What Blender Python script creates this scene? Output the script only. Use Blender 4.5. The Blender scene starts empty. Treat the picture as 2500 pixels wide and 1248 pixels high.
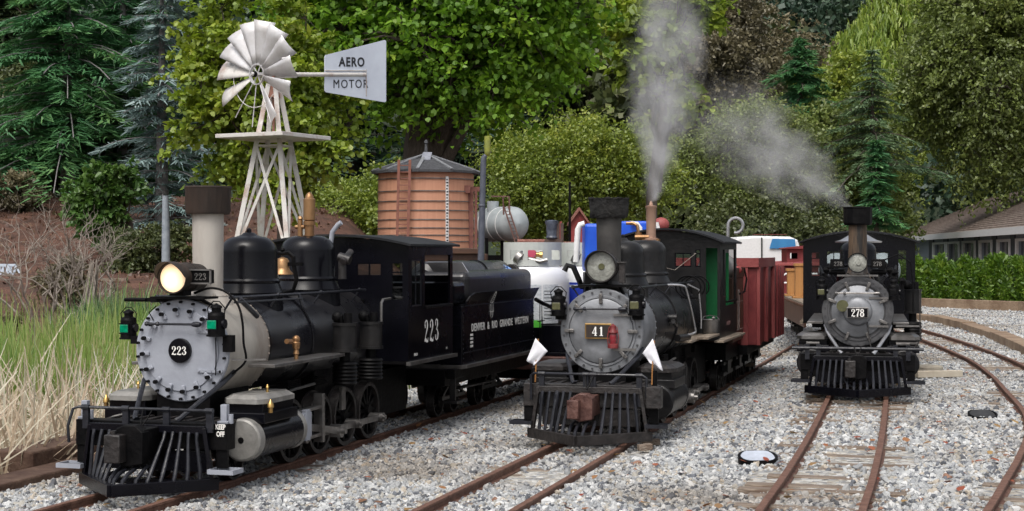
import bpy, math, random
import numpy as np
from mathutils import Vector, Matrix

SC = bpy.context.scene
# ------------------------------------------------ camera, sky, sun, exposure
F, CX, CY, CH = 3800.0, 1250.0, 615.0, 0.53      # focal in photo pixels, principal column, horizon row, eye height
cd = bpy.data.cameras.new("camera"); cam = bpy.data.objects.new("camera", cd); SC.collection.objects.link(cam)
cam.location = (0, 0, CH); cam.rotation_euler = (math.radians(90), 0, 0)
cd.sensor_width = 36.0; cd.lens = 36.0 * F / 2500.0
cd.shift_y = -(624.0 - CY) / 2500.0
cd.clip_start = 0.05; cd.clip_end = 600
SC.camera = cam
SUN_EL, SUN_AZ = 58, 200
w = bpy.data.worlds.new("World"); SC.world = w; w.use_nodes = True
nt = w.node_tree; bg = nt.nodes["Background"]
sky = nt.nodes.new("ShaderNodeTexSky"); sky.sky_type = 'NISHITA'; sky.sun_disc = False
sky.sun_elevation = math.radians(SUN_EL); sky.sun_rotation = math.radians(SUN_AZ)
sky.air_density = 1.0; sky.dust_density = 6.0; sky.ozone_density = 1.0
hs = nt.nodes.new("ShaderNodeHueSaturation"); hs.inputs['Saturation'].default_value = 0.35
nt.links.new(sky.outputs[0], hs.inputs['Color']); nt.links.new(hs.outputs[0], bg.inputs[0])
bg.inputs[1].default_value = 0.15
sl = bpy.data.lights.new("sun", 'SUN'); so = bpy.data.objects.new("sun", sl); SC.collection.objects.link(so)
sl.energy = 1.1; sl.angle = math.radians(28); sl.color = (1, .96, .9)
az = math.radians(SUN_AZ); el = math.radians(SUN_EL)
sd = Vector((math.sin(az) * math.cos(el), math.cos(az) * math.cos(el), math.sin(el)))
so.rotation_euler = sd.to_track_quat('Z', 'Y').to_euler(); so.location = (0, 0, 20)
SC.view_settings.view_transform = 'Standard'; SC.view_settings.look = 'None'
SC.view_settings.exposure = 0.25; SC.view_settings.gamma = 1
SC.cycles.max_bounces = 8; SC.cycles.volume_bounces = 1; SC.cycles.transparent_max_bounces = 12
SC.cycles.use_denoising = True
try: SC.cycles.volume_step_rate = 2.0
except Exception: pass

rnd = random.Random(7)
# ------------------------------------------------ helpers
def at(x, y, Y):
    """a place seen at photo pixel (x, y), Y metres away"""
    return Vector(((x - CX) / F * Y, Y, CH - (y - CY) / F * Y))

class MB:
    def __init__(s): s.v = []; s.f = []; s.s = []
    def add(s, vs, fs, sm=False):
        b = len(s.v); s.v += [tuple(v) for v in vs]; s.f += [tuple(i + b for i in f) for f in fs]; s.s += [sm] * len(fs); return s
    def box(s, x0, x1, y0, y1, z0, z1, M=None):
        vs = [Vector(p) for p in ((x0,y0,z0),(x1,y0,z0),(x1,y1,z0),(x0,y1,z0),(x0,y0,z1),(x1,y0,z1),(x1,y1,z1),(x0,y1,z1))]
        if M: vs = [M @ p for p in vs]
        return s.add(vs, [(0,3,2,1),(4,5,6,7),(0,1,5,4),(1,2,6,5),(2,3,7,6),(3,0,4,7)])
    def bar(s, p0, p1, wd, th, up=(0,0,1)):
        """a straight bar of rectangular section between two points"""
        p0 = Vector(p0); p1 = Vector(p1); d = (p1 - p0); L = d.length; d.normalize()
        u = Vector(up); a = d.cross(u)
        if a.length < 1e-4: a = d.cross(Vector((1,0,0)))
        a.normalize(); b = a.cross(d)
        M = Matrix((( a.x, d.x, b.x, p0.x),(a.y, d.y, b.y, p0.y),(a.z, d.z, b.z, p0.z),(0,0,0,1)))
        return s.box(-wd/2, wd/2, 0, L, -th/2, th/2, M)
    def lathe(s, o, ax, prof, n=28, sm=True, caps=True):
        """prof: list of (distance along axis, radius)"""
        o = Vector(o); ax = Vector(ax).normalized(); a = ax.orthogonal().normalized(); b = ax.cross(a)
        vs = []; fs = []
        for t, r in prof:
            for k in range(n):
                th = 2*math.pi*k/n; vs.append(o + ax*t + (a*math.cos(th) + b*math.sin(th))*r)
        m = len(prof)
        for i in range(m-1):
            for k in range(n):
                k2 = (k+1) % n; fs.append((i*n+k, i*n+k2, (i+1)*n+k2, (i+1)*n+k))
        s.add(vs, fs, sm)
        if caps:
            if prof[0][1] > 1e-5: s.add(vs[:n], [tuple(range(n))[::-1]])
            if prof[-1][1] > 1e-5: s.add(vs[-n:], [tuple(range(n))])
        return s
    def cyl(s, p0, p1, r0, r1=None, n=20, caps=True):
        p0 = Vector(p0); p1 = Vector(p1); r1 = r0 if r1 is None else r1
        return s.lathe(p0, p1-p0, [(0,r0),((p1-p0).length,r1)], n, True, caps)
    def tube(s, pts, r, n=8):
        pts = [Vector(p) for p in pts]; m = len(pts)
        rs = r if isinstance(r, (list, tuple)) else [r]*m
        vs = []; fs = []; prev = None
        for i, p in enumerate(pts):
            d = (pts[min(i+1,m-1)] - pts[max(i-1,0)]).normalized()
            if prev is None: a = d.orthogonal().normalized()
            else:
                a = prev - d*prev.dot(d)
                a = a.normalized() if a.length > 1e-5 else d.orthogonal().normalized()
            prev = a; b = d.cross(a)
            for k in range(n):
                th = 2*math.pi*k/n; vs.append(p + (a*math.cos(th)+b*math.sin(th))*rs[i])
        for i in range(m-1):
            for k in range(n):
                k2 = (k+1)%n; fs.append((i*n+k, i*n+k2, (i+1)*n+k2, (i+1)*n+k))
        s.add(vs, fs, True); s.add(vs[:n], [tuple(range(n))[::-1]]); s.add(vs[-n:], [tuple(range(n))]); return s
    def prism(s, poly, fn, t0, t1, sm=False):
        """poly of (a,b); fn(a,b,t) -> point"""
        n = len(poly); vs = [fn(a,b,t0) for a,b in poly] + [fn(a,b,t1) for a,b in poly]
        fs = [tuple(range(n))[::-1], tuple(range(n,2*n))] + [(k,(k+1)%n,(k+1)%n+n,k+n) for k in range(n)]
        return s.add(vs, fs, sm)
    def ball(s, c, r, n=12, sc=(1,1,1)):
        c = Vector(c); vs = []; fs = []; m = n//2+1
        for i in range(m):
            ph = math.pi*i/(m-1)
            for k in range(n):
                th = 2*math.pi*k/n
                vs.append(c + Vector((math.sin(ph)*math.cos(th)*r*sc[0], math.sin(ph)*math.sin(th)*r*sc[1], math.cos(ph)*r*sc[2])))
        for i in range(m-1):
            for k in range(n):
                k2=(k+1)%n; fs.append((i*n+k,(i+1)*n+k,(i+1)*n+k2,i*n+k2))
        return s.add(vs, fs, True)
    def build(s, name, mat, parent=None, bevel=0, loc=None):
        me = bpy.data.meshes.new(name); me.from_pydata(s.v, [], s.f); me.validate()
        if len(me.polygons) == len(s.s): me.polygons.foreach_set('use_smooth', s.s)
        me.materials.append(mat); me.update()
        if any(s.s): me.set_sharp_from_angle(angle=math.radians(38))
        o = bpy.data.objects.new(name, me); SC.collection.objects.link(o)
        if parent: o.parent = parent
        if loc: o.location = loc
        if bevel:
            m = o.modifiers.new('bevel', 'BEVEL'); m.width = bevel; m.segments = 2; m.limit_method = 'ANGLE'; m.angle_limit = math.radians(50)
        return o

def tag(o, label=None, cat=None, group=None, kind=None):
    if label: o['label'] = label
    if cat: o['category'] = cat
    if group: o['group'] = group
    if kind: o['kind'] = kind
    return o
def thing(name, label, cat, loc=(0,0,0), rz=0, group=None):
    o = bpy.data.objects.new(name, None); SC.collection.objects.link(o); o.empty_display_size = .1
    o.location = loc; o.rotation_euler = (0,0,rz); return tag(o, label, cat, group)
def copy_tree(o, parent=None):
    c = o.copy(); SC.collection.objects.link(c); c.parent = parent
    for ch in list(o.children): copy_tree(ch, c)
    return c
def fastmesh(name, V, nper, mat, var=None, parent=None, quads=None, smooth=False, loc=None):
    """V: (N*nper,3) vertices of N separate faces"""
    N = len(V)//nper; me = bpy.data.meshes.new(name)
    me.vertices.add(len(V)); me.vertices.foreach_set('co', np.asarray(V, dtype=np.float32).ravel())
    me.loops.add(len(V)); me.loops.foreach_set('vertex_index', np.arange(len(V), dtype=np.int32))
    me.polygons.add(N); me.polygons.foreach_set('loop_start', np.arange(0, len(V), nper, dtype=np.int32))
    try: me.polygons.foreach_set('loop_total', np.full(N, nper, dtype=np.int32))
    except Exception: pass
    me.update(calc_edges=True)
    if var is not None:
        at_ = me.attributes.new('var', 'FLOAT', 'FACE'); at_.data.foreach_set('value', np.asarray(var, dtype=np.float32))
    me.materials.append(mat)
    o = bpy.data.objects.new(name, me); SC.collection.objects.link(o)
    if parent: o.parent = parent
    if loc is not None: o.location = loc
    return o

# ------------------------------------------------ materials
def mat(name, c1, c2=None, scale=6, rough=.5, metal=0, bump=0, bscale=60, lo=.35, hi=.65, stretch=None, rough2=None, spec=None):
    m = bpy.data.materials.new(name); m.use_nodes = True; t = m.node_tree; n = t.nodes; l = t.links
    b = n['Principled BSDF']; b.inputs['Roughness'].default_value = rough; b.inputs['Metallic'].default_value = metal
    if spec is not None: b.inputs['Specular IOR Level'].default_value = spec
    b.inputs['Base Color'].default_value = (*c1, 1)
    tc = n.new('ShaderNodeTexCoord'); vec = tc.outputs['Object']
    if stretch:
        mp = n.new('ShaderNodeMapping'); mp.inputs['Scale'].default_value = stretch; l.new(vec, mp.inputs[0]); vec = mp.outputs[0]
    if c2:
        no = n.new('ShaderNodeTexNoise'); no.inputs['Scale'].default_value = scale; no.inputs['Detail'].default_value = 6; no.inputs['Roughness'].default_value = .65
        l.new(vec, no.inputs['Vector'])
        r = n.new('ShaderNodeValToRGB'); r.color_ramp.elements[0].position = lo; r.color_ramp.elements[1].position = hi
        r.color_ramp.elements[0].color = (*c1, 1); r.color_ramp.elements[1].color = (*c2, 1)
        l.new(no.outputs[0], r.inputs[0]); l.new(r.outputs[0], b.inputs['Base Color'])
        if rough2 is not None:
            mr = n.new('ShaderNodeMapRange'); mr.inputs[1].default_value = lo; mr.inputs[2].default_value = hi
            mr.inputs[3].default_value = rough; mr.inputs[4].default_value = rough2
            l.new(no.outputs[0], mr.inputs[0]); l.new(mr.outputs[0], b.inputs['Roughness'])
    if bump:
        nb = n.new('ShaderNodeTexNoise'); nb.inputs['Scale'].default_value = bscale; nb.inputs['Detail'].default_value = 4
        l.new(vec, nb.inputs['Vector'])
        bu = n.new('ShaderNodeBump'); bu.inputs['Strength'].default_value = bump; bu.inputs['Distance'].default_value = .01
        l.new(nb.outputs[0], bu.inputs['Height']); l.new(bu.outputs[0], b.inputs['Normal'])
    return m
def leafmat(name, cols, trans=.35, attr='var', typ='GEOMETRY', rough=.55, gloss=.06):
    m = bpy.data.materials.new(name); m.use_nodes = True; t = m.node_tree; n = t.nodes; l = t.links; n.clear()
    out = n.new('ShaderNodeOutputMaterial'); a = n.new('ShaderNodeAttribute'); a.attribute_name = attr; a.attribute_type = typ
    r = n.new('ShaderNodeValToRGB'); e = r.color_ramp.elements
    while len(e) < len(cols): e.new(.5)
    for i, c in enumerate(cols): e[i].position = i/(len(cols)-1); e[i].color = (*c, 1)
    l.new(a.outputs['Fac'], r.inputs[0])
    d = n.new('ShaderNodeBsdfDiffuse'); tr = n.new('ShaderNodeBsdfTranslucent'); g = n.new('ShaderNodeBsdfGlossy'); g.inputs['Roughness'].default_value = rough
    l.new(r.outputs[0], d.inputs[0]); l.new(r.outputs[0], tr.inputs[0])
    mx = n.new('ShaderNodeMixShader'); mx.inputs[0].default_value = trans; l.new(d.outputs[0], mx.inputs[1]); l.new(tr.outputs[0], mx.inputs[2])
    m2 = n.new('ShaderNodeMixShader'); m2.inputs[0].default_value = gloss; l.new(mx.outputs[0], m2.inputs[1]); l.new(g.outputs[0], m2.inputs[2])
    l.new(m2.outputs[0], out.inputs[0]); return m

K = {}
K['black'] = mat('black_paint', (.002,.002,.0035), (.004,.004,.007), 5, .22, 0, .02, 40, rough2=.30, spec=.28)
K['boiler'] = mat('boiler_paint', (.008,.008,.011), (.034,.032,.032), 7, .27, 0, .05, 30, lo=.42, hi=.85, rough2=.5)
K['flat'] = mat('flat_black', (.002,.002,.0025), (.006,.0055,.006), 20, .5, 0, .2, 60, spec=.12)
K['slat'] = mat('slat_paint', (.010,.011,.015), (.026,.027,.034), 30, .30, 0, .15, 60, spec=.4)
K['worn'] = mat('worn_black', (.010,.009,.009), (.032,.027,.026), 25, .45, 0, .3, 70)
K['silver'] = mat('silver_paint', (.35,.37,.42), (.27,.285,.33), 9, .5, .1, .1, 60, lo=.45, hi=.75)
K['cream'] = mat('weathered_jacket', (.46,.43,.38), (.24,.20,.17), 7, .5, .15, .25, 30, lo=.42, hi=.72, stretch=(1,1,.35))
K['graph'] = mat('graphite', (.15,.155,.165), (.30,.31,.33), 9, .42, .5, .12, 50, rough2=.6)
K['graphd'] = mat('graphite_dark', (.05,.05,.055), (.12,.12,.125), 12, .38, .4, .1, 50)
K['steel'] = mat('worn_steel', (.30,.29,.28), (.16,.15,.145), 14, .38, .85, .1, 50)
K['bright'] = mat('bright_steel', (.62,.62,.64), (.42,.42,.43), 10, .28, .8)
K['brass'] = mat('brass', (.60,.40,.14), (.36,.2,.07), 20, .3, .9)
K['bronze'] = mat('bronze', (.42,.25,.12), (.28,.15,.07), 16, .4, .7)
K['rust'] = mat('rusty_rail', (.10,.045,.03), (.19,.10,.07), 40, .7, .1, .4, 120)
K['railtop'] = mat('rail_top', (.17,.10,.075), (.26,.17,.14), 30, .45, .4, .1, 120)
K['stackA'] = mat('stack_pale', (.44,.41,.37), (.24,.20,.17), 9, .75, 0, .2, 50, lo=.45, hi=.8, stretch=(1,1,.3))
K['sootbrown'] = mat('sooty_brown', (.012,.011,.010), (.055,.034,.024), 12, .75, 0, .4, 60, stretch=(1,1,.25))
K['soot'] = mat('soot', (.006,.006,.006), (.014,.013,.012), 20, .9, 0, .8, 60)
K['stackB'] = mat('stack_grey', (.035,.033,.032), (.07,.066,.062), 9, .5, .2, .15, 50)
K['stackC'] = mat('stack_streaked', (.018,.015,.013), (.19,.12,.07), 34, .6, .1, .3, 60, lo=.45, hi=.7, stretch=(1,1,.1))
K['white'] = mat('white_paint', (.80,.80,.80), (.72,.72,.72), 20, .5)
K['cloth'] = mat('white_cloth', (.82,.82,.86), (.70,.70,.76), 8, .85, 0, .2, 40)
K['red'] = mat('red_paint', (.20,.022,.02), (.30,.05,.045), 12, .5, 0, .15, 60)
K['oxide'] = mat('oxide_red', (.13,.012,.015), (.21,.032,.032), 10, .55, 0, .2, 60)
K['oxide2'] = mat('oxide_red_faded', (.21,.032,.032), (.30,.07,.065), 6, .6, 0, .2, 60)
K['brownpaint'] = mat('brown_paint', (.055,.026,.016), (.10,.05,.03), 10, .45)
K['green'] = mat('green_paint', (.005,.14,.04), (.01,.20,.06), 10, .45)
K['blue'] = mat('blue_plastic', (.01,.07,.55), (.02,.12,.70), 6, .35, 0, .1, 20)
K['wood'] = mat('weathered_wood', (.30,.25,.19), (.16,.12,.09), 10, .8, 0, .5, 80, stretch=(6,.6,6))
K['woodnew'] = mat('yellow_timber', (.42,.20,.06), (.32,.14,.04), 8, .6, 0, .3, 80, stretch=(4,4,.6))
K['tie'] = mat('sleeper_wood', (.30,.25,.20), (.13,.085,.06), 22, .9, 0, .7, 90, stretch=(.4,6,3))
K['beamwood'] = mat('landscape_timber', (.05,.022,.014), (.13,.08,.055), 9, .85, 0, .6, 60)
K['glass'] = mat('dark_glass', (.05,.055,.06), None, rough=.08)
K['lens'] = mat('lamp_glass', (.36,.37,.33), (.20,.20,.18), 60, .12, 0, .3, 120)
K['greenlens'] = mat('green_lens', (.0,.16,.08), (.0,.32,.16), 50, .1)
K['olivelens'] = mat('dull_lens', (.07,.07,.035), (.12,.12,.06), 50, .2)
K['tank'] = mat('tank_orange', (.56,.29,.185), (.49,.235,.15), 4, .7, 0, .1, 40, stretch=(8,8,.5))
K['shingle'] = mat('shingle_dark', (.035,.036,.042), (.075,.077,.085), 30, .8, 0, .6, 90)
K['concrete'] = mat('concrete', (.42,.38,.30), (.30,.26,.21), 12, .9, 0, .4, 60)
K['mill'] = mat('galvanised', (.68,.68,.70), (.52,.50,.49), 9, .5, .25, .05, 40)
K['millw'] = mat('mill_white_paint', (.62,.60,.57), (.36,.24,.19), 10, .65, 0, .2, 60, lo=.5, hi=.75)
K['millred'] = mat('rusty_top', (.22,.10,.07), (.33,.17,.12), 20, .8)
K['black_txt'] = mat('black_lettering', (.02,.02,.025))
K['white_txt'] = mat('white_lettering', (.86,.84,.80))
K['dirtysilver'] = mat('tank_silver', (.48,.52,.54), (.36,.40,.42), 7, .5, .2)
K['bark'] = mat('bark', (.045,.035,.028), (.10,.08,.065), 14, .9, 0, .8, 30, stretch=(3,3,.5))
K['barkpale'] = mat('dead_wood', (.34,.30,.26), (.20,.17,.14), 16, .9, 0, .6, 60)
K['barkgrey'] = mat('grey_bark', (.13,.12,.12), (.22,.21,.21), 16, .9, 0, .6, 30)
def emis(name, col, st, c2=None):
    m = mat(name, col, rough=.1); b = m.node_tree.nodes['Principled BSDF']
    b.inputs['Emission Color'].default_value = (*col,1); b.inputs['Emission Strength'].default_value = st; return m
K['headgrey'] = mat('grey_casting', (.33,.32,.30), (.17,.165,.155), 16, .5, .25, .15, 60)
K['lit'] = emis('lit_lens', (1.0,.80,.52), 1.2)
def _glow():
    t=K['lit'].node_tree; n=t.nodes; l=t.links; b=n['Principled BSDF']; tc=n.new('ShaderNodeTexCoord'); v=n.new('ShaderNodeVectorMath'); v.operation='DISTANCE'; v.inputs[1].default_value=(-.006,-.058,.512)
    l.new(tc.outputs['Object'],v.inputs[0]); r=n.new('ShaderNodeValToRGB'); e=r.color_ramp.elements; e[0].position=.15; e[0].color=(1,.92,.75,1); e[1].position=1; e[1].color=(.30,.20,.13,1); q=e.new(.62); q.color=(.95,.66,.38,1)
    m=n.new('ShaderNodeMath'); m.operation='MULTIPLY'; m.inputs[1].default_value=26; l.new(v.outputs['Value'],m.inputs[0]); l.new(m.outputs[0],r.inputs[0]); l.new(r.outputs[0],b.inputs['Emission Color'])
_glow()

# lettering ------------------------------------------------
def frame(o, xa, up):
    xa = Vector(xa).normalized(); up = Vector(up).normalized(); nn = xa.cross(up)
    return Matrix(((xa.x,up.x,nn.x,o[0]),(xa.y,up.y,nn.y,o[1]),(xa.z,up.z,nn.z,o[2]),(0,0,0,1)))
def text(name, body, size, m, parent, M, squeeze=1, bold=0, spacing=1):
    c = bpy.data.curves.new('lettering','FONT'); c.body = body; c.size = size; c.align_x='CENTER'; c.align_y='CENTER'
    c.offset = bold; c.extrude = size*.01; c.resolution_u = 3; c.space_character = spacing
    o = bpy.data.objects.new('lettering', c); SC.collection.objects.link(o)
    dg = bpy.context.evaluated_depsgraph_get(); dg.update()
    me = bpy.data.meshes.new_from_object(o.evaluated_get(dg)); bpy.data.objects.remove(o); bpy.data.curves.remove(c)
    me.name = name; me.transform(M @ Matrix.Diagonal((squeeze,1,1,1))); me.materials.clear(); me.materials.append(m)
    ob = bpy.data.objects.new(name, me); SC.collection.objects.link(ob); ob.parent = parent; return ob
def EL(cx, cy, rx, ry, a0, a1, n=14): return [(cx+rx*math.cos(math.radians(a0+(a1-a0)*i/n)), cy+ry*math.sin(math.radians(a0+(a1-a0)*i/n))) for i in range(n+1)]
GL = {
 '2': [([(.14,1.12),(.2,1.36),(.44,1.5),(.68,1.4),(.76,1.15),(.62,.85),(.35,.5),(.12,.14)],[.12,.14,.1,.18,.26,.2,.11,.1]), ([(.08,.14),(.35,.2),(.6,.09),(.84,.1),(.88,.32)],[.16,.24,.2,.16,.08]), ([(.12,1.1),(.3,1.1)],[.24,.24])],
 '3': [([(.16,1.22),(.25,1.42),(.45,1.5),(.66,1.38),(.68,1.12),(.5,.88),(.36,.84)],[.12,.12,.1,.2,.22,.12,.08]), ([(.36,.82),(.62,.75),(.78,.5),(.68,.2),(.42,.08),(.2,.18),(.14,.38)],[.08,.14,.26,.2,.1,.12,.12]), ([(.12,1.18),(.3,1.18)],[.22,.22]), ([(.12,.36),(.3,.36)],[.22,.22])],
 '4': [([(.6,1.5),(.1,.5)],[.1,.1]), ([(.04,.46),(.92,.46)],[.12,.12]), ([(.64,1.54),(.64,.08)],[.24,.24]), ([(.42,.06),(.88,.06)],[.1,.1])],
 '1': [([(.45,1.54),(.45,.08)],[.26,.26]), ([(.18,1.28),(.42,1.46)],[.12,.12]), ([(.14,.06),(.76,.06)],[.12,.12])],
 '7': [([(.1,1.42),(.9,1.42)],[.22,.22]), ([(.14,1.5),(.14,1.12)],[.1,.06]), ([(.84,1.38),(.6,.9),(.45,.45),(.42,.03)],[.1,.18,.26,.28])],
 '8': [(EL(.46,1.17,.27,.3,90,450,20), [.12+.12*abs(math.cos(math.pi*2*i/20+math.pi/2)) for i in range(21)]), (EL(.46,.45,.33,.38,90,450,20), [.12+.14*abs(math.cos(math.pi*2*i/20+math.pi/2)) for i in range(21)])],
}
def numerals(name, s, h, m, parent, M, pitch=1.0, wsc=1.0, stencil=False):
    """serif numerals of cap height h centred on the frame M"""
    mb = MB(); k = h/1.56; tot = pitch*len(s); lay = 0
    for i, ch in enumerate(s):
        ox = (-tot/2 + i*pitch + (pitch-.9)/2)*wsc; bo = 1.15
        for pts, ws in GL[ch]:
            lay += 1; vs = []; fs = []; n = len(pts); z = .0002 + lay*.00005
            for j,(a,b) in enumerate(pts):
                p = Vector(pts[max(j-1,0)]); q = Vector(pts[min(j+1,n-1)]); d = (q-p).normalized(); nn = Vector((-d.y,d.x))
                for sg in (1,-1):
                    x = (a*wsc + nn.x*sg*ws[j]*bo/2*wsc + ox)*k; y = (b + nn.y*sg*ws[j]/2 - .78)*k
                    vs.append(M @ Vector((x,y,z)))
            for j in range(n-1): fs.append((2*j,2*j+1,2*j+3,2*j+2))
            mb.add(vs, fs)
    return mb.build(name, m, parent)

def sm(pts, k=5):
    P = [Vector(p) for p in pts]; P = [2*P[0]-P[1]] + P + [2*P[-1]-P[-2]]; out=[]
    for i in range(1,len(P)-2):
        a,b,c,d=P[i-1],P[i],P[i+1],P[i+2]
        for j in range(k):
            t=j/k; out.append(.5*((2*b)+(c-a)*t+(2*a-5*b+4*c-d)*t*t+(3*b-a-3*c+d)*t**3))
    out.append(P[-2]); return out
def arc(c, r, a0, a1, n, pl):
    """points of an arc; pl(x,y)->3D"""
    return [pl(c[0]+r*math.cos(math.radians(a0+(a1-a0)*i/n)), c[1]+r*math.sin(math.radians(a0+(a1-a0)*i/n))) for i in range(n+1)]
def sheet_holes(mb, a0, a1, b0, b1, holes, fn, t0, t1):
    """a rectangular panel with rectangular holes, as boxes; fn maps (a,b,t)->point"""
    A = sorted({a0,a1,*[h[0] for h in holes],*[h[1] for h in holes]}); B = sorted({b0,b1,*[h[2] for h in holes],*[h[3] for h in holes]})
    for i in range(len(A)-1):
        j = 0
        while j < len(B)-1:
            ca = (A[i]+A[i+1])/2
            def hole(jj): cb=(B[jj]+B[jj+1])/2; return any(h[0]<ca<h[1] and h[2]<cb<h[3] for h in holes)
            if hole(j): j += 1; continue
            k = j
            while k+1 < len(B)-1 and not hole(k+1): k += 1
            mb.prism([(A[i],B[j]),(A[i+1],B[j]),(A[i+1],B[k+1]),(A[i],B[k+1])], fn, t0, t1); j = k+1
    return mb
# ------------------------------------------------ locomotives (local frame: x to our right, y towards the back, z up from the rail head)
RAILZ = {'A': -.05, 'B': -.036, 'C': 0.0}
POSE = {'A': ((-.831, 3.934, RAILZ['A']), 16.5), 'B': ((.276, 4.77, RAILZ['B']), 15.75), 'C': ((1.299, 5.85, RAILZ['C']), 12.8)}
def side(u, out=1):  # panel mapping: a = y, b = z, t = outward
    return lambda a, b, t: Vector((u + out*t, a, b))
def front(v): return lambda a, b, t: Vector((a, v - t, b))

def wheel(parent, u, v, r, wdt, sg, spokes=10, hubr=.018):
    m = MB(); s = sg
    m.lathe((u,v,r), (s,0,0), [(-wdt/2-.006,r*1.07),(-wdt/2,r*1.07),(-wdt/2,r),(wdt/2,r*.99),(wdt/2,r*.86),(-wdt/2,r*.86)], 28, True, False)
    t = m.build('wheel', K['worn'], parent)
    h = MB(); h.cyl((u-s*wdt*.5,v,r),(u+s*wdt*.6,v,r), hubr, None, 14)
    for k in range(spokes):
        a = 2*math.pi*k/spokes; h.bar((u,v,r),(u,v+math.cos(a)*r*.9,r+math.sin(a)*r*.9), r*.12, wdt*.4, (1,0,0))
    h.build('spokes', K['flat'], t)
    return t

def lamp(parent, u, v, z, hgt, lensm, rot=0):
    """marker lamp: body, chimney cap, lens"""
    k = hgt
    m = MB(); m.cyl((u,v,z),(u,v,z+.62*k), .27*k, None, 18); m.cyl((u,v,z-.03*k),(u,v,z+.02*k), .31*k, None, 18)
    m.lathe((u,v,z+.62*k),(0,0,1),[(0,.27*k),(.08*k,.24*k),(.12*k,.15*k),(.22*k,.15*k),(.24*k,.19*k),(.30*k,.17*k),(.34*k,.08*k),(.38*k,.02*k)],18)
    b = m.build('marker_lamp', K['flat'], parent)
    l = MB(); l.box(u-.19*k,u+.13*k,v-.285*k,v-.20*k,z+.20*k,z+.48*k); l.build('lens', lensm, b, .15*k*.2)
    l = MB(); l.box(u-.22*k,u+.16*k,v-.275*k,v-.18*k,z+.16*k,z+.195*k); l.box(u-.22*k,u+.16*k,v-.275*k,v-.18*k,z+.485*k,z+.52*k); l.box(u+.135*k,u+.165*k,v-.275*k,v-.18*k,z+.196*k,z+.484*k)
    l.cyl((u+.24*k,v,z+.36*k),(u+.31*k,v,z+.36*k), .15*k); l.build('bezel', K['black'], b)
    h = MB(); h.tube([(u-.27*k,v,z+.6*k),(u-.3*k,v,z+.85*k),(u-.1*k,v,z+1.06*k),(u+.1*k,v,z+1.06*k),(u+.3*k,v,z+.85*k),(u+.27*k,v,z+.6*k)], .012*k+.0006, 5); h.build('bail', K['flat'], b)
    return b

def dome(parent, name, v, r, ztop, zb, mat_, lidr, flare=1.12):
    m = MB(); H = ztop - zb
    prof = [(0,r*flare+.006),(.012,r*flare),(.03,r*1.03),(.04,r*1.0)]
    zs = H*.72
    prof += [(zs, r*.985)]
    for i in range(1,9):
        a = i/8*math.pi/2; prof.append((zs+(H-zs)*math.sin(a), r*.42 + r*.565*math.cos(a)))
    prof.append((H, .001)); m.lathe((0,v,zb),(0,0,1),prof,36)
    m.lathe((0,v,zb+.026),(0,0,1),[(0,r*1.075),(.006,r*1.09),(.012,r*1.04)],36,True,False)
    # saddle flare down to the boiler
    m.lathe((0,v,zb-.05),(0,0,1),[(0,r*1.2),(.03,r*1.16),(.052,r*flare+.004)],36,True,False)
    d = m.build(name, mat_, parent)
    if lidr:
        l = MB(); l.lathe((0,v,ztop-.004),(0,0,1),[(0,lidr*1.15),(.004,lidr*1.1),(.008,lidr*.7),(.014,lidr*.5),(.016,lidr*.2),(.024,lidr*.22),(.028,.001)],24); l.build('lid', mat_, d)
    return d

def pilot(root, K1='black', zt=.10, hw=.165, tipv=-.345, vb=-.17, slat='slat', extra=True):
    """the cowcatcher: V shaped foot, slats and top bar"""
    m = MB(); ft = .0; fh = .028
    zb = .012
    for s in (-1,1):
        m.bar((s*(hw+.02),vb+.0,zb+fh/2),(s*.001,tipv,zb+fh/2),.016,fh)
        m.bar((s*(hw+.01),vb-.006,zb+.01),(s*hw*.93,vb-.010,zt+.005),.014,.010)
        m.bar((s*(hw-.03),vb-.02,.03),(s*.03,vb+.05,.06),.008,.01)
    m.bar((-hw*.95,vb-.008,zt-.0),(hw*.95,vb-.008,zt-.0),.016,.018); m.box(-hw*.9,hw*.9,vb+.012,vb+.018,.05,.10)
    m.bar((-hw*.9,vb+.03,.02),(hw*.9,vb+.03,.02),.02,.015)
    p = m.build('pilot', K[K1], root, .0012)
    # slats
    n = 14
    for i in range(n):
        f = -1 + 2*i/(n-1); u0 = f*hw*.84; u1 = f*hw*.90; v1 = vb + (tipv-vb)*(1-abs(u1)/(hw+.02)) + .012
        mid = abs(f) < .33
        m = MB()
        if mid:
            pts = [(u1*.8,vb-.035,.062),(u1*.9,vb-.065,.070),(u1,v1+.035,.058),(u1,v1+.010,.044),(u1,v1+.006,.030)]
        else:
            pts = [(u0,vb-.018,zt-.006),(u0+(u1-u0)*.12,vb-.022+(v1-vb)*.04,zt-.022),(u0+(u1-u0)*.9,vb+(v1-vb)*.86,.058),(u1,v1,.040),(u1,v1-.001,.030)]
        m.tube(pts, [.0048,.0040,.0052,.0048,.0045][:len(pts)], 8); m.build('slat', K[slat], p)
    return p

def coupler(root, z, v, mt, mt2, big=1.0):
    m = MB(); k = big
    m.box(-.034*k,.034*k, v+.10, v-.02, z-.034*k, z+.036*k)
    m.prism([(-.034*k,z+.036*k),(-.034*k,z-.036*k),(-.012*k,z-.05*k),(.034*k,z-.042*k),(.036*k,z+.03*k),(.018*k,z+.046*k),(-.012*k,z+.046*k)], front(v-.02), -.02, .012)
    m.box(-.018*k,.018*k,v+.10,v+.20,z-.02,z+.02)
    c = m.build('coupler', mt, root, .003)
    m = MB(); m.box(-.046*k,-.006*k,v-.062,v-.028,z-.038*k,z+.026*k); m.cyl((-.03*k,v-.045,z+.024*k),(-.03*k,v-.045,z+.034*k),.007)
    m.build('knuckle', mt2, c, .003)
    return c

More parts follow.
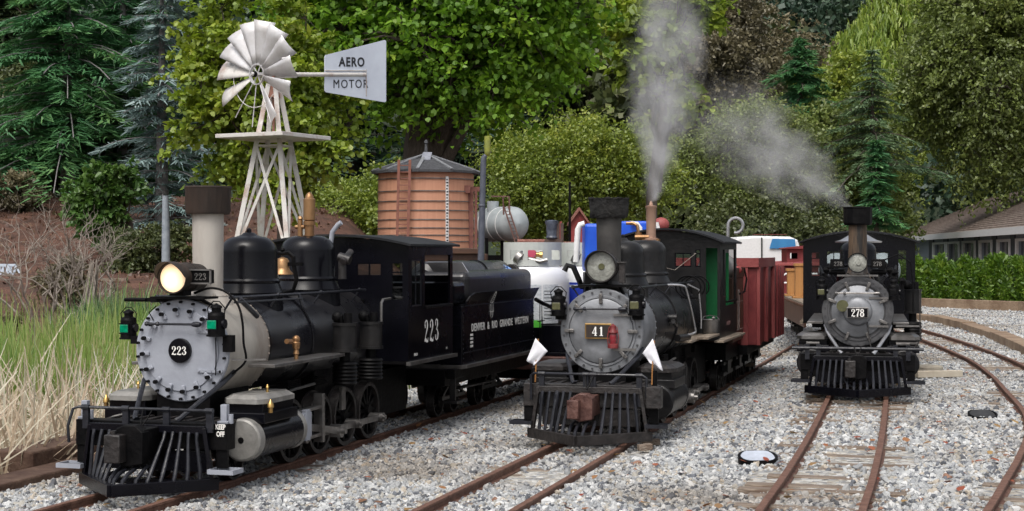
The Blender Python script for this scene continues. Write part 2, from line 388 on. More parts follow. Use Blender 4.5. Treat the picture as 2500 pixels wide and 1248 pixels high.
def loco(key, P, label):
    pos, deg = POSE[key]; R_ = P['R']; zc = P['zc']
    t = thing('steam_locomotive', label, 'locomotive', pos, -math.radians(deg), 'steam locomotives standing side by side')
    B = K['black']; FL = K['flat']
    ve = P['cabv']; cw = P['cabw']; vr = P['cabr']; sb = P.get('sbv', .235)
    # boiler and smokebox
    m = MB(); m.lathe((0,0,zc),(0,1,0),[(0,R_),(sb,R_),(sb,R_*.99)],48); sbx = m.build('smokebox', K[P['sbmat']], t)
    m = MB()
    for k in range(40):
        a = math.radians(-200 + k*9*1.0); a = 2*math.pi*k/40
        m.ball((R_*math.cos(a)*1.003, sb-.006, zc+R_*math.sin(a)*1.003), .0032, 6)
        if k % 2 == 0: m.ball((R_*math.cos(a)*1.003, .012, zc+R_*math.sin(a)*1.003), .0026, 6)
    m.build('rivets', K[P['sbmat']], sbx)
    m = MB(); m.lathe((0,sb,zc),(0,1,0),[(-.002,R_*1.012),(.006,R_*1.012),(.006,R_*.99)],48,True,False); m.build('joint_ring', K['sootbrown'] if key!='A' else B, sbx)
    m = MB(); rb = R_*.985; m.lathe((0,sb,zc),(0,1,0),[(0,rb),(.40,rb*1.0),(ve-sb+.02,rb*1.06)],48)
    blr = m.build('boiler', K['boiler'], t)
    m = MB()
    for vv in P['bands']:
        m = MB(); m.lathe((0,vv,zc),(0,1,0),[(-.005,rb*1.0+.0015),(-.005,rb*1.03+.002),(.005,rb*1.03+.002),(.005,rb)],48,True,False); m.build('boiler_band', K['boiler'], blr)
    # firebox and frame
    m = MB(); m.box(-.085,.085,ve-.35,ve+.12,.10,zc-.02); m.build('firebox', FL, t, .004)
    m = MB()
    for s in (-1,1): m.box(s*.062-.008,s*.062+.008,-.10,vr,.07,.125)
    m.box(-.075,.075,.0,.22,.10,zc-R_+.03); m.box(-.06,.06,-.14,vr,.10,.13); m.box(-.08,.08,ve-.1,vr,.05,.20)
    m.build('frame', FL, t, .002)
    # smokebox front
    if P['front'] == 'flat':
        m = MB(); m.lathe((0,0,zc),(0,-1,0),[(-.002,R_*1.005),(.006,R_*1.005),(.0085,R_*.985)],64,False); fr = m.build('smokebox_front', K['silver'], t)
        m = MB(); m.lathe((0,-.0085,zc),(0,-1,0),[(0,R_*.80),(.003,R_*.80),(.0035,R_*.795)],64,False)
        d = m.build('smokebox_door', K['silver'], fr)
        m = MB()
        for k in range(22):
            a = 2*math.pi*(k+.5)/22; c = (math.cos(a)*R_*.945, -.008, zc+math.sin(a)*R_*.945); m.cyl(c,(c[0],-.018,c[2]),.0034,None,8)
        m.build('bolts', FL, fr)
        for k in range(16):
            a = 2*math.pi*(k+.25)/16
            if k in (0,15): continue
            r0, r1 = R_*.68, R_*.86; m = MB(); ca, sa = math.cos(a), math.sin(a)
            m.bar((ca*r0,-.0155,zc+sa*r0),(ca*r1,-.0155,zc+sa*r1),.010,.007,(0,1,0)); dg_ = m.build('door_clamp', K['silver'], d, .002)
            m = MB(); rc = R_*.80; m.cyl((ca*rc,-.018,zc+sa*rc),(ca*rc,-.029,zc+sa*rc),.0052,None,8); m.build('nut', FL, dg_)
        for zz, a in ((zc+.048,1),(zc-.05,1)):
            m = MB(); m.box(R_*.36,R_*.9,-.0165,-.012,zz-.004,zz+.004)
            for q in range(4): m.ball((R_*(.42+.13*q),-.018,zz),.0018,6)
            m.build('hinge_strap', K['silver'], d)
        m = MB(); m.tube([(R_*.78,-.02,zc-.06),(R_*.80,-.022,zc-.01),(R_*.78,-.02,zc+.035)],.0015,5); m.build('wire', FL, fr); m = MB()
        m.tube([(-R_*.6,-.012,zc+.075),(-R_*.66,-.02,zc+.095),(-R_*.5,-.02,zc+.112)],.0015,5); m.build('wire', FL, fr)
        pl = MB(); pl.lathe((0,-.012,zc),(0,-1,0),[(0,.031),(.008,.031),(.010,.029)],32,False); pp = pl.build('number_plate', B, fr)
        numerals('number', '223', .0225, K['white_txt'], pp, frame((0,-.0222,zc),(1,0,0),(0,0,1)))
        gz = zc+.067; x0,x1=-.085,.062
    else:
        m = MB(); m.lathe((0,0,zc),(0,-1,0),[(-.002,R_*1.02),(.006,R_*1.02),(.009,R_*1.0),(.009,R_*.86),(.013,R_*.85),(.013,R_*.80),(.007,R_*.79),(.007,R_*.5),(.007,.001)],64,True,False); fr = m.build('smokebox_front', K['graphd'] if key=='C' else K['graph'], t)
        dr = P.get('doorr', .74)
        pr_ = [(.007,R_*dr),(.014,R_*dr),(.0155,R_*(dr-.015))]
        if key == 'C':
            pr_ += [(.017,R_*.62),(.019,R_*.60),(.022,R_*.42),(.030,R_*.40)] + [(.030+.016*math.sin(a*math.pi/12), R_*.40*math.cos(a*math.pi/12)) for a in range(1,6)] + [(.047,.001)]
        else: pr_ += [(.016,R_*.5),(.017,.001)]
        m = MB(); m.lathe((0,0,zc),(0,-1,0),pr_,64,True,False); d = m.build('smokebox_door', K['graph'] if key=='C' else K['graph'], fr)
        m = MB()
        for k in range(26):
            a = 2*math.pi*(k+.5)/26; c = (math.cos(a)*R_*.94,-.008,zc+math.sin(a)*R_*.94); m.cyl(c,(c[0],-.014,c[2]),.0036,None,6)
        m.build('bolts', K['graphd'], fr)
        for k in range(8):
            a = 2*math.pi*k/8+math.pi/8*(1 if key=='C' else 0) + (math.pi/2 if 0 else 0)
            if key=='B': a = math.radians([90,270,180,0,225,315,135,45][k])
            r0, r1 = R_*.66, R_*.90; ca, sa = math.cos(a), math.sin(a); m = MB()
            m.bar((ca*r0,-.019,zc+sa*r0),(ca*r1,-.019,zc+sa*r1),.011,.008,(0,1,0)); m.cyl((ca*R_*.8,-.02,zc+sa*R_*.8),(ca*R_*.8,-.032,zc+sa*R_*.8),.0045,None,8)
            m.build('door_clamp', K['steel'], d, .0015)
        for zz in ((zc+.05),(zc-.055)):
            m = MB(); m.box(R_*.32,R_*.86,-.024,-.018,zz-.004,zz+.004); m.build('hinge_strap', K['steel'], d)
        gz = zc+.068; x0,x1=-.078,.078
        z0 = zc + P['platez']; ww, hh = (.041,.0235) if key=='B' else (.040,.020)
        pm = K['brass'] if key=='B' else K['steel']; px = -.006 if key=='B' else 0; pv = -.024 if key=='B' else -.05
        pl = MB(); pl.box(px-ww,px+ww,pv-.006,pv,z0-hh,z0+hh); pp = pl.build('number_plate', pm, fr, .001)
        pl = MB(); pl.box(px-ww*.9,px+ww*.9,pv-.0075,pv-.005,z0-hh*.82,z0+hh*.82); pl.build('panel', K['sootbrown'] if key=='B' else B, pp)
        numerals('number', P['num'], .028 if key=='B' else .030, K['white_txt'], pp, frame((px,pv-.0078,z0),(1,0,0),(0,0,1)), 1.25 if key=='B' else 1.0, .95 if key=='B' else .85)
    m = MB(); m.tube([(x0,-.032,gz),(x1,-.032,gz)],.0032,8)
    for xx in (x0,x0+.03,x1-.015 if P['front']=='flat' else x1): m.ball((xx,-.032,gz),.0065,8); m.cyl((xx,-.03,gz),(xx,-.008,gz),.003,None,6)
    m.lathe((x1-.02,-.032,gz),(1,0,0),[(0,.005),(.012,.0075),(.022,.006),(.026,.001)],10); m.build('grab_iron', K['slat'] if key!='C' else K['steel'], fr)
    # chimney
    sv, r0, r1, ztop, cr, c0, c1 = P['stack']; zb = zc+R_
    m = MB(); m.lathe((0,sv,zb-.02),(0,0,1),[(0,r0*1.75),(.022,r0*1.5),(.032,r0*1.12),(.045,r0)],36,True,False)
    m.lathe((0,sv,zb+.02),(0,0,1),[(0,r0*1.0),(ztop-zb-.02,r1)],36); st = m.build('chimney', K[P['stmat']], t)
    m = MB(); m.lathe((0,sv,zb+.0),(0,0,1),[(0,r0*1.5),(.006,r0*1.5),(.006,r0*1.3)],36,True,False)
    for k in range(8): a=2*math.pi*k/8; m.cyl((math.cos(a)*r0*1.4,sv+math.sin(a)*r0*1.4,zb),(math.cos(a)*r0*1.4,sv+math.sin(a)*r0*1.4,zb+.012),.004,None,6)
    m.build('chimney_base', K[P['stmat']], st)
    m = MB(); m.lathe((0,sv,c0),(0,0,1),[(0,r1*.98),(-.003,cr*.93),(.004,cr),(c1-c0-.008,cr*1.01),(c1-c0-.004,cr*1.05),(c1-c0,cr*1.04),(c1-c0-.002,cr*.9),(c1-c0-.03,cr*.86)],36 if key!='C' else 14,key!='C',False)
    cap = m.build('spark_arrestor', K[P['capmat']], st)
    if key == 'B':
        tx = bpy.data.textures.new('rough_soot','CLOUDS'); tx.noise_scale=.02
        su = cap.modifiers.new('sub','SUBSURF'); su.subdivision_type='SIMPLE'; su.levels=su.render_levels=2
        dm = cap.modifiers.new('disp','DISPLACE'); dm.texture=tx; dm.strength=.012
    # headlight
    hv, hz, hr, hl, hood = P['head']
    m = MB(); m.lathe((0,hv,hz),(0,1,0),[(0,hr*1.0),(-.004,hr*1.05),(-.004,hr*1.1),(.006,hr*1.1),(.008,hr*1.04),(hl*.5,hr*1.04),(hl*.5,hr*1.08),(hl*.55,hr*1.08),(hl*.56,hr*1.03),(hl,hr*.95),(hl+.01,hr*.6),(hl+.012,.001)],36,True,False); hd = m.build('headlight', K['worn' if key!='A' else 'sootbrown'] if key!='C' else B, t)
    m = MB(); m.lathe((0,hv+.004,hz),(0,-1,0),[(0,hr*1.0),(.002,hr*.8),(.0045,hr*.4),(.006,.001)],36,True,False); m.build('lens', K['lit'] if key=='A' else K['lens'], hd)
    if key != 'A':
        m = MB(); m.lathe((.003,hv-.003,hz),(0,-1,0),[(0,.010),(.002,.009),(.002,.001)],20); m.build('bulb', K['olivelens'] if key=='B' else K['lens'], hd)
    if hood:
        m = MB(); vs=[]; n=17
        for i in range(n):
            a = math.radians(-8+196*i/(n-1)); ext = hood*math.sin(max(0,math.pi*(i/(n-1))))**.6
            for rr in (hr*1.1,hr*1.14):
                for q in (0,1): vs.append((math.cos(a)*rr, hv+.004-(ext*q), hz+math.sin(a)*rr))
        fs=[]
        for i in range(n-1):
            a=4*i;b=4*(i+1); fs += [(a,a+1,b+1,b),(a+2,b+2,b+3,a+3),(a+1,a+3,b+3,b+1),(a,b,b+2,a+2)]
        m.add(vs,fs,True); m.build('lamp_visor', K['worn' if key=='B' else 'sootbrown'], hd)
    m = MB(); m.box(-.075,.075,hv+.02,hv+.10,hz-hr*1.1-.014,hz-hr*1.1-.008)
    for s in (-1,1): m.bar((s*.05,hv+.04,hz-hr*1.1-.01),(s*.06,.04,zc+R_*.86),.008,.006)
    m.box(-.02,.02,hv+.02,hv+.06,hz-hr*1.15-.004,hz-hr*.9)
    m.build('lamp_bracket', FL if key!='C' else K['steel'], hd)
    if key == 'A':
        m = MB(); px = .060; m.box(px-.030,px+.030,-.022,-.006,hz-.014,hz+.020); nb = m.build('number_box', FL, hd, .001)
        m = MB(); z0,z1=hz-.016,hz+.022
        for (a,b,c,d_) in ((px-.031,px+.031,z0,z0+.004),(px-.031,px+.031,z1-.004,z1),(px-.031,px-.027,z0,z1),(px+.027,px+.031,z0,z1)): m.box(a,b,-.027,-.0225,c,d_)
        m.build('bezel', K['steel'], nb); numerals('number','223',.018,K['steel'],nb,frame((px,-.0235,hz+.003),(1,0,0),(0,0,1)))
    if key == 'C':
        for s in (-1,1):
            m = MB(); m.box(s*.075-.026,s*.075+.026,hv+.02,hv+.035,hz-.02,hz+.014); nb = m.build('number_box', FL, hd, .001)
            numerals('number','278',.017,K['steel'],nb,frame((s*.072,hv+.0185,hz-.004),(1,0,0),(0,0,1)))
            m = MB(); m.cyl((s*.045,hv+.05,hz-.034),(s*.105,hv+.05,hz-.034),.011); m.build('classification_lamp', FL, hd)
    if key == 'B':
        m = MB(); m.box(.052,.070,-.0,.02,hz-.05,hz+.012); m.box(.046,.074,-.004,.024,hz+.010,hz+.014); m.build('number_box', K['worn'], hd, .001)
    # domes
    dm = K['black'] if key!='B' else K['worn2']
    for i,(v,r,zt,lr) in enumerate(P['domes']): dome(t, 'sand_dome' if i==0 else 'steam_dome', v, r, zt, zc+R_+.008, dm, lr)
    # beam
    zb0, zb1 = P['beamz']; bw = .205; bv = -.165
    m = MB(); m.box(-bw,bw,bv,bv+.045,zb0,zb1); bm = m.build('buffer_beam', FL if key!='B' else K['worn'], t, .0015)
    m = MB(); m.box(-bw*.78,bw*.78,bv+.045,-.02,zb1-.012,zb1-.004)
    for k in range(9): m.bar((-bw*.7+k*.036,bv+.05,zb1-.001),(-bw*.7+k*.036,-.025,zb1-.001),.012,.003)
    m.build('deck_plate', K['worn'], bm)
    m = MB(); hz_ = zb1+.032
    xs = (-.17,-.06,.05,.165) if key=='A' else (-.145,-.01,.012,.15)
    if key=='C': xs = (-.18,-.14,.135,.18)
    rr = .0038
    if key=='A': pts=[(-.205,bv-.03,zb0+.01),(-.205,bv-.035,zb0+.05),(-.2,bv-.02,hz_-.004),(-.19,bv-.012,hz_),(.17,bv-.012,hz_),(.175,bv-.01,zb1)]
    elif key=='B': pts=[(-.178,bv-.01,zb0+.02),(-.178,bv-.012,hz_-.006),(-.17,bv-.012,hz_),(.16,bv-.012,hz_),(.172,bv-.012,hz_-.008),(.172,bv-.01,zb0+.03)]
    else: pts=[(-.235,bv-.01,hz_-.01),(.235,bv-.01,hz_-.01)]; rr=.006
    m.tube(pts, rr, 8)
    for x in xs: m.box(x-.008,x+.008,bv-.014,bv-.004,zb1-.02 if key!='B' else zb1-.06,hz_+.004); m.cyl((x-.010,bv-.012,pts[-2][2] if key=='C' else hz_),(x+.010,bv-.012,pts[-2][2] if key=='C' else hz_),.0065,None,8)
    m.build('beam_handrail', K['slat'], bm)
    if key=='A':
        for s in (-1,1):
            m = MB(); x=s*.190; m.box(x-.008,x+.008,bv+.012,bv+.028,zb1,zb1+.045); m.box(x-.014,x+.014,bv+.006,bv+.034,zb1,zb1+.006); m.cyl((x+.016,bv+.02,zb1),(x+.016,bv+.02,zb1+.022),.006)
            m.build('flag_socket', K['silver'], bm, .001)
        text('warning_lettering','KEEP\nOFF',.017,K['white_txt'],bm,frame((.1885,bv-.0006,zb0+.047),(1,0,0),(0,0,1)),.72,.0006)
    elif key=='B':
        for s in (-1,1):
            m = MB(); x = -.178 if s<0 else .19; m.cyl((x,bv+.02,zb1-.05),(x,bv+.02,zb1+.045),.008); m.build('flag_socket', FL, bm)
        m = MB(); m.box(.172,.215,bv-.02,bv+.02,zb0+.004,zb1-.002); m.build('corner_box', K['worn'], bm, .001)
    # stays from smokebox to beam
    for s in (-1,1):
        m = MB(); m.tube([(s*R_*.93,.045,zc-.055),(s*R_*.86,.0,zc-.08),(s*.062,bv+.035,zb1+.006),(s*.055,bv+.03,zb1)],[.0065,.0065,.0065,.009],8); m.build('stay', K['slat'] if key!='C' else K['bright'], t)
    # steps
    for s in (-1,1):
        m = MB(); x = s*.19; m.box(x-.014,x+.014,bv+.005,bv+.014,.062,zb0+.01); 
        m.build('step_hanger', FL, bm)
        m = MB(); x = s*.205; m.box(x-.034,x+.034,bv-.035,bv+.02,.052,.055)
        for (a,b,c,d_) in ((x-.034,x+.034,bv-.035,bv-.031),(x-.034,x+.034,bv+.016,bv+.02),(x-.034,x-.030,bv-.031,bv+.016),(x+.030,x+.034,bv-.031,bv+.016)): m.box(a,b,c,d_,.055,.063)
        st_ = m.build('step', K['silver'] if key=='A' else K['slat'], bm)
        m = MB(); m.box(x-.029,x+.029,bv-.030,bv+.015,.0552,.0565); m.build('tread', FL, st_)
    pl_ = pilot(t, 'black' if key!='B' else 'worn', zb1-.014)
    if key=='A': coupler(t, .122, -.235, FL, K['worn'], 1.05)
    elif key=='B': coupler(t, .115, -.235, K['rustred'], K['rustred'], .86)
    else: coupler(t, .115, -.235, FL, K['worn'], .95)
    m = MB(); m.tube([(-.012,bv-.012,hz_),(-.006,bv-.03,zb1+.01),(.0,bv-.045,zb1-.01)],.0022,5); m.tube([(.014,bv-.012,hz_),(.008,bv-.03,zb1+.008),(.0,bv-.045,zb1-.01)],.0018,5); m.build('chain', FL, bm)
    if key!='A':
        x=-.095 if key=='B' else -.055
        m = MB(); m.tube([(x,bv-.006,zb1-.01),(x,bv-.028,zb1-.03),(x-.004,bv-.03,zb0-.01),(x-.006 if key=='B' else x+.012,bv-.03,.055),(x-.004 if key=='B' else x+.035,bv-.03,.038)],[.004,.008 if key=='B' else .004,.008 if key=='B' else .004,.006 if key=='B' else .004,.004],8); m.build('brake_hose', K['slat'], bm)
    # cylinders
    cu = .172; czz = .112; cR = .053
    for s in (-1,1):
        c0_, c1_ = -.02, .262
        m = MB(); m.cyl((s*cu,c0_+.02,czz),(s*cu,c1_-.012,czz),cR*.97,None,36); cy = m.build('cylinder', B if key!='B' else K['worn2'], t)
        for (a,b) in ((c0_-.004,c0_+.026),(c1_-.022,c1_)):
            m = MB(); m.lathe((s*cu,a,czz),(0,1,0),[(0,cR*.9),(.003,cR),(b-a-.002,cR*1.02),(b-a,cR*.97)],40); m.build('cylinder_head', K['headgrey'] if key=='A' else K['worn2'], cy, .001)
        if key=='A':
            m = MB(); m.lathe((s*cu,c0_-.004,czz),(0,-1,0),[(0,.008),(.002,.007),(.002,.001)],14); m.build('centre_plug', FL, cy)
        m = MB(); x0_,x1_ = (s*.105,s*.225) if s>0 else (s*.225,s*.105)
        m.box(x0_,x1_,.0,.20,czz+cR*.75,czz+cR*.75+.026); m.box(x0_+.008,x1_-.008,.01,.19,czz+cR*.75+.02,.200); ch = m.build('valve_chest', B if key!='B' else K['worn2'], cy, .002)
        m = MB(); z0=.200; xa,xb=x0_-.002,x1_+.002; va,vb_=-.004,.204
        cvt=[(xa,va+.03),(xa+.02,va),(xb-.02,va),(xb,va+.03),(xb,vb_-.03),(xb-.02,vb_),(xa+.02,vb_),(xa,vb_-.03)]
        vs=[(a,b,z0) for a,b in cvt]+[(a,b,z0+.012) for a,b in cvt]+[((a-(xa+xb)/2)*.72+(xa+xb)/2,(b-.1)*.86+.1,z0+.022) for a,b in cvt]
        fs=[tuple(range(8))[::-1],tuple(range(16,24))]+[(k,(k+1)%8,(k+1)%8+8,k+8) for k in range(8)]+[(k+8,(k+1)%8+8,(k+1)%8+16,k+16) for k in range(8)]
        m.add(vs,fs); m.build('steam_chest_cover', K['headgrey'] if key=='A' else K['steel'] if key=='C' else K['worn'], ch)
        if key=='A':
            m = MB(); m.lathe((s*.185,.10,.222),(0,0,1),[(0,.004),(.01,.003),(.012,.005),(.02,.001)],8); m.build('oil_cup', K['brass'], ch); m = MB(); m.lathe((s*.232,.02,.178),(0,0,1),[(0,.006),(.012,.006),(.014,.009),(.022,.008),(.028,.004),(.034,.001)],10); m.build('oil_cup', K['brass'], ch)
        # crosshead, guides, rods
        m = MB(); m.bar((s*cu,c1_,czz+.038),(s*cu,.46,czz+.038),.02,.009); m.bar((s*cu,c1_,czz-.038),(s*cu,.46,czz-.038),.02,.009)
        m.box(s*cu-.014,s*cu+.014,.452,.468,czz-.06,czz+.075); m.build('guide_bars', K['steel'] if key=='A' else K['worn2'], cy, .001)
        m = MB(); m.box(s*(cu+.004)-.016,s*(cu+.004)+.016,.31,.365,czz-.034,czz+.034); m.box(s*(cu+.004)-.018,s*(cu+.004)+.018,.323,.352,czz-.042,czz+.042); m.cyl((s*cu,c1_,czz),(s*cu,.31,czz),.006); m.build('crosshead', K['silver'] if key=='A' else K['steel'], cy, .002)
    # wheels
    for s in (-1,1):
        wheel(t, s*.103, .06, .052, .022, s, 8, .012)
        for v in P['axles']: wheel(t, s*.104, v, .088, .024, s, 12)
        pins = [(v, .078-.012) for v in P['axles']]
        m = MB(); u = s*.150
        m.bar((u,pins[0][0],.068),(u,pins[-1][0],.068),.006,.018,(0,0,1))
        for v,_ in pins: m.cyl((s*.115,v,.068),(u+s*.014,v,.068),.014,None,14); m.cyl((u,v,.068),(u+s*.020,v,.068),.008,None,10)
        rod = m.build('coupling_rod', K['steel'], t, .001)
        m = MB(); m.bar((s*.172,.335,.108),(s*.172,pins[1][0],.068),.007,.020,(0,0,1)); m.cyl((s*.150,pins[1][0],.068),(s*.184,pins[1][0],.068),.019,None,16); m.cyl((s*.165,pins[1][0],.068),(s*.196,pins[1][0],.068),.009,None,10); m.build('main_rod', K['steel'], rod, .001)
        m = MB(); m.tube([(s*.14,.2,.192),(s*.14,.36,.205),(s*.14,.5,.21)],.004,6); m.build('valve_rod', K['steel'], t)
        m = MB()
        for v in P['axles']:
            for k in range(6): m.bar((s*.118,v-.045+k*.001,.20+.005*k),(s*.118,v+.045-k*.001,.20+.005*k),.012,.003)
        m.build('spring', FL, t)
    # cab ------------------------------------------------
    z0, ze, zt = P['cabz']; cm = K[P['cabmat']]
    cab = MB(); th = .008
    arch = lambda a: ze + (zt-ze)*(1-(a/cw)**2)
    sheet_holes(cab, -cw, cw, z0, ze-.002, P['fwin'], front(ve), -th, 0)
    n=20; xs=[-cw+2*cw*i/n for i in range(n+1)]
    cab.prism([(x,ze-.002) for x in xs[::1]][:1]+[(xs[-1],ze-.002)]+[(x,arch(x)) for x in xs[::-1]], front(ve), -th, 0)
    for s in (-1,1):
        sheet_holes(cab, ve+th+.0005, vr, z0, ze-.003, P['swin'], side(s*(cw-th), s), 0, th)
    cab.prism([(-cw,ze-.003),(cw,ze-.003)]+[(x,arch(x)) for x in xs[::-1]], front(vr), 0, th)
    cb = cab.build('cab', cm, t)
    m = MB(); ov=.022
    xs2=[(-cw-.018)+(2*cw+.036)*i/n for i in range(n+1)]; vs=[]
    for x in xs2:
        z=ze+(zt-ze)*(1-(x/cw)**2)+.003
        for (vv,dz) in ((ve-.028,0),(vr+ov,0),(vr+ov,.007),(ve-.028,.007)): vs.append((x,vv,z+dz))
    fs=[]
    for i in range(n):
        a=4*i;b=a+4
        for q in range(4): fs.append((a+q,a+(q+1)%4,b+(q+1)%4,b+q))
    fs += [(0,3,2,1),(4*n,4*n+1,4*n+2,4*n+3)]
    m.add(vs,fs,False); m.build('cab_roof', K['roofblk'], cb)
    # window sashes and panes
    for (a0,a1,b0,b1) in P['fwin']:
        m = MB(); am=(a0+a1)/2
        for (p,q,r_,s_) in ((a0,a0+.004,b0,b1),(a1-.004,a1,b0,b1),(a0+.004,a1-.004,b0,b0+.004),(a0+.004,a1-.004,b1-.004,b1)): m.box(p,q,ve+.001,ve+.005,r_,s_)
        if b1-b0>.2: continue
        if (a1-a0)>.06: m.box(am-.002,am+.002,ve+.001,ve+.005,b0+.004,b1-.004)
        elif b1-b0>.06: m.box(a0+.004,a1-.004,ve+.001,ve+.005,b0+(b1-b0)*.72,b0+(b1-b0)*.72+.004)
        wf = m.build('window', cm if key!='B' else K['black'], cb)
        g = MB(); g.box(a0+.003,a1-.003,ve+.0055,ve+.0065,b0+.003,b1-.003); g.build('pane', K['pane'], wf)
    for (a0,a1,b0,b1) in P['swin'][:P.get('nglass',1)]:
        for s in (-1,1):
            m = MB(); x=s*(cw-.004)
            for (p,q,r_,s_) in ((a0,a0+.004,b0,b1),(a1-.004,a1,b0,b1),(a0+.004,a1-.004,b0,b0+.004),(a0+.004,a1-.004,b1-.004,b1)): m.box(x-.002,x+.002,p,q,r_,s_)
            m.box(x-.0015,x+.0015,a0+(a1-a0)*.45,a0+(a1-a0)*.45+.003,b0+.004,b1-.004)
            wf = m.build('window', K['slat'], cb)
            g = MB(); g.box(x-s*.001-.0005,x-s*.001+.0005,a0+.003,a1-.003,b0+.003,b1-.003); g.build('pane', K['pane'], wf)
    for s in (-1,1):
        m = MB(); m.box(s*cw-.0+ (0 if s>0 else -.006), s*cw+(.006 if s>0 else 0), ve+.15, vr-.01, P['sill'], P['sill']+.008); m.build('arm_rest', K['flat'], cb, .001)
        m = MB(); x0_=s*cw+(0.0005 if s>0 else -.014); m.box(x0_,x0_+.0135,ve-.02,vr+.01,z0-.012,z0-.001); m.build('cab_sill', K['steel'] if key=='A' else K['wood'], cb)
    m = MB(); m.box(-cw,cw,ve,vr,z0-.010,z0-.0005); m.box(-.10,.10,ve-.01,ve+.12,z0+.0,z0+.19); m.build('backhead', FL, cb)
    if key != 'A':
        m = MB(); gx = .115 if key=='B' else .125
        m.box(gx,gx+(.062 if key=='B' else .016),ve+.12,ve+.13,z0+.02,ze-.02)
        if key=='B': m.box(.16,.195,ve+.30,ve+.31,z0+.1,ze-.04); m.box(-.195,.195,vr-.02,vr-.014,z0,z0+.12)
        m.build('cab_lining', K['green'], cb)
    # running boards
    for s in (-1,1):
        m = MB()
        for (a,b,z,x0_,x1_) in P['boards']:
            xa,xb=sorted((s*x0_,s*x1_)); m.box(xa,xb,a,b,z-.008,z)
        m.build('running_board', K[P['boardmat']], t, .001)
    # handrails
    for s in (-1,1):
        m = MB(); hr_=[(s*.105,.05,zc+.132),(s*.108,.4,zc+.131),(s*.11,ve-.02,zc+.131)]
        m.tube(hr_, .0042, 8)
        for v in (.06,.33,.62,ve-.06): m.ball((s*.107,v,zc+.132),.0065,8); m.cyl((s*.107,v,zc+.132),(s*.085,v,zc+.10),.003,None,6)
        if key=='A': m.tube([(s*.118,.05,zc+.120),(s*.125,.45,zc+.119)],.003,6); m.tube([(s*.112,.09,zc+.128),(s*.122,.13,zc+.10),(s*.128,.16,zc+.08)],.007,8); m.tube([(s*.11,.46,zc+.13),(s*.12,.47,zc+.095)],[.004,.008],8)
        m.build('handrail', K['slat'], t)
    return t, cb, blr, bm

K['worn2'] = mat('dull_black', (.006,.006,.007), (.018,.017,.017), 12, .34, 0, .15, 50, spec=.3)
K['roofblk'] = mat('roof_canvas', (.007,.008,.010), (.020,.021,.024), 10, .6, 0, .2, 60, spec=.3)
K['rustred'] = mat('rusty_coupler', (.055,.020,.016), (.15,.075,.06), 26, .55, .2, .4, 70)
def panemat():
    m = bpy.data.materials.new('window_glass'); m.use_nodes=True; n=m.node_tree.nodes; l=m.node_tree.links; n.clear()
    o=n.new('ShaderNodeOutputMaterial'); a=n.new('ShaderNodeBsdfTransparent'); a.inputs[0].default_value=(.75,.78,.78,1); g=n.new('ShaderNodeBsdfGlossy'); g.inputs['Roughness'].default_value=.03
    x=n.new('ShaderNodeMixShader'); x.inputs[0].default_value=.12; l.new(a.outputs[0],x.inputs[1]); l.new(g.outputs[0],x.inputs[2]); l.new(x.outputs[0],o.inputs[0]); return m
K['pane'] = panemat()

PA = dict(R=.129, zc=.3315, cabv=.974, cabw=.245, cabr=1.40, front='flat', sbmat='cream', bands=(.52,.80,.88), stack=(.133,.039,.041,.69,.0585,.681,.751), stmat='stackA', capmat='sootbrown',
  head=(-.055,.515,.036,.13,.045), domes=[(.373,.079,.622,.032),(.77,.082,.628,0)], beamz=(.105,.168), axles=(.40,.595,.785,.975), cabz=(.242,.598,.625), cabmat='black',
  fwin=[(-.157,-.073,.504,.546),(.073,.157,.504,.546),(.188,.229,.428,.548),(-.229,-.188,.428,.548)], swin=[(1.005,1.10,.41,.555),(1.125,1.375,.41,.57)], sill=.400,
  boards=[(.10,.565,.292,.13,.205)], boardmat='steel')
PB = dict(R=.127, zc=.324, cabv=1.10, cabw=.205, cabr=1.56, front='dome', doorr=.78, platez=.0, sbmat='graph', sbv=.225, bands=(.62,.88), stack=(.1,.036,.040,.68,.060,.675,.735), stmat='stackB', capmat='soot',
  head=(-.02,.521,.044,.085,.026), domes=[(.315,.071,.60,.026),(.70,.075,.607,0)], beamz=(.105,.172), axles=(.42,.63,.84,1.05), cabz=(.245,.602,.645), cabmat='worn2',
  fwin=[(-.16,-.04,.50,.56),(.035,.098,.51,.562),(.112,.132,.51,.575),(.152,.195,.262,.58)], swin=[(1.17,1.22,.40,.575),(1.25,1.53,.36,.575)], sill=.372, nglass=0,
  boards=[(.62,1.08,.262,.12,.175),(.74,1.02,.268,.176,.215),(.95,1.56,.245,.205,.24)], boardmat='wood', num='41')
PC = dict(R=.130, zc=.307, cabv=1.0, cabw=.240, cabr=1.45, front='dome', doorr=.74, platez=-.004, sbmat='graphd', sbv=.22, bands=(.5,.8), stack=(.12,.037,.034,.64,.054,.635,.702), stmat='stackC', capmat='flat',
  head=(-.03,.489,.034,.07,0), domes=[(.36,.072,.57,.03),(.72,.074,.575,0)], beamz=(.096,.155), axles=(.40,.595,.785,.975), cabz=(.225,.572,.614), cabmat='black',
  fwin=[(-.206,-.166,.42,.53),(-.14,-.075,.475,.535),(.07,.13,.475,.532),(.165,.205,.39,.54)], swin=[(1.04,1.12,.38,.53),(1.15,1.42,.38,.54)], sill=.37,
  boards=[(.10,.95,.262,.13,.19),(-.02,.10,.19,.14,.19)], boardmat='steel', num='278')
locoA, cabA, blrA, beamA = loco('A', PA, 'black steam locomotive numbered 223 with a pale chimney, white front and its headlamp lit')
locoB, cabB, blrB, beamB = loco('B', PB, 'sooty steam locomotive with a rectangular brass framed plate numbered 41 and two white flags')
locoC, cabC, blrC, beamC = loco('C', PC, 'dark steam locomotive numbered 278, facing us squarely with a streaked rusty chimney and unlit headlamp')
FL = K['flat']
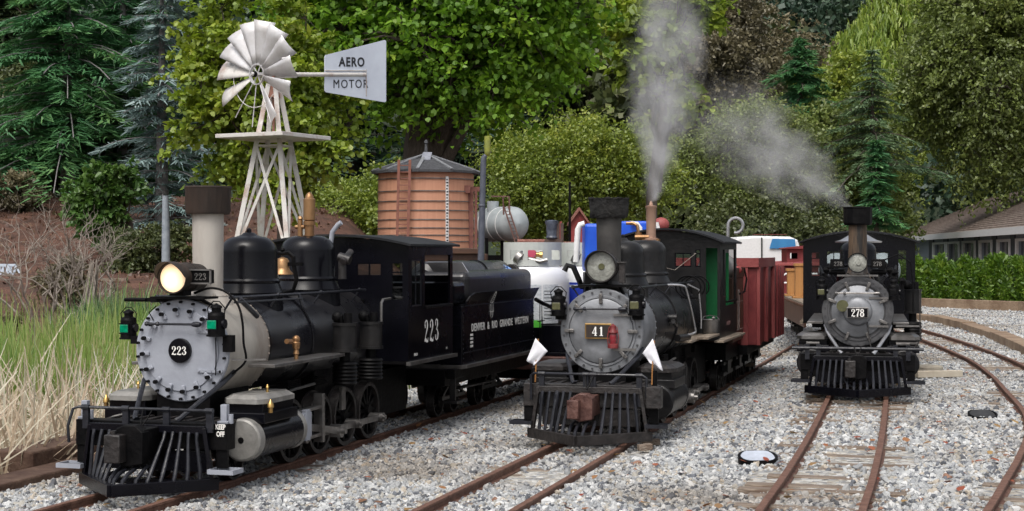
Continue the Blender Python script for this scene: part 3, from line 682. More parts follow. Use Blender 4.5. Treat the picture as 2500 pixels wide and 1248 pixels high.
# extras on 223
tm = frame((.2456,1.185,.328),(0,1,0),(0,0,1)); numerals('cab_number','223',.074,K['white_txt'],cabA,tm,1.22,.86)
text('cab_lettering','ENGLN',.011,K['white_txt'],cabA,frame((.2456,1.04,.259),(0,1,0),(0,0,1)),.9,.0003)
text('cab_lettering','1 8',.012,K['white_txt'],cabA,frame((.2456,1.335,.262),(0,1,0),(0,0,1)),.9,.0003)
m = MB(); 
m.prism([(-.10,.0),(-.11,.02),(.10,.03),(.105,.0)], lambda a,b,t: Vector((.2+a*.6, 1.44+b*.6+t*1.0, .582-.045*(1-(a/.11)**2*.2)-t*.5)), 0, .07); m.build('canvas_flap', K['cloth'], cabA)
m = MB(); m.tube([(.06,.80,.60),(.066,.80,.64),(.085,.80,.662),(.095,.80,.668)],.0075,10); m.build('whistle_pipe', K['silver'], locoA)
m = MB(); m.lathe((0,.78,.61),(0,0,1),[(0,.018),(.02,.018),(.02,.014),(.05,.014),(.05,.018),(.062,.018),(.064,.014),(.066,.018),(.128,.018),(.132,.013),(.138,.012),(.146,.007),(.15,.001)],18)
m.cyl((-.03,.78,.62),(-.03,.78,.675),.008); m.cyl((-.045,.78,.655),(-.015,.78,.655),.006); m.ball((-.03,.78,.68),.009,8); m.build('safety_valve', K['bronze'], locoA)
m = MB(); m.lathe((.012,.565,.515),(0,0,1),[(0,.031),(.004,.030),(.012,.022),(.02,.0195),(.04,.0185),(.046,.014),(.05,.003)],24); bell = m.build('bell', K['bronze'], locoA)
m = MB(); m.tube([(.014,.565,.462),(.045,.565,.47),(.056,.565,.50),(.046,.565,.545),(.046,.565,.565),(.03,.565,.578),(.012,.565,.575),(-.01,.565,.578),(-.024,.565,.565),(-.024,.565,.54),(-.036,.565,.50),(-.03,.565,.47),(.014,.565,.462)],.006,8)
m.bar((.03,.565,.545),(.075,.565,.545),.012,.010); m.ball((.012,.565,.586),.007,8); m.build('bell_yoke', FL, bell)
m = MB(); m.cyl((.13,.70,.565),(.165,.70,.555),.014,None,10); m.cyl((.15,.68,.55),(.15,.74,.58),.010,None,10); m.cyl((.14,.70,.50),(.14,.70,.56),.012); m.build('turret_valve', K['worn'], locoA)
def pump(root, u, v, ztop, zbot, r=.034):
    m = MB(); H = ztop-zbot; m.cyl((u,v,ztop-H*.45),(u,v,ztop),r,None,24)
    for z in (ztop-H*.45-.002,ztop-.006): m.cyl((u,v,z),(u,v,z+.008),r*1.1,None,24)
    p = m.build('air_pump', K['worn2'], root)
    m = MB(); m.cyl((u,v,ztop-H*.62),(u,v,ztop-H*.45),r*.45,None,14)
    m.lathe((u,v,zbot),(0,0,1),[(q*H*.37/12, r*(1.08 if q%2 else .96)) for q in range(13)],24); m.build('pump_cylinder', FL, p)
    m = MB(); m.tube([(u-.01,v,ztop),(u-.01,v-.005,ztop+.02),(u-.03,v-.01,ztop+.025)],.008,8); m.ball((u-.022,v,ztop+.018),.018,10); m.cyl((u+.01,v,ztop),(u+.01,v,ztop+.03),.012); m.build('pump_valve', FL, p)
pump(locoA,.19,.60,.375,.20); pump(locoA,.19,.80,.37,.20)
m = MB(); m.tube([(.20,.86,.37),(.20,.86,.425),(.20,.875,.435),(.19,.96,.436)],.0045,8); m.build('steam_pipe', K['steel'], locoA)
m = MB(); m.lathe((.17,.31,.292),(0,0,1),[(0,.006),(.012,.006),(.014,.009),(.024,.006),(.03,.010),(.044,.011),(.05,.006)],12); m.ball((.17,.31,.345),.011,10); m.cyl((.165,.29,.34),(.165,.26,.342),.007,None,8); m.build('check_valve', K['bronze'], locoA)
m = MB(); m.tube(sm([(.02,.02,.475),(.06,.03,.488),(.105,.03,.478),(.138,.03,.445),(.150,.03,.40),(.153,.03,.35),(.156,.035,.305),(.122,.03,.272)]),.0032,6); m.build('conduit', FL, locoA)
m = MB(); m.bar((.095,.005,.308),(.20,.06,.308),.012,.004); m.build('shelf_bracket', K['steel'], locoA)
m = MB(); m.bar((-.15,.0,.458),(-.02,.0,.458),.012,.010); m.tube([(-.16,-.01,.458),(-.10,-.01,.458)],.005,6); m.build('lamp_bar', FL, locoA)
lamp(locoA,-.167,.02,.358,.075,K['greenlens']); lamp(locoA,.108,-.03,.372,.08,K['greenlens'])
m = MB(); m.box(.12,.145,-.02,.0,.33,.372); m.box(-.15,-.125,.0,.02,.345,.365); m.build('lamp_bracket', FL, locoA)
m = MB(); m.bar((.17,.63,.125),(.17,.63,.19),.03,.008,(1,0,0)); m.build('link_hanger', K['steel'], locoA)
# extras on 41
lamp(locoB,-.130,-.03,.372,.082,K['olivelens']); lamp(locoB,.113,-.03,.376,.085,K['olivelens'])
m = MB(); m.box(.10,.13,-.03,.0,.36,.376); m.box(-.14,-.11,-.03,.0,.358,.372); m.build('lamp_bracket', FL, locoB)
m = MB(); m.lathe((0,.81,.60),(0,0,1),[(0,.026),(.014,.026),(.016,.018),(.03,.017),(.12,.018),(.124,.021),(.13,.021),(.132,.008),(.14,.006),(.148,.001)],20); vB = m.build('safety_valve', K['copper'] if 'copper' in K else mat('pale_copper',(.42,.27,.2),(.3,.18,.13),14,.5,.3), locoB)
m = MB(); m.box(-.03,.03,.795,.825,.60,.612); m.cyl((-.045,.81,.60),(-.045,.81,.635),.012); m.tube([(-.045,.81,.63),(-.05,.81,.66),(-.065,.81,.668),(-.09,.81,.668)],.006,8); m.cyl((-.055,.80,.618),(-.005,.80,.618),.009); m.build('valve_base', K['bronze'], locoB)
m = MB(); m.tube(sm([(.108,.52,.455),(.155,.55,.452),(.168,.57,.43),(.176,.69,.31),(.172,.70,.285),(.13,.66,.275)]),.0038,8); m.tube([(.125,.85,.45),(.16,.88,.43),(.165,.9,.34),(.165,.9,.29)],.003,6); m.build('steam_pipe', K['bright'], locoB)
m = MB()
for k in range(3): m.tube([(.125+.012*k+.045*math.cos(a),.86+.02*k,.44+.04*math.sin(a)) for a in [math.radians(q) for q in range(-40,300,20)]],.0028,6)
m.build('cable_coil', FL, locoB)
m = MB(); m.cyl((.118,.48,.345),(.15,.48,.345),.014); m.cyl((.14,.46,.335),(.14,.52,.32),.008); m.cyl((.14,.54,.275),(.15,.70,.27),.012); m.build('check_valve', K['worn2'], locoB)
m = MB(); m.tube([(.11,1.085,.56),(.13,1.0,.56),(.07,.9,.50),(.05,.8,.51)],.0012,5); m.build('bell_cord', K['barkpale'], locoB)
m = MB()
for k in range(4): m.box(.2052,.2058,1.28+k*.026,1.296+k*.026,.285+.003*(k%2),.300)
m.build('faded_marks', mat('faded_lettering',(.3,.16,.15)), cabB)
m = MB(); m.lathe((.17,1.27,.26),(0,0,1),[(0,.03),(.05,.032),(.07,.02),(.09,.012)],14); m.build('oil_can', mat('orange_tin',(.35,.13,.03),(.25,.08,.02),8,.4,.3), cabB)
# extras on 278
lamp(locoC,-.132,.0,.352,.078,K['olivelens']); lamp(locoC,.132,.0,.352,.078,K['flat'])
m = MB(); m.lathe((0,.72,.568),(0,0,1),[(0,.096),(.006,.098),(.012,.075),(.035,.035),(.04,.001)],28); m.build('dome_cap', K['bright'], locoC)
pump(locoC,.205,.15,.385,.19,.032)
m = MB(); m.box(.14,.225,.0,.12,.185,.193); m.box(.14,.225,-.01,.02,.25,.256); m.build('pump_bracket', K['steel'], locoC)
m = MB(); m.cyl((-.17,.05,.155),(-.17,.5,.155),.038,None,20); m.cyl((.17,.15,.145),(.17,.5,.145),.036,None,20); m.build('air_reservoir', K['black'], locoC)
m = MB()
for k in range(-3,4): m.tube([(k*.045,.3,.44),(k*.05,.5+.03*k,.47),(k*.052,.95,.44+.01*(k%3))],.006,6)
for (a,b,c) in ((-.12,.2,.46),(-.10,.1,.47),(.12,.12,.46),(.14,.2,.45),(.165,.1,.42),(.10,.3,.48)): m.ball((a,b,c),.014,8); m.cyl((a,b,c-.03),(a,b,c+.012),.007)
m.tube([(.08,.1,.44),(.10,.1,.50),(.15,.1,.52),(.195,.1,.49),(.205,.1,.40),(.205,.1,.3)],.003,6)
m.build('steam_pipe', FL, locoC)
m = MB(); m.tube([(.03,-.02,.31),(.04,-.03,.22),(.05,-.1,.17)],.0022,5); m.tube([(.225,.0,.39),(.228,.0,.2),(.20,.0,.165),(.15,-.02,.16)],.0022,5); m.build('conduit', K['worn'], locoC)
m = MB(); m.cyl((-.055,-.04,.328),(-.055,-.034,.328),.022,None,20); m.build('badge', K['olivelens'], locoC)

# flags, lantern, bucket: things of their own
def flag(name, u, v, z, label, lean, pts, ex=0):
    g = locoB.matrix_world if 0 else Matrix.Translation(Vector(POSE['B'][0])) @ Matrix.Rotation(-math.radians(POSE['B'][1]),4,'Z')
    p = g @ Vector((u,v,z)); t = thing(name, label, 'flag', p, -math.radians(15.75), 'white flags on the middle locomotive')
    m = MB(); m.tube([(0,0,-.03),(lean*.035,0,.035),(lean*.12,0,.100)],.0024,8); m.build('flag_staff', K['woodnew'], t)
    m = MB(); n = 8; vs=[]; fs=[]
    q00,q10,q11,q01 = [Vector((a,0,b)) for a,b in pts]
    for i in range(n+1):
        for j in range(n+1):
            a=i/n;b=j/n; p_=q00*(1-a)*(1-b)+q10*a*(1-b)+q11*a*b+q01*(1-a)*b; p_.y = -.004+.005*math.sin(a*7+b*3)*b
            vs.append(p_)
    for i in range(n):
        for j in range(n): k=i*(n+1)+j; fs.append((k,k+n+1,k+n+2,k+1))
    m.add(vs,fs,True); c = m.build('flag_cloth', K['cloth'], t); so_=c.modifiers.new('s','SOLIDIFY'); so_.thickness=.0012
    return t
# pts: corners in local (x,z) of a limp square
flag('flag',-.172,-.15,.205,'white flag on the left end of the middle locomotive\'s front beam',.08,[(.002,.102),(.040,.064),(-.002,.020),(-.026,.034)])
flag('flag',.183,-.15,.205,'white flag on the right end of the middle locomotive\'s front beam',.06,[(.003,.106),(-.028,.062),(-.004,.034),(.034,.012)])
gB = Matrix.Translation(Vector(POSE['B'][0])) @ Matrix.Rotation(-math.radians(POSE['B'][1]),4,'Z')
gA = Matrix.Translation(Vector(POSE['A'][0])) @ Matrix.Rotation(-math.radians(POSE['A'][1]),4,'Z')
t = thing('lantern','small red lantern standing on the bracket beside the brass number plate 41','lantern', gB @ Vector((.042,-.036,.2735)))
m = MB(); m.lathe((0,0,0),(0,0,1),[(0,.0165),(.004,.017),(.012,.016),(.014,.012)],18); m.lathe((0,0,.044),(0,0,1),[(0,.012),(.004,.014),(.012,.010),(.014,.009),(.024,.009),(.028,.003)],18); m.build('lantern_body', K['oxide'], t)
m = MB(); m.lathe((0,0,.013),(0,0,1),[(0,.010),(.015,.0125),(.031,.010)],16); m.build('globe', mat('red_glass',(.25,.02,.03),(.1,.05,.05),40,.1), t)
m = MB(); m.tube([(-.015,0,.01),(-.0165,0,.035),(-.012,0,.062),(0,0,.074),(.012,0,.062),(.0165,0,.035),(.015,0,.01)],.0014,5); m.build('bail', K['red'], t)
t = thing('bucket','grey galvanised bucket on the wooden running board in front of the middle locomotive\'s cab','bucket', gB @ Vector((.185,1.0,.2455+.024)))
m = MB(); m.lathe((0,0,0),(0,0,1),[(0,.020),(.002,.0265),(.045,.031),(.046,.0325),(.05,.033),(.05,.031),(.046,.0295),(.004,.025)],24,True,False); m.build('pail', K['steel'], t)
m = MB(); m.tube([(-.031,0,.048),(-.024,.01,.060),(0,.014,.064),(.024,.01,.060),(.031,0,.048)],.0014,5); m.ball((.012,.012,.054),.007,8); m.build('handle', K['steel'], t)
# ------------------------------------------------ land
C16, S16 = math.cos(math.radians(16)), math.sin(math.radians(16))
def sstep(a, b, x):
    t = np.clip((np.asarray(x, dtype=float)-a)/(b-a), 0, 1); return t*t*(3-2*t)
def yardz(x, y):
    q = np.asarray(x)*C16 - np.asarray(y)*S16
    return np.interp(q, [-1.884,-1.05,-.366], [-.05,-.036,0.0]) - .024
MARSH_Q = -2.31
def landz(x, y):
    x = np.asarray(x, dtype=float); y = np.asarray(y, dtype=float)
    q = x*C16 - y*S16; z = yardz(x, y); r = x/np.maximum(y, .5)
    left = 1 - sstep(-.12,-.05,r)
    marsh = (1 - sstep(MARSH_Q-.30, MARSH_Q-.02, q))*(1 - sstep(9, 16, y))
    z = z - .26*marsh
    bank = sstep(15.0,19,y)*.35 + sstep(19.5,26,y)*1.15
    z = z + left*bank + (1-left)*sstep(24,40,y)*.4*(1-sstep(.12,.2,r))
    z = z - sstep(.13,.2,r)*sstep(18,28,y)*1.0*(1-sstep(60,75,y))
    z = z + sstep(45,125,y)*26*(1-.0*r)
    return z
K['gravelbase'] = None
def gravel_material():
    m = bpy.data.materials.new('gravel_bed'); m.use_nodes=True; t=m.node_tree; n=t.nodes; l=t.links; b=n['Principled BSDF']; b.inputs['Roughness'].default_value=.9
    tc=n.new('ShaderNodeTexCoord'); v=n.new('ShaderNodeTexVoronoi'); v.inputs['Scale'].default_value=62; l.new(tc.outputs['Object'],v.inputs['Vector'])
    r=n.new('ShaderNodeValToRGB'); e=r.color_ramp.elements
    cols=[(.10,.10,.10),(.42,.40,.36),(.22,.23,.24),(.58,.57,.54),(.34,.30,.24),(.50,.50,.50)]
    while len(e)<len(cols): e.new(.5)
    for i,c in enumerate(cols): e[i].position=i/(len(cols)-1); e[i].color=(*c,1)
    s=n.new('ShaderNodeSeparateColor'); l.new(v.outputs['Color'],s.inputs[0]); l.new(s.outputs[0],r.inputs[0])
    # patches of soil and brown leaf mould among the stones
    no=n.new('ShaderNodeTexNoise'); no.inputs['Scale'].default_value=1.1; no.inputs['Detail'].default_value=7; l.new(tc.outputs['Object'],no.inputs['Vector'])
    r2=n.new('ShaderNodeValToRGB'); r2.color_ramp.elements[0].position=.60; r2.color_ramp.elements[1].position=.72; l.new(no.outputs[0],r2.inputs[0])
    mx=n.new('ShaderNodeMix'); mx.data_type='RGBA'; mx.inputs[7].default_value=(.20,.15,.10,1); l.new(r2.outputs[0],mx.inputs[0]); l.new(r.outputs[0],mx.inputs[6]); 
    mz=n.new('ShaderNodeMath'); mz.operation='MULTIPLY'; mz.inputs[1].default_value=.6; l.new(r2.outputs[0],mz.inputs[0]); l.new(mz.outputs[0],mx.inputs[0])
    # away from the yard the land is leaf mould and brown earth
    g=n.new('ShaderNodeAttribute'); g.attribute_name='yard'; n2=n.new('ShaderNodeTexNoise'); n2.inputs['Scale'].default_value=3; n2.inputs['Detail'].default_value=8; n2.inputs['Roughness'].default_value=.75; l.new(tc.outputs['Object'],n2.inputs['Vector'])
    r3=n.new('ShaderNodeValToRGB'); e3=r3.color_ramp.elements; e3[0].position=.36; e3[0].color=(.045,.022,.014,1); e3[1].position=.68; e3[1].color=(.17,.085,.055,1); q=e3.new(.55); q.color=(.11,.05,.032,1); l.new(n2.outputs[0],r3.inputs[0])
    w_=n.new('ShaderNodeAttribute'); w_.attribute_name='woods'; mw=n.new('ShaderNodeMix'); mw.data_type='RGBA'; mw.inputs[7].default_value=(.022,.035,.016,1); l.new(w_.outputs['Fac'],mw.inputs[0]); l.new(r3.outputs[0],mw.inputs[6])
    m3=n.new('ShaderNodeMix'); m3.data_type='RGBA'; l.new(g.outputs['Fac'],m3.inputs[0]); l.new(mw.outputs[2],m3.inputs[6]); l.new(mx.outputs[2],m3.inputs[7]); l.new(m3.outputs[2],b.inputs['Base Color'])
    bu=n.new('ShaderNodeBump'); bu.inputs['Strength'].default_value=1; bu.inputs['Distance'].default_value=.012; iv=n.new('ShaderNodeMath'); iv.operation='MULTIPLY'; iv.inputs[1].default_value=-1; l.new(v.outputs['Distance'],iv.inputs[0]); 
    ad=n.new('ShaderNodeMath'); ad.operation='ADD'; l.new(iv.outputs[0],ad.inputs[0]); l.new(n2.outputs[0],ad.inputs[1]); l.new(ad.outputs[0],bu.inputs['Height']); l.new(bu.outputs[0],b.inputs['Normal'])
    return m
ys = np.concatenate([np.linspace(-6,2,6,endpoint=False), np.linspace(2,12,70,endpoint=False), np.linspace(12,30,60,endpoint=False), np.linspace(30,150,50)])
us = np.linspace(-1,1,150); V=[]; nx=len(us)
for y in ys:
    hw = max(6.0, y*.95+6)
    for u in us: V.append((u*hw, y))
V = np.array(V); Z = landz(V[:,0], V[:,1])
rr_ = np.random.default_rng(3); Z = Z + np.where(V[:,1]>17, (rr_.random(len(V))-.5)*.16*np.clip((V[:,1]-17)/10,0,2.5)*.5, 0)
me = bpy.data.meshes.new('ground')
fs = [(j*nx+i, j*nx+i+1, (j+1)*nx+i+1, (j+1)*nx+i) for j in range(len(ys)-1) for i in range(nx-1)]
me.from_pydata([(a,b,c) for (a,b),c in zip(V,Z)], [], fs); me.polygons.foreach_set('use_smooth',[True]*len(fs))
q = V[:,0]*C16 - V[:,1]*S16
yard = sstep(MARSH_Q-.25, MARSH_Q, q)*(1-sstep(24,34,V[:,1]))
ya = me.attributes.new('yard','FLOAT','POINT'); ya.data.foreach_set('value', yard.astype(np.float32))
wa = me.attributes.new('woods','FLOAT','POINT'); wa.data.foreach_set('value', sstep(30,44,V[:,1]).astype(np.float32))
K['gravelbase'] = gravel_material(); me.materials.append(K['gravelbase'])
go = bpy.data.objects.new('ground', me); SC.collection.objects.link(go); tag(go, kind='structure')

# ------------------------------------------------ tracks
def track_line(key, v0, v1, step=.1):
    (X,Y,Z),d = POSE[key]; d = math.radians(d); n = int((v1-v0)/step)+1
    return [Vector((X+(v0+step*i)*math.sin(d), Y+(v0+step*i)*math.cos(d), Z)) for i in range(n)]
def smooth_line(pts, step=.08):
    """Catmull-Rom through (x,y,z) points"""
    P = [Vector(p) for p in pts]; P = [2*P[0]-P[1]] + P + [2*P[-1]-P[-2]]; out=[]
    for i in range(1,len(P)-2):
        n = max(2,int((P[i+1]-P[i]).length/step))
        for k in range(n):
            t=k/n; a,b,c,d=P[i-1],P[i],P[i+1],P[i+2]
            out.append(.5*((2*b)+(c-a)*t+(2*a-5*b+4*c-d)*t*t+(3*b-a-3*c+d)*t**3))
    out.append(P[-2]); return out
TRACKS = []
def track(line, label, gauge=.19, sl0=0, sl1=None, dz=0):
    t = thing('railway_track', label, 'railway track', line[0]*1.0, 0, 'narrow rails laid across the gravel yard')
    o = Vector(line[0]); TRACKS.append([Vector(p) for p in line])
    N = len(line); nr=[]
    for i in range(N):
        d = (line[min(i+1,N-1)]-line[max(i-1,0)]); d.z=0; d.normalize(); nr.append(Vector((d.y,-d.x,0)))
    prof = [(-.012,-.026),(.012,-.026),(.012,-.022),(.0035,-.019),(.0035,-.009),(.0075,-.006),(.0075,-.001),(.006,.0),(-.006,.0),(-.0075,-.001),(-.0075,-.006),(-.0035,-.009),(-.0035,-.019),(-.012,-.022)]
    for s in (-1,1):
        m = MB(); vs=[]; fs=[]; n=len(prof)
        for i in range(N):
            c = line[i]-o+nr[i]*s*(gauge/2+.0075)
            for a,b in prof: vs.append(c+nr[i]*a*1.1+Vector((0,0,b)))
        for i in range(N-1):
            for k in range(n):
                k2=(k+1)%n; fs.append((i*n+k,i*n+k2,(i+1)*n+k2,(i+1)*n+k))
        m.add(vs,fs,False); ro = m.build('rail', K['rust'], t)
        ro.data.materials.append(K['railtop'])
        for p_ in ro.data.polygons:
            if p_.normal.z > .9: p_.material_index = 1
    # sleepers
    acc = 0; cnt = 0; last = line[0]; proto=None
    for i in range(1,N):
        acc += (line[i]-last).length; last = line[i]
        if acc >= .086 and sl0 <= i and (sl1 is None or i <= sl1) and cnt < 95:
            acc = 0; cnt += 1; w_ = .172+rnd.uniform(-.012,.022)
            if proto is None:
                m = MB(); m.box(-.2,.2,-.018,.018,-.05,0); proto = m.build('sleeper', K['tie'], t, .002); so_=proto
            else: so_ = proto.copy(); SC.collection.objects.link(so_); so_.parent = t
            so_.location = line[i]-o+Vector((rnd.uniform(-.01,.01),0,-.0225+rnd.uniform(-.004,.003)+dz))
            so_.rotation_euler = (rnd.uniform(-.01,.01), rnd.uniform(-.01,.01), math.atan2(nr[i].y,nr[i].x)+rnd.uniform(-.03,.03)); so_.scale = (w_/.2,rnd.uniform(.85,1.25),1)
    return t
track(track_line('A',-1.6,5.5), 'rusty railway track running under the black locomotive 223 and its tender')
lb = track_line('B',-1.9,5.0)
track(lb, 'rusty railway track leading under the middle locomotive 41')
(cx_,cy_,cz_),cdg = POSE['C']
backC = [Vector((cx_+v*math.sin(math.radians(cdg)), cy_+v*math.cos(math.radians(cdg)), 0)) for v in (0,1.2,2.5,4)]
track(smooth_line([(.42,2.45,0),(.515,2.80,0),(.609,3.18,0),(.742,3.66,0),(.912,4.30,0),(1.06,4.88,0),(1.19,5.40,0)]+[tuple(p) for p in backC]), 'curved railway track leading under locomotive 278, sleepers showing in the gravel', dz=.003)
left = [(.60,2.35),(.78,2.75),(.971,3.18),(1.17,3.67),(1.33,4.07),(1.545,4.65),(1.72,5.23),(1.90,5.98),(2.10,6.85),(2.31,8.0),(2.56,10.1),(2.70,12.5),(2.70,16)]
mid = []
for i,(a,b) in enumerate(left):
    p=Vector((*left[max(i-1,0)],0)); q_=Vector((*left[min(i+1,len(left)-1)],0)); d=(q_-p).normalized(); mid.append((a+d.y*.10,b-d.x*.10,0.0))
track(smooth_line(mid,.1), 'long curved railway track on the right bending away beside the timber platform edge', dz=.001)
# loose stones ------------------------------------------------
gx = np.random.default_rng(11)
def scatter_pts(y0,y1,sp):
    out=[]
    y=y0
    while y<y1:
        hw=.40*y+.2; n=int(2*hw/sp); x=np.linspace(-hw,hw,n)+gx.uniform(-.5,.5,n)*sp; yy=y+gx.uniform(-.5,.5,n)*sp
        out.append(np.stack([x,yy],1)); y+=sp*.93
    return np.concatenate(out)
def keep(P):
    q=P[:,0]*C16-P[:,1]*S16; k=(q>MARSH_Q+.02)
    for li,line in enumerate(TRACKS):
        L=np.array([(p.x,p.y) for p in line]); st=max(1,len(L)//90); L=L[::st]
        d=np.full(len(P),9.); sd=np.zeros(len(P))
        for i in range(len(L)-1):
            a=L[i];b=L[i+1];ab=b-a;t=np.clip(((P-a)@ab)/(ab@ab),0,1);c=a+t[:,None]*ab;dd=P-c;ds=np.hypot(dd[:,0],dd[:,1]); m=ds<d; d[m]=ds[m]
        k &= ~((d>.088)&(d<.117))
        # thinner between the rails and at sleeper ends, in patches
        nz=np.sin(P[:,0]*9+li)*np.cos(P[:,1]*7.3+2*li)+np.sin(P[:,1]*3.1+li)*.6
        th = (d<.20)&(nz+gx.uniform(-.5,.5,len(P))> (.25 if li>1 else .75)); k &= ~th
    return k
def gravel(name, P, size, tagit):
    k = keep(P); P = P[k]; z = yardz(P[:,0],P[:,1]) + gx.uniform(-.25,.35,len(P))*size
    me = bpy.data.meshes.new(name); me.vertices.add(len(P)); me.vertices.foreach_set('co', np.column_stack([P,z]).astype(np.float32).ravel())
    rs = me.attributes.new('size','FLOAT','POINT'); rs.data.foreach_set('value',(size*gx.lognormal(0,.28,len(P))).astype(np.float32))
    o = bpy.data.objects.new(name, me); SC.collection.objects.link(o)
    g = bpy.data.node_groups.new(name,'GeometryNodeTree'); g.interface.new_socket('Geometry',in_out='INPUT',socket_type='NodeSocketGeometry'); g.interface.new_socket('Geometry',in_out='OUTPUT',socket_type='NodeSocketGeometry')
    n=g.nodes; l=g.links; gi=n.new('NodeGroupInput'); goo=n.new('NodeGroupOutput')
    ip=n.new('GeometryNodeInstanceOnPoints'); ico=n.new('GeometryNodeMeshIcoSphere'); ico.inputs['Radius'].default_value=.5; ico.inputs['Subdivisions'].default_value=2
    sp=n.new('GeometryNodeSetPosition'); nv=n.new('ShaderNodeTexNoise'); nv.noise_dimensions='3D'; nv.inputs['Scale'].default_value=1.7
    vm=n.new('ShaderNodeVectorMath'); vm.operation='SUBTRACT'; vm.inputs[1].default_value=(.5,.5,.5); v2=n.new('ShaderNodeVectorMath'); v2.operation='SCALE'; v2.inputs['Scale'].default_value=1.1
    l.new(nv.outputs['Color'],vm.inputs[0]); l.new(vm.outputs[0],v2.inputs[0]); l.new(v2.outputs[0],sp.inputs['Offset']); l.new(ico.outputs[0],sp.inputs['Geometry'])
    sm=n.new('GeometryNodeSetMaterial'); sm.inputs['Material'].default_value=K['stone']; l.new(sp.outputs[0],sm.inputs[0]); l.new(sm.outputs[0],ip.inputs['Instance'])
    rv=n.new('FunctionNodeRandomValue'); rv.data_type='FLOAT_VECTOR'; rv.inputs[0].default_value=(0,0,0); rv.inputs[1].default_value=(6.28,6.28,6.28); l.new(rv.outputs[0],ip.inputs['Rotation'])
    na=n.new('GeometryNodeInputNamedAttribute'); na.data_type='FLOAT'; na.inputs['Name'].default_value='size'
    rs_=n.new('FunctionNodeRandomValue'); rs_.data_type='FLOAT_VECTOR'; rs_.inputs[0].default_value=(.75,.75,.55); rs_.inputs[1].default_value=(1.35,1.2,1.0); rs_.inputs['Seed'].default_value=5
    ms=n.new('ShaderNodeVectorMath'); ms.operation='SCALE'; l.new(rs_.outputs[0],ms.inputs[0]); l.new(na.outputs[0],ms.inputs['Scale']); l.new(ms.outputs[0],ip.inputs['Scale'])
    st=n.new('GeometryNodeStoreNamedAttribute'); st.domain='INSTANCE'; st.data_type='FLOAT'; st.inputs['Name'].default_value='tint'
    rt=n.new('FunctionNodeRandomValue'); rt.data_type='FLOAT'; rt.inputs['Seed'].default_value=9; l.new(rt.outputs[1],st.inputs['Value'])
    l.new(gi.outputs[0],ip.inputs['Points']); l.new(ip.outputs[0],st.inputs[0]); l.new(st.outputs[0],goo.inputs[0])
    md=o.modifiers.new('stones','NODES'); md.node_group=g; tag(o,kind='stuff')
    return o
def stone_material():
    m=bpy.data.materials.new('crushed_stone'); m.use_nodes=True; t=m.node_tree;n=t.nodes;l=t.links;b=n['Principled BSDF']; b.inputs['Roughness'].default_value=.85
    a=n.new('ShaderNodeAttribute'); a.attribute_name='tint'; a.attribute_type='INSTANCER'
    r=n.new('ShaderNodeValToRGB'); e=r.color_ramp.elements; r.color_ramp.interpolation='CONSTANT'
    cols=[(0,(0.123,0.131,0.148)),(.13,(0.328,0.336,0.340)),(.34,(0.426,0.435,0.435)),(.52,(0.295,0.307,0.320)),(.66,(0.541,0.545,0.541)),(.80,(0.361,0.344,0.307)),(.90,(0.426,0.377,0.312)),(.955,(0.098,0.102,0.111)),(.992,(0.279,0.156,0.107))]
    while len(e)<len(cols): e.new(.5)
    for i,(p,c) in enumerate(cols): e[i].position=p; e[i].color=(*c,1)
    l.new(a.outputs['Fac'],r.inputs[0])
    tc=n.new('ShaderNodeTexCoord'); no=n.new('ShaderNodeTexNoise'); no.inputs['Scale'].default_value=2.5; l.new(tc.outputs['Object'],no.inputs['Vector'])
    mx=n.new('ShaderNodeMix'); mx.data_type='RGBA'; mx.blend_type='MULTIPLY'; mx.inputs[0].default_value=.5; l.new(r.outputs[0],mx.inputs[6]); l.new(no.outputs[0],mx.inputs[7])
    ge=n.new('ShaderNodeNewGeometry'); n3=n.new('ShaderNodeTexNoise'); n3.inputs['Scale'].default_value=1.6; n3.inputs['Detail'].default_value=5; l.new(ge.outputs['Position'],n3.inputs['Vector'])
    r4=n.new('ShaderNodeValToRGB'); r4.color_ramp.elements[0].position=.48; r4.color_ramp.elements[1].position=.74; r4.color_ramp.elements[0].color=(1,1,1,1); r4.color_ramp.elements[1].color=(.50,.42,.34,1); l.new(n3.outputs[0],r4.inputs[0])
    m4=n.new('ShaderNodeMix'); m4.data_type='RGBA'; m4.blend_type='MULTIPLY'; m4.inputs[0].default_value=1; l.new(r.outputs[0],m4.inputs[6]); l.new(r4.outputs[0],m4.inputs[7]); l.new(m4.outputs[2],b.inputs['Base Color']); return m
K['stone'] = stone_material()
g1 = gravel('gravel', np.concatenate([scatter_pts(2.9,8.5,.0102), scatter_pts(8.5,16.5,.024)]), .0114, True)
# fallen leaves
def leafpoly(L,W): return np.array([(0,0,0),(W*.5,L*.3,L*.06),(W*.38,L*.7,L*.05),(0,L,0),(-W*.38,L*.7,L*.05),(-W*.5,L*.3,L*.06)])
K['fallen'] = leafmat('fallen_leaves',[(.30,.10,.05),(.22,.04,.02),(.34,.22,.08),(.16,.08,.05)],.1)
V=[];vv=[]
for i in range(420):
    y=rnd.uniform(3,9); x=rnd.uniform(-.33*y,.34*y)
    if x*C16-y*S16 < MARSH_Q+.05: continue
    P=leafpoly(*[(rnd.uniform(.018,.034)),(rnd.uniform(.014,.024))]); a=rnd.uniform(0,6.28); ti=rnd.uniform(-.5,.5); c,s=math.cos(a),math.sin(a)
    P=P@np.array([[1,0,0],[0,math.cos(ti),math.sin(ti)],[0,-math.sin(ti),math.cos(ti)]])@np.array([[c,s,0],[-s,c,0],[0,0,1]]); V.append(P+np.array([x,y,float(yardz(x,y))+.012])); vv.append(rnd.random())
tag(fastmesh('fallen_leaves', np.concatenate(V), 6, K['fallen'], vv), kind='stuff')

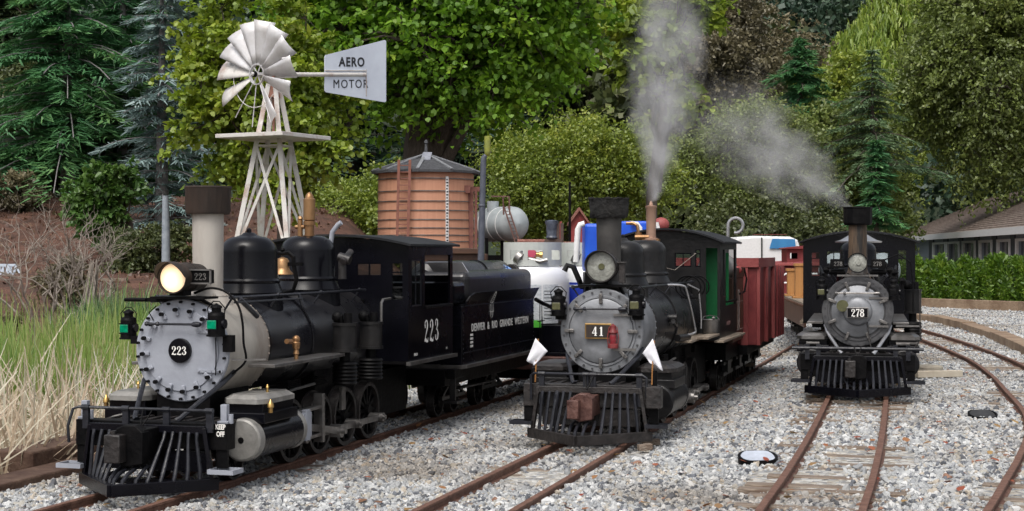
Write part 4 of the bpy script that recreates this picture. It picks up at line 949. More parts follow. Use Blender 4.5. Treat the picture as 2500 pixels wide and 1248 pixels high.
# ------------------------------------------------ tender of 223
(px_,py_,pz_),pd_ = POSE['A']; RA=-math.radians(pd_)
t = thing('tender','black tender lettered in white, coupled behind locomotive 223','tender',(px_,py_,pz_),RA)
m = MB(); m.box(-.245,.245,1.50,2.402,.194,.394); m.box(-.235,.235,1.52,2.38,.394,.400)
bd = m.build('tank_body', K['black'], t, .002)
m = MB()
for s in (-1,1):
    vs=[(s*.245,1.545,.394),(s*.245,2.402,.394),(s*.262,2.425,.4385),(s*.262,1.60,.4385),(s*.256,1.565,.428),(s*.248,1.548,.41)]
    vs2=[(a-s*.006,b,c+.0005) for a,b,c in vs]; m.add(vs+vs2,[(0,1,2,3,4,5),(6,7,8,9,10,11)[::-1]]+[(k,(k+1)%6,(k+1)%6+6,k+6) for k in range(6)])
m.build('coal_flare', K['black'], bd)
m = MB()
for s in (-1,1):
    m.box(s*.246-.0015,s*.246+.0015,1.52,2.40,.2325,.2355); m.box(s*.246-.0015,s*.246+.0015,1.52,2.40,.3925,.3955)
    for k in range(12): m.ball((s*.2455,1.512,.20+k*.016),.0028,6)
    for k in range(12): m.ball((s*.2455,2.395,.20+k*.016),.0028,6)
m.build('seam', K['slat'], bd)
m = MB()
for s in (-1,1): m.box(*(sorted((s*.247,s*.262))),1.50,2.45,.183,.194); 
m.box(-.247,.247,1.50,2.45,.180,.1935); m.build('tender_sill', K['steel'], t, .001)
m = MB(); m.box(-.20,.20,1.45,2.50,.125,.180); m.box(.205,.235,1.45,1.55,.15,.182); m.build('tender_frame', K['flat'], t, .002)
for s in (-1,1):
    for k_,vc in enumerate((1.72,2.18)):
        m = MB(); x=s*.135; m.bar((x,vc-.13,.068),(x,vc+.13,.068),.014,.014,(0,0,1)); m.bar((x,vc-.12,.115),(x,vc+.12,.115),.014,.012,(0,0,1)); m.bar((x,vc-.12,.07),(x,vc-.04,.115),.012,.010,(1,0,0)); m.bar((x,vc+.12,.07),(x,vc+.04,.115),.012,.010,(1,0,0)); m.box(x-.012,x+.012,vc-.03,vc+.03,.075,.12)
        m.build('truck_frame', K['worn2'], t, .001)
        for dv in (-.085,.085): wheel(t, s*.103, vc+dv, .056, .022, s, 8, .012)
    m = MB(); m.bar((s*.19,1.60,.105),(s*.19,2.02,.100),.03,.006); m.bar((s*.225,1.46,.18),(s*.225,1.46,.075),.02,.008,(0,1,0)); m.box(*sorted((s*.20,s*.25)),1.43,1.49,.068,.075); m.build('foot_board', K['worn2'], t)
# horizontal tanks riding on the tender
m = MB(); m.box(.02,.232,1.60,2.43,.402,.512); o_=m.build('fuel_tank', K['boiler'], t, .028); o_.modifiers['bevel'].segments=5; m = MB(); m.box(-.18,.228,1.455,1.592,.402,.478); o_=m.build('fuel_bunker', K['black'], t, .015)
m = MB(); m.lathe((.06,1.62,.488),(0,1,0),[(0,.03),(.01,.05),(.03,.058),(.90,.058),(.93,.05),(.94,.03)],32); m.build('fuel_tank', K['boiler'], t)
m = MB(); m.lathe((.06,2.2,.488),(0,1,0),[(0,.0585),(.0,.0615),(.008,.0615),(.008,.0585)],32,True,False); m.build('tank_strap', K['flat'], t)
m = MB(); m.lathe((.14,2.41,.47),(0,1,0),[(0,.02),(.03,.02),(.05,.012)],12); m.cyl((.11,2.44,.49),(.19,2.44,.46),.014); m.ball((.19,2.44,.455),.020,8); m.cyl((.10,2.56,.50),(.10,2.60,.50),.03); m.build('tank_valve', K['worn'], t)
m = MB()
for k in range(7): m.tube([(.10+.01*k,2.46,.525-.012*k),(.115+.008*k,2.485,.515-.014*k),(.14+.004*k,2.47,.50-.014*k)],.005,5)
m.build('blue_tape', mat('blue_white_tape',(.12,.25,.55),(.6,.7,.85),60,.4,lo=.45,hi=.55), t)
m = MB(); m.box(-.14,.14,1.47,1.50,.24,.45); m.box(-.10,.20,1.505,1.52,.40,.50); m.build('bulkhead', K['black'], t, .003)
m = MB(); m.tube([(.24,2.45,.39),(.25,2.50,.375),(.255,2.62,.355),(.25,2.85,.345),(.2,3.1,.35)],.0085,8); m.build('rubber_hose', K['flat'], t)
m = MB(); m.tube([(.235,2.53,.375),(.235,2.53,.22)],.0022,6); m.tube([(.235,2.56,.375),(.235,2.56,.22)],.0022,6); m.tube([(.235,2.50,.30),(.235,2.60,.30)],.0022,6); m.build('grab_rail', K['flat'], t)
fnt=.036
text('tender_lettering','DENVER  &  RIO  GRANDE  WESTERN',.0375,K['white_txt'],bd,frame((.2456,1.962,.315),(0,1,0),(0,0,1)),1.0,.0006,1.16)
m = MB()
for k in range(4):
    for j in range(3): m.box(.2452,.2458,1.59+j*.011,1.598+j*.011,.288-k*.013,.296-k*.013)
m.build('data_marks', K['white_txt'], bd)
# herald: a long leaf shaped shield over a banner
m = MB(); cxh, czh = 1.835, .36
def hp(a,b,t): return Vector((.2470+t, cxh+a, .394-(.394-b)*.60))
def ring2(pts, wd):
    n=len(pts)
    for i in range(n):
        p=pts[i];q_=pts[(i+1)%n]; d=Vector((q_[0]-p[0],q_[1]-p[1])); 
        if d.length<1e-6: continue
        d.normalize(); nn=Vector((-d.y,d.x))*wd/2
        m.prism([(p[0]-nn.x,p[1]-nn.y),(q_[0]-nn.x,q_[1]-nn.y),(q_[0]+nn.x,q_[1]+nn.y),(p[0]+nn.x,p[1]+nn.y)],hp,0,.0006)
ring2([(-.010,.393),(.010,.4),(.018,.385),(.020,.36),(.014,.345),(-.018,.345),(-.022,.36),(-.022,.378)],.0018)
ring2([(-.018,.343),(.016,.343),(.013,.325),(.008,.314),(-.002,.309),(-.012,.314),(-.016,.325)],.0018)
ring2([(-.024,.349),(.022,.349),(.022,.344),(-.024,.344)],.0016)
for z_ in (.384,.377,.370,.363,.356,.338,.331,.324): ring2([(-.013,z_),(-.004,z_+.002)],.0022); ring2([(.002,z_),(.011,z_)],.0022)
m.build('herald', K['white_txt'], bd)
m = MB(); cxh=1.83
def hp(a,b,t):
    k=(b-.394)/(.0445); return Vector((.2466+.017*k+t, cxh+a, b))
ring2([(-.018,.398),(-.006,.425),(.010,.436),(.018,.43),(.018,.398)],.0018)
for z_ in (.402,.409,.416,.423): ring2([(-.006+(z_-.4)*.3,z_),(.002,z_+.001)],.0022); ring2([(.006,z_),(.013,z_)],.0022)
m.build('herald', K['white_txt'], bd)

# ------------------------------------------------ tender of 41 and the cars behind it
def carframe(key, v, label, name, cat):
    (X,Y,Z),d = POSE[key]; d=math.radians(d); return thing(name,label,cat,(X+v*math.sin(d),Y+v*math.cos(d),Z),-d)
def trucks(t, L, wl=None):
    for s in (-1,1):
        for vc in (.16,L-.16):
            m = MB(); x=s*.135; m.bar((x,vc-.12,.068),(x,vc+.12,.068),.014,.014,(0,0,1)); m.bar((x,vc-.11,.11),(x,vc+.11,.11),.014,.012,(0,0,1)); m.box(x-.012,x+.012,vc-.03,vc+.03,.07,.12); m.build('truck_frame', K['worn2'], t, .001)
            for dv in (-.08,.08): wheel(t, s*.103, vc+dv, .053, .022, s, 8, .012)
t = carframe('B',1.60,'brown tender with a tall striped side, coupled behind the middle locomotive 41','tender','tender')
m = MB(); m.box(-.185,.185,0,.33,.20,.46); m.build('tank_body', K['brownpaint'], t, .003)
m = MB(); 
for s in (-1,1): m.prism([(0,.46),(.33,.46),(.34,.50),(.03,.50)], lambda a,b,t_: Vector((s*(.185+(b-.46)*.12)+t_,a,b)), -.003,.003)
m.build('coal_flare', K['brownpaint'], t)
m = MB(); m.lathe((.10,.02,.49),(0,1,0),[(0,.02),(.02,.05),(.05,.07),(.25,.07),(.28,.05),(.29,.02)],28); m.build('fuel_tank', K['headgrey'], t)
m = MB(); m.ball((.18,.16,.49),.022,12,(1,1,.8)); m.build('tank_cap', K['red'], t)
m = MB()
for z_ in (.245,.36): m.box(.1852,.1865,.02,.31,z_,z_+.002)
m.box(.1852,.1865,.15,.154,.25,.41); m.box(.1852,.1865,.19,.194,.25,.41); m.box(.1852,.1865,.154,.19,.406,.41); m.build('lining', mat('pale_lining',(.45,.38,.35)), t)
m = MB(); m.box(-.16,.16,-.03,.34,.13,.195); m.build('tender_frame', K['flat'], t, .002)
m = MB(); m.tube([(.19,.31,.50),(.20,.32,.45),(.20,.25,.40),(.20,.1,.395)],.004,6); m.build('grab_rail', K['flat'], t); trucks(t,.36)
t = carframe('B',1.97,'dark red high sided wagon behind the middle locomotive\'s brown tender','wagon','wagon')
m = MB(); m.box(-.235,.235,.0,.62,.17,.535); bd=m.build('wagon_body', K['oxide'], t, .003)
m = MB()
for s in (-1,1):
    m.box(*sorted((s*.2355,s*.246)),-.01,.63,.50,.54)
    for k in range(3): m.box(*sorted((s*.2355,s*.250)),.0+k*.285,.05+k*.285,.17,.50)
for x in (-.2,-.07,.05,.17): m.box(x,x+.03,-.012,-.0005,.17,.50)
m.box(-.246,.246,-.014,-.0005,.501,.54); m.build('stakes', K['oxide2'], bd)
m = MB(); 
for s in (-1,1): m.box(*sorted((s*.2505,s*.2515)),.235,.24,.25,.45)
m.build('iron_strap', K['worn'], bd)
m = MB()
for z_ in (.33,.39):
    m.box(.2356,.2362,.10,.106,z_-.02,z_+.02); m.box(.2356,.2362,.12,.15,z_+.012,z_+.018); m.box(.2356,.2362,.132,.138,z_-.02,z_+.011)
m.build('wagon_marks', mat('pale_red_marks',(.42,.22,.20)), bd)
m = MB(); m.box(-.20,.20,-.03,.65,.13,.169); m.build('wagon_frame', K['flat'], t, .002); trucks(t,.62)
t = carframe('B',2.64,'weathered red wagon coupled beyond the dark red high sided wagon','wagon','wagon')
m = MB(); m.box(-.235,.235,.0,.30,.19,.47); bd=m.build('wagon_body', K['oxide'], t, .003)
m = MB()
for s in (-1,1):
    for k in range(4): m.box(*sorted((s*.2355,s*.255)),.01+k*.08,.035+k*.08,.17,.50)
m.build('stakes', K['oxide'], bd)
m = MB(); m.box(-.2,.2,-.03,.33,.13,.185); m.build('wagon_frame', K['flat'], t, .002); trucks(t,.34)
t = carframe('C',1.55,'black tender coupled behind locomotive 278, with two pale gas cylinders on it','tender','tender')
m = MB(); m.box(-.22,.22,0,.85,.17,.36); m.build('tank_body', K['black'], t, .003)
for x in (-.11,.11):
    m = MB(); m.lathe((x,.15,.44),(0,1,0),[(0,.02),(.02,.06),(.05,.085),(.48,.085),(.51,.06),(.53,.02)],28); m.build('gas_cylinder', K['dirtysilver'], t)
m = MB(); m.box(-.16,.16,-.03,.84,.12,.165); m.build('tender_frame', K['flat'], t, .002); trucks(t,.80)
# flat car with timbers, red caboose on the next siding
ps = at(1925,740,8.6); ps.z=.0; de=math.radians(5.6)
t = thing('flat_car','wooden decked flat car carrying upright yellow timbers, beside locomotive 278\'s cab','flat car',(1.735,8.0,0.0),-de)
m = MB(); m.box(-.22,.22,0,2.0,.20,.262); bd=m.build('deck', K['wood'], t, .002)
m = MB(); 
for s in (-1,1):
    m.box(*sorted((s*.2202,s*.232)),-.01,2.01,.14,.245)
m.build('side_sill', K['brownpaint'], bd)
m = MB()
for k in range(20):
    m.ball((-.235,.03+k*.1,.25),.009,6); m.ball((.235,.03+k*.1,.25),.009,6)
m.build('stake_pockets', K['brownpaint'], bd)
m = MB()
m.tube([(-.20,1.9,.262),(-.20,1.9,.37),(-.18,1.9,.39),(.02,1.9,.39)],.006,6); m.tube([(-.12,1.9,.262),(-.12,1.9,.39)],.005,6); m.tube([(-.03,1.9,.262),(-.03,1.9,.43)],.005,6); 
m.build('hand_rail', K['white'], t); trucks(t,2.0)
for i,(x,y,h_) in enumerate(((-.17,1.45,.15),(-.16,1.0,.185))):
    tm_ = Matrix.Translation((1.735,8.0,0))@Matrix.Rotation(-de,4,'Z')@Vector((x,y,.262))
    b = thing('timber',['shorter upright yellow timber post standing on the flat car','taller upright yellow timber post standing on the flat car beside locomotive 278'][i],'timber',tm_,-de)
    m = MB(); m.box(-.035,.035,-.035,.035,.012,h_); m.build('post', K['woodnew'], b, .002); m=MB(); m.box(-.05,.05,-.05,.05,0,.0115); m.box(-.042,.042,-.042,.042,h_+.0005,h_+.016); m.build('collar', K['woodnew'], b, .002)
t = thing('caboose','dark red caboose with a cupola, left of locomotive 278\'s cab','caboose',(1.965,10.2,0),-math.radians(5.6))
m = MB(); m.box(-.21,.21,0,1.7,.17,.44); bd=m.build('wall', K['oxide'], t, .003)
m = MB(); m.prism([(-.235,.441),(.235,.441),(.225,.45),(0,.465),(-.225,.45)], lambda a,b,t_: Vector((a,t_,b)), -.08,1.78); m.build('roof', K['oxide2'], bd)
m = MB(); sheet_holes(m,-.125,.125,.455,.55,[(-.105,-.055,.482,.522),(.07,.105,.482,.522)],lambda a,b,t_:Vector((a,.45-t_,b)),-.01,0); m.box(-.125,-.117,.4605,.95,.455,.55); m.box(.117,.125,.4605,.95,.455,.55); sheet_holes(m,-.125,.125,.455,.55,[(-.105,-.055,.482,.522),(.07,.105,.482,.522)],lambda a,b,t_:Vector((a,.96-t_,b)),-.009,0)
m.prism([(-.145,.551),(.145,.551),(.138,.558),(0,.572),(-.138,.558)], lambda a,b,t_: Vector((a,t_,b)), .41,1.0); m.build('cupola', K['oxide'], bd)
m = MB(); m.box(-.205,.205,-.012,-.0005,.40,.43); m.box(-.06,.06,-.010,-.0005,.19,.38); m.box(-.22,.22,-.18,.0,.17,.19); m.build('end_platform', K['oxide2'], bd)
m = MB(); m.tube([(-.2,-.16,.19),(-.2,-.16,.33),(.2,-.16,.33),(.2,-.16,.19)],.006,6); m.build('hand_rail', K['white'], t)
text('caboose_lettering','CABOOSE',.03,K['oxide2'],bd,frame((-.05,-.0125,.415),(1,0,0),(0,0,1)),.8,.001); trucks(t,1.7)
# ------------------------------------------------ gas cylinders on a low wagon between the two near locomotives
ax_,ay_ = at(1330,700,6.75).x, 6.75
t = thing('low_wagon','low brown and black wagon carrying two white gas cylinders between locomotives 223 and 41','wagon',(.05,6.55,-.045),RA)
m = MB(); m.box(-.23,.30,-.16,1.0,.15,.165); m.box(-.22,.29,-.14,.98,.165,.275); bd=m.build('deck', K['black'], t, .003)
m = MB(); m.box(-.22,.34,-.20,1.0,.095,.149); m.ball((.24,-.205,.125),.016,10); m.build('bumper_board', K['rustred'], t, .004); 
m = MB(); m.box(-.2,.2,-.1,.9,.05,.0945); m.build('wagon_frame', K['flat'], t)
K['cylwhite'] = mat('cylinder_white',(.80,.81,.82),(.70,.71,.73),6,.35)
K['label'] = mat('paper_label',(.62,.65,.68),(.45,.48,.52),70,.6,lo=.45,hi=.6,stretch=(1,1,3))
K['labelblue'] = mat('blue_label',(.01,.03,.32),(.02,.05,.42),10,.4)
K['collar'] = mat('collar_grey',(.52,.54,.51),(.44,.46,.43),12,.5)
def gascyl(x,y,Y,label,blue):
    p = Vector((x,Y,.235)); t = thing('gas_cylinder',label,'gas cylinder',p,0,'white gas cylinders behind the tender')
    r=.155; m = MB(); m.lathe((0,0,0),(0,0,1),[(0,.10),(.006,.135),(.03,r),(.165,r),(.20,r*.97),(.225,r*.86),(.243,r*.62),(.252,r*.30),(.254,.001)],44); b=m.build('shell', K['cylwhite'], t)
    m = MB(); n=36; rc=.122
    for i in range(n):
        a0=math.radians(i*10); a1=math.radians(i*10+10); am=i*10+5
        top=.335; 
        low=.236
        segs=[(low,top)]
        if any(abs((am-c+180)%360-180)<14 for c in (238,278,322)): segs=[(low,.262),(.302,top)]
        for (z0,z1) in segs:
            m.add([(math.cos(a0)*rc,math.sin(a0)*rc,z0),(math.cos(a1)*rc,math.sin(a1)*rc,z0),(math.cos(a1)*rc,math.sin(a1)*rc,z1),(math.cos(a0)*rc,math.sin(a0)*rc,z1),(math.cos(a0)*(rc-.004),math.sin(a0)*(rc-.004),z0),(math.cos(a1)*(rc-.004),math.sin(a1)*(rc-.004),z0),(math.cos(a1)*(rc-.004),math.sin(a1)*(rc-.004),z1),(math.cos(a0)*(rc-.004),math.sin(a0)*(rc-.004),z1)],[(0,1,2,3),(7,6,5,4),(3,2,6,7),(0,4,5,1),(1,5,6,2),(0,3,7,4)])
    m.build('collar', K['collar'], t)
    m = MB(); m.cyl((0,0,.25),(0,0,.30),.016); m.cyl((-.02,-.02,.283),(.07,-.03,.283),.010); m.lathe((.03,-.03,.283),(1,-.1,0),[(0,.014),(.012,.014),(.014,.010),(.03,.010),(.032,.014),(.04,.014)],8); v=m.build('valve', K['brass'], t)
    m = MB(); m.cyl((0,-.02,.285),(-.005,-.055,.29),.018,None,14); m.build('hand_wheel', mat('pink_knob',(.5,.06,.12)), v)
    m = MB(); m.cyl((-.06,-.09,.275),(-.045,-.10,.262),.030,None,18); m.tube([(-.03,-.1,.268),(.03,-.12,.255),(.06,-.12,.262)],.009,8); m.build('regulator', K['steel'], v)
    # curved labels
    def lab(nm,a0,a1,z0,z1,mt,rr=.0012):
        m = MB(); k=10; vs=[]; 
        for i in range(k+1):
            a=math.radians(a0+(a1-a0)*i/k)
            for z in (z0,z1): vs.append((math.cos(a)*(r+rr),math.sin(a)*(r+rr),z))
        m.add(vs,[(2*i,2*i+2,2*i+3,2*i+1) for i in range(k)],True); return m.build(nm,mt,b)
    if blue:
        lab('label',215,262,.035,.165,K['labelblue']); lab('label',268,330,.035,.165,K['labelblue'])
        lab('label_print',225,250,.145,.155,K['label'],.0018); lab('label_print',272,300,.145,.155,K['label'],.0018)
    else:
        lab('label',240,283,.0,.160,K['label']); lab('label',285,312,.0,.160,K['label'])
        lab('label_print',243,262,.150,.158,mat('orange_print',(.6,.12,.05)),.0018)
        for k in range(9): lab('label_print',244,262,.132-k*.014,.136-k*.014,K['slat'],.0018); lab('label_print',287,300,.132-k*.014,.135-k*.014,K['slat'],.0018)
    return t
gascyl(at(1300,0,6.55).x,0,6.55,'white gas cylinder with a printed paper label, nearer one behind the lettered tender',False)
gascyl(at(1437,0,6.75).x,0,6.75,'white gas cylinder with a dark blue label, half hidden by locomotive 41\'s chimney',True)
m = MB(); p=at(1340,640,6.5); m.tube([at(1378,662,6.3),at(1385,648,6.3),at(1400,652,6.3),at(1412,680,6.3),at(1420,700,6.4)],.012,8); h_=m.build('gas_hose', K['worn2']); tag(h_,'thick dark rubber hose curling down from the gas cylinder\'s brass valve','hose')
m = MB(); P0=at(1303,788,6.36); m.box(P0.x,P0.x+.030,P0.y,P0.y+.004,P0.z-.02,P0.z+.01); s_=m.build('sticker', mat('bright_green',(.10,.55,.05))); tag(s_,'small bright green sticker under the gas cylinder\'s printed label','sticker')
# ------------------------------------------------ windmill
hub = at(628,182,8.0)
gz = float(landz(hub.x,hub.y))
cxm, czm = at(668,0,8.0).x, CH
wm = thing('windmill','small windmill with grey fan blades and a lettered tail vane on a white lattice tower','windmill',(cxm,8.0,gz))
def W(x,y,z): return Vector((x-cxm,y-8.0,z-gz))
ztop = at(0,215,8).z
m = MB(); legs=[]; Rw = math.radians(28)
def corner(k,z):
    hw_ = .022+(ztop-z)*.150; a=Rw+math.pi/2*k; return Vector((math.cos(a)*hw_*1.414, math.sin(a)*hw_*1.414, z-gz))
for k in range(4):
    m2=MB(); a=corner(k,gz-.02); b=corner(k,ztop+.02); m2.bar(a,b,.024,.012,(0,1,0)); m2.build('leg', K['millw'], wm, .001)
for (z0,z1) in ((gz+.05,.50),(.50,at(0,345,8).z-.02)):
    for k in range(4):
        for (a,b) in ((corner(k,z0),corner((k+1)%4,z1)),(corner((k+1)%4,z0),corner(k,z1))):
            m2=MB(); m2.bar(a,b,.014,.006,(0,1,0)); m2.build('brace', K['millw'], wm)
m = MB()
for z in (.50,at(0,345,8).z-.025):
    for k in range(4): m.bar(corner(k,z),corner((k+1)%4,z),.014,.008)
m.build('girt', K['millw'], wm)
pz = at(0,340,8).z - gz; m = MB(); M_=Matrix.Rotation(math.radians(62),4,'Z')
m.box(-.21,.21,-.21,.21,pz-.0,pz+.020,M_); m.build('platform', K['millw'], wm, .002)
m = MB(); m.bar((0,0,pz+.02),(0,0,ztop-gz+.02),.012,.012); m.lathe((0,0,ztop-gz-.05),(0,0,1),[(0,.035),(.04,.026),(.08,.018),(.10,.015)],12); m.cyl((0,0,ztop-gz+.04),(0,0,hub.z-gz+.0),.007); m.build('mast_cap', K['millred'], wm)
# fan: axis points left and towards us
axd = Vector((-.62,-.785,0)).normalized(); rt = Vector((-axd.y,axd.x,0)).normalized()*1.0
rt = Vector((.785,-.62,0)).normalized(); up = Vector((0,0,1)); hc = W(*hub)
fan = bpy.data.objects.new('fan', None); SC.collection.objects.link(fan); fan.parent = wm; 
m = MB(); m.lathe(hc-axd*.01,axd,[(0,.052),(.018,.054),(.018,.050),(0,.048)],36,True,False); 
for k in range(6): a=k*math.pi/3; m.bar(hc,hc+(rt*math.cos(a)+up*math.sin(a))*.05,.006,.004,axd)
m.lathe(hc-axd*.02,axd,[(0,.012),(.05,.012),(.06,.006)],14); hb=m.build('fan_hub', K['mill'], fan)
m = MB(); m.ball(hc+axd*.02,.017,10); m.build('hub_cap', K['flat'], hb)
blade_ang = [-62,-22,5,30,54,78,101,124,147,172,203,]
for a_ in blade_ang:
    a=math.radians(a_); rd=rt*math.cos(a)+up*math.sin(a); tn=-rt*math.sin(a)+up*math.cos(a)
    tw=math.radians(27); td=(tn*math.cos(tw)+axd*math.sin(tw)); nn=rd.cross(td).normalized()
    m=MB(); r0,r1,w0,w1=.052,.275,.028,.118; vs=[]
    for i in range(5):
        f_=i/4; r=r0+(r1-r0)*f_; w_=w0+(w1-w0)*f_
        for j in range(5):
            g_=j/4-.5; c=hc+rd*r+td*w_*g_+nn*(.012*(1-4*g_*g_))*f_; vs.append(c)
    fs=[(i*5+j,i*5+j+1,i*5+j+6,i*5+j+5) for i in range(4) for j in range(4)]
    m.add(vs,fs,True); b=m.build('blade', K['mill'] if a_ not in(172,203) else K['millstain'] if 'millstain' in K else K['millw'], fan); so_=b.modifiers.new('s','SOLIDIFY'); so_.thickness=.0015
for a_ in (232,262,292):
    a=math.radians(a_); rd=rt*math.cos(a)+up*math.sin(a); m=MB(); m.tube([hc+rd*.05,hc+rd*.27],.003,5); m.build('spoke', K['mill'], fan)
m=MB(); m.tube([hc+axd*.01+(rt*math.cos(math.radians(q))+up*math.sin(math.radians(q)))*.17 for q in range(160,330,10)],.002,5); m.build('rim_wire', K['millw'], fan)
for a_ in blade_ang[3:10]:
    a=math.radians(a_-11); rd=rt*math.cos(a)+up*math.sin(a); m=MB(); m.bar(hc+rd*.205+axd*.012,hc+rd*.235-axd*.02,.006,.004,rd); m.build('blade_clip', K['mill'], fan)
td_ = (-axd+up*.088)*.93
m=MB(); m.tube([hc+td_*.02,hc+td_*.86],.0115,10); m.tube([hc+td_*.02+up*-.02,hc+td_*.3+up*-.012],.005,6); tb=m.build('tail_boom', K['millw'], wm)
m=MB(); m.prism([(-.02,-.01),(.045,-.01),(.025,.09),(-.0,.09)],lambda a,b,t_: hc+td_*(.10+a)+up*b+rt*t_,-.012,.012); m.build('gearbox_cover', K['mill'], wm, .002)
va,vb2 = .53,1.03
m=MB(); m.prism([(va,-.095),(vb2,-.155),(vb2+.012,-.15),(vb2+.012,.19),(vb2,.195),(va,.105),(va-.008,.095),(va-.008,-.085)],lambda a,b,t_: hc+td_*a+up*b+rt*t_,-.003,.001); vn=m.build('tail_vane', K['vanewhite'] if 'vanewhite' in K else mat('vane_paint',(.72,.78,.88),(.62,.67,.77),5,.5), wm)
m=MB(); m.box(0,.14,0,.004,0,.05); 
Mv = frame(hc+td_*.745+up*.067+rt*.0022, td_, up); text('vane_lettering','AERO',.070,K['black_txt'],vn,Mv,1.02,.0018,1.15)
Mv = frame(hc+td_*.735+up*-.040+rt*.0022-up*.013, td_, up); text('vane_lettering','MOTOR',.066,K['black_txt'],vn,Mv,1.04,0,1.2)
m=MB(); m.tube([hc+td_*.52+up*.022+rt*.004,hc+td_*.86+up*.022+rt*.004],.003,5); m.tube([hc+td_*.865+up*.03+rt*.004,hc+td_*.865+up*-.12+rt*.004],.002,5); m.build('vane_seam', K['millw'], vn)

# ------------------------------------------------ water tower
Yt=17.0; c0=at(1040,0,Yt).x; s_=Yt/F; gz_=float(landz(c0,Yt))
tw = thing('water_tower','round orange water tank with dark hoops, a dark shingled conical roof and a rusty ladder','water tower',(c0,Yt,gz_))
zb=at(0,606,Yt).z-gz_; zt=at(0,418,Yt).z-gz_; r=118*s_
m=MB(); m.cyl((0,0,zb),(0,0,zt),r,r*.985,48); tk=m.build('tank', K['tank'], tw)
for y_ in (440,470,494,516,538,558,575,590):
    z=at(0,y_,Yt).z-gz_; m=MB(); m.lathe((0,0,z-.006),(0,0,1),[(0,r),(0,r+.006),(.010,r+.006),(.010,r)],48,True,False); m.build('hoop', K['hoop'] if 'hoop' in K else K['steel'], tk)
za=at(0,380,Yt).z-gz_; re=134*s_; n=10
m=MB(); vs=[];
for q,(rr,zz) in enumerate(((re,zt-.035),(re,zt-.01),(re*.66,zt+(za-zt)*.34+.012),(re*.64,zt+(za-zt)*.345),(re*.33,zt+(za-zt)*.67+.012),(re*.31,zt+(za-zt)*.68),(.03,za))):
    for k in range(n): a=2*math.pi*(k+.35)/n; vs.append((math.cos(a)*rr,math.sin(a)*rr,zz))
fs=[(i*n+k,i*n+(k+1)%n,(i+1)*n+(k+1)%n,(i+1)*n+k) for i in range(6) for k in range(n)]+[tuple(range(n))[::-1],tuple(range(6*n,7*n))]
m.add(vs,fs); rf=m.build('roof', K['shingle'], tw)
m=MB()
for k in range(n):
    a=2*math.pi*(k+.35)/n; m.bar((math.cos(a)*re,math.sin(a)*re,zt),(math.cos(a)*.04,math.sin(a)*.04,za+.012),.035,.012)
m.build('ridge_cap', mat('ridge_cap',(.16,.165,.18),(.26,.27,.29),20,.6), rf)
a=math.radians(-88); m=MB(); m.bar((math.cos(a)*re*.42,math.sin(a)*re*.42,zt+(za-zt)*.62),(0.02,-.04,za+.03),.10,.01); m.build('hatch', mat('lead_hatch',(.30,.31,.36),(.2,.21,.25),20,.5), rf)
zf=at(0,336,Yt).z-gz_; m=MB(); m.lathe((0,0,za-.02),(0,0,1),[(0,.05),(.03,.035),(.05,.02),((zf-za)*.75,.014),((zf-za)*.8,.024),((zf-za)*.9,.02),(zf-za,.003)],12); m.build('finial', K['shingle'], rf)
def pxl(x,y,Y): p=at(x,y,Y); return Vector((p.x-c0,p.y-Yt,p.z-gz_))
yl=Yt-r-.04
m=MB(); m.bar(pxl(969,606,yl),pxl(974,390,yl-.02),.028,.02,(0,1,0)); m.bar(pxl(995,606,yl),pxl(1001,390,yl-.02),.028,.02,(0,1,0))
for k in range(13): y_=404+k*16; m.bar(pxl(971,y_,yl),pxl(998,y_,yl),.008,.010)
m.build('ladder', mat('rusty_ladder',(.20,.075,.05),(.26,.11,.08),20,.7), tw)
m=MB(); ag=math.radians(-62); gx_=math.cos(ag)*(r+.004); gy_=math.sin(ag)*(r+.004)
Mg=Matrix.Translation((gx_,gy_,0))@Matrix.Rotation(ag+math.pi/2,4,'Z'); m.box(-.016,.016,-.006,.002,zb+.02,zt-.08,Mg); gg=m.build('level_gauge', K['white'], tk)
m=MB()
for k in range(22):
    z=zb+.04+k*(zt-zb-.13)/22; m.box(-.010 if k%2 else -.013,.011 if k%3 else .004,-.0075,-.0062,z,z+.016,Mg)
m.build('gauge_marks', K['black_txt'], gg)
m=MB(); m.box(-r-.06,r+.10,-r-.06,r+.06,zb-.06,zb-.004)
for k in range(8): m.box(-r-.1,r+.14,-r+k*.15,-r+.05+k*.15,zb-.13,zb-.062)
m.build('deck', K['brownpaint'], tw, .004)
for (x,y) in ((-.5,-.5),(.5,-.5),(-.5,.5),(.5,.5),(0,-.5)): 
    m=MB(); m.box(x-.05,x+.05,y-.05,y+.05,-.05,zb-.131); m.build('leg', K['brownpaint'], tw)
m=MB(); m.bar(pxl(1148,465,Yt-.2),pxl(1148,612,Yt-.2),.06,.06,(0,1,0)); m.bar(pxl(1162,460,Yt-.2),pxl(1162,615,Yt-.2),.03,.04,(0,1,0)); m.bar(pxl(1138,462,Yt-.2),pxl(1172,462,Yt-.2),.03,.05); m.box(*[v for v in (pxl(1136,470,Yt).x,pxl(1150,470,Yt).x,-.3,-.1,pxl(0,474,Yt).z,pxl(0,456,Yt).z)]); m.build('outlet_frame', mat('dark_rust',(.13,.045,.035),(.2,.08,.06),20,.7), tw)
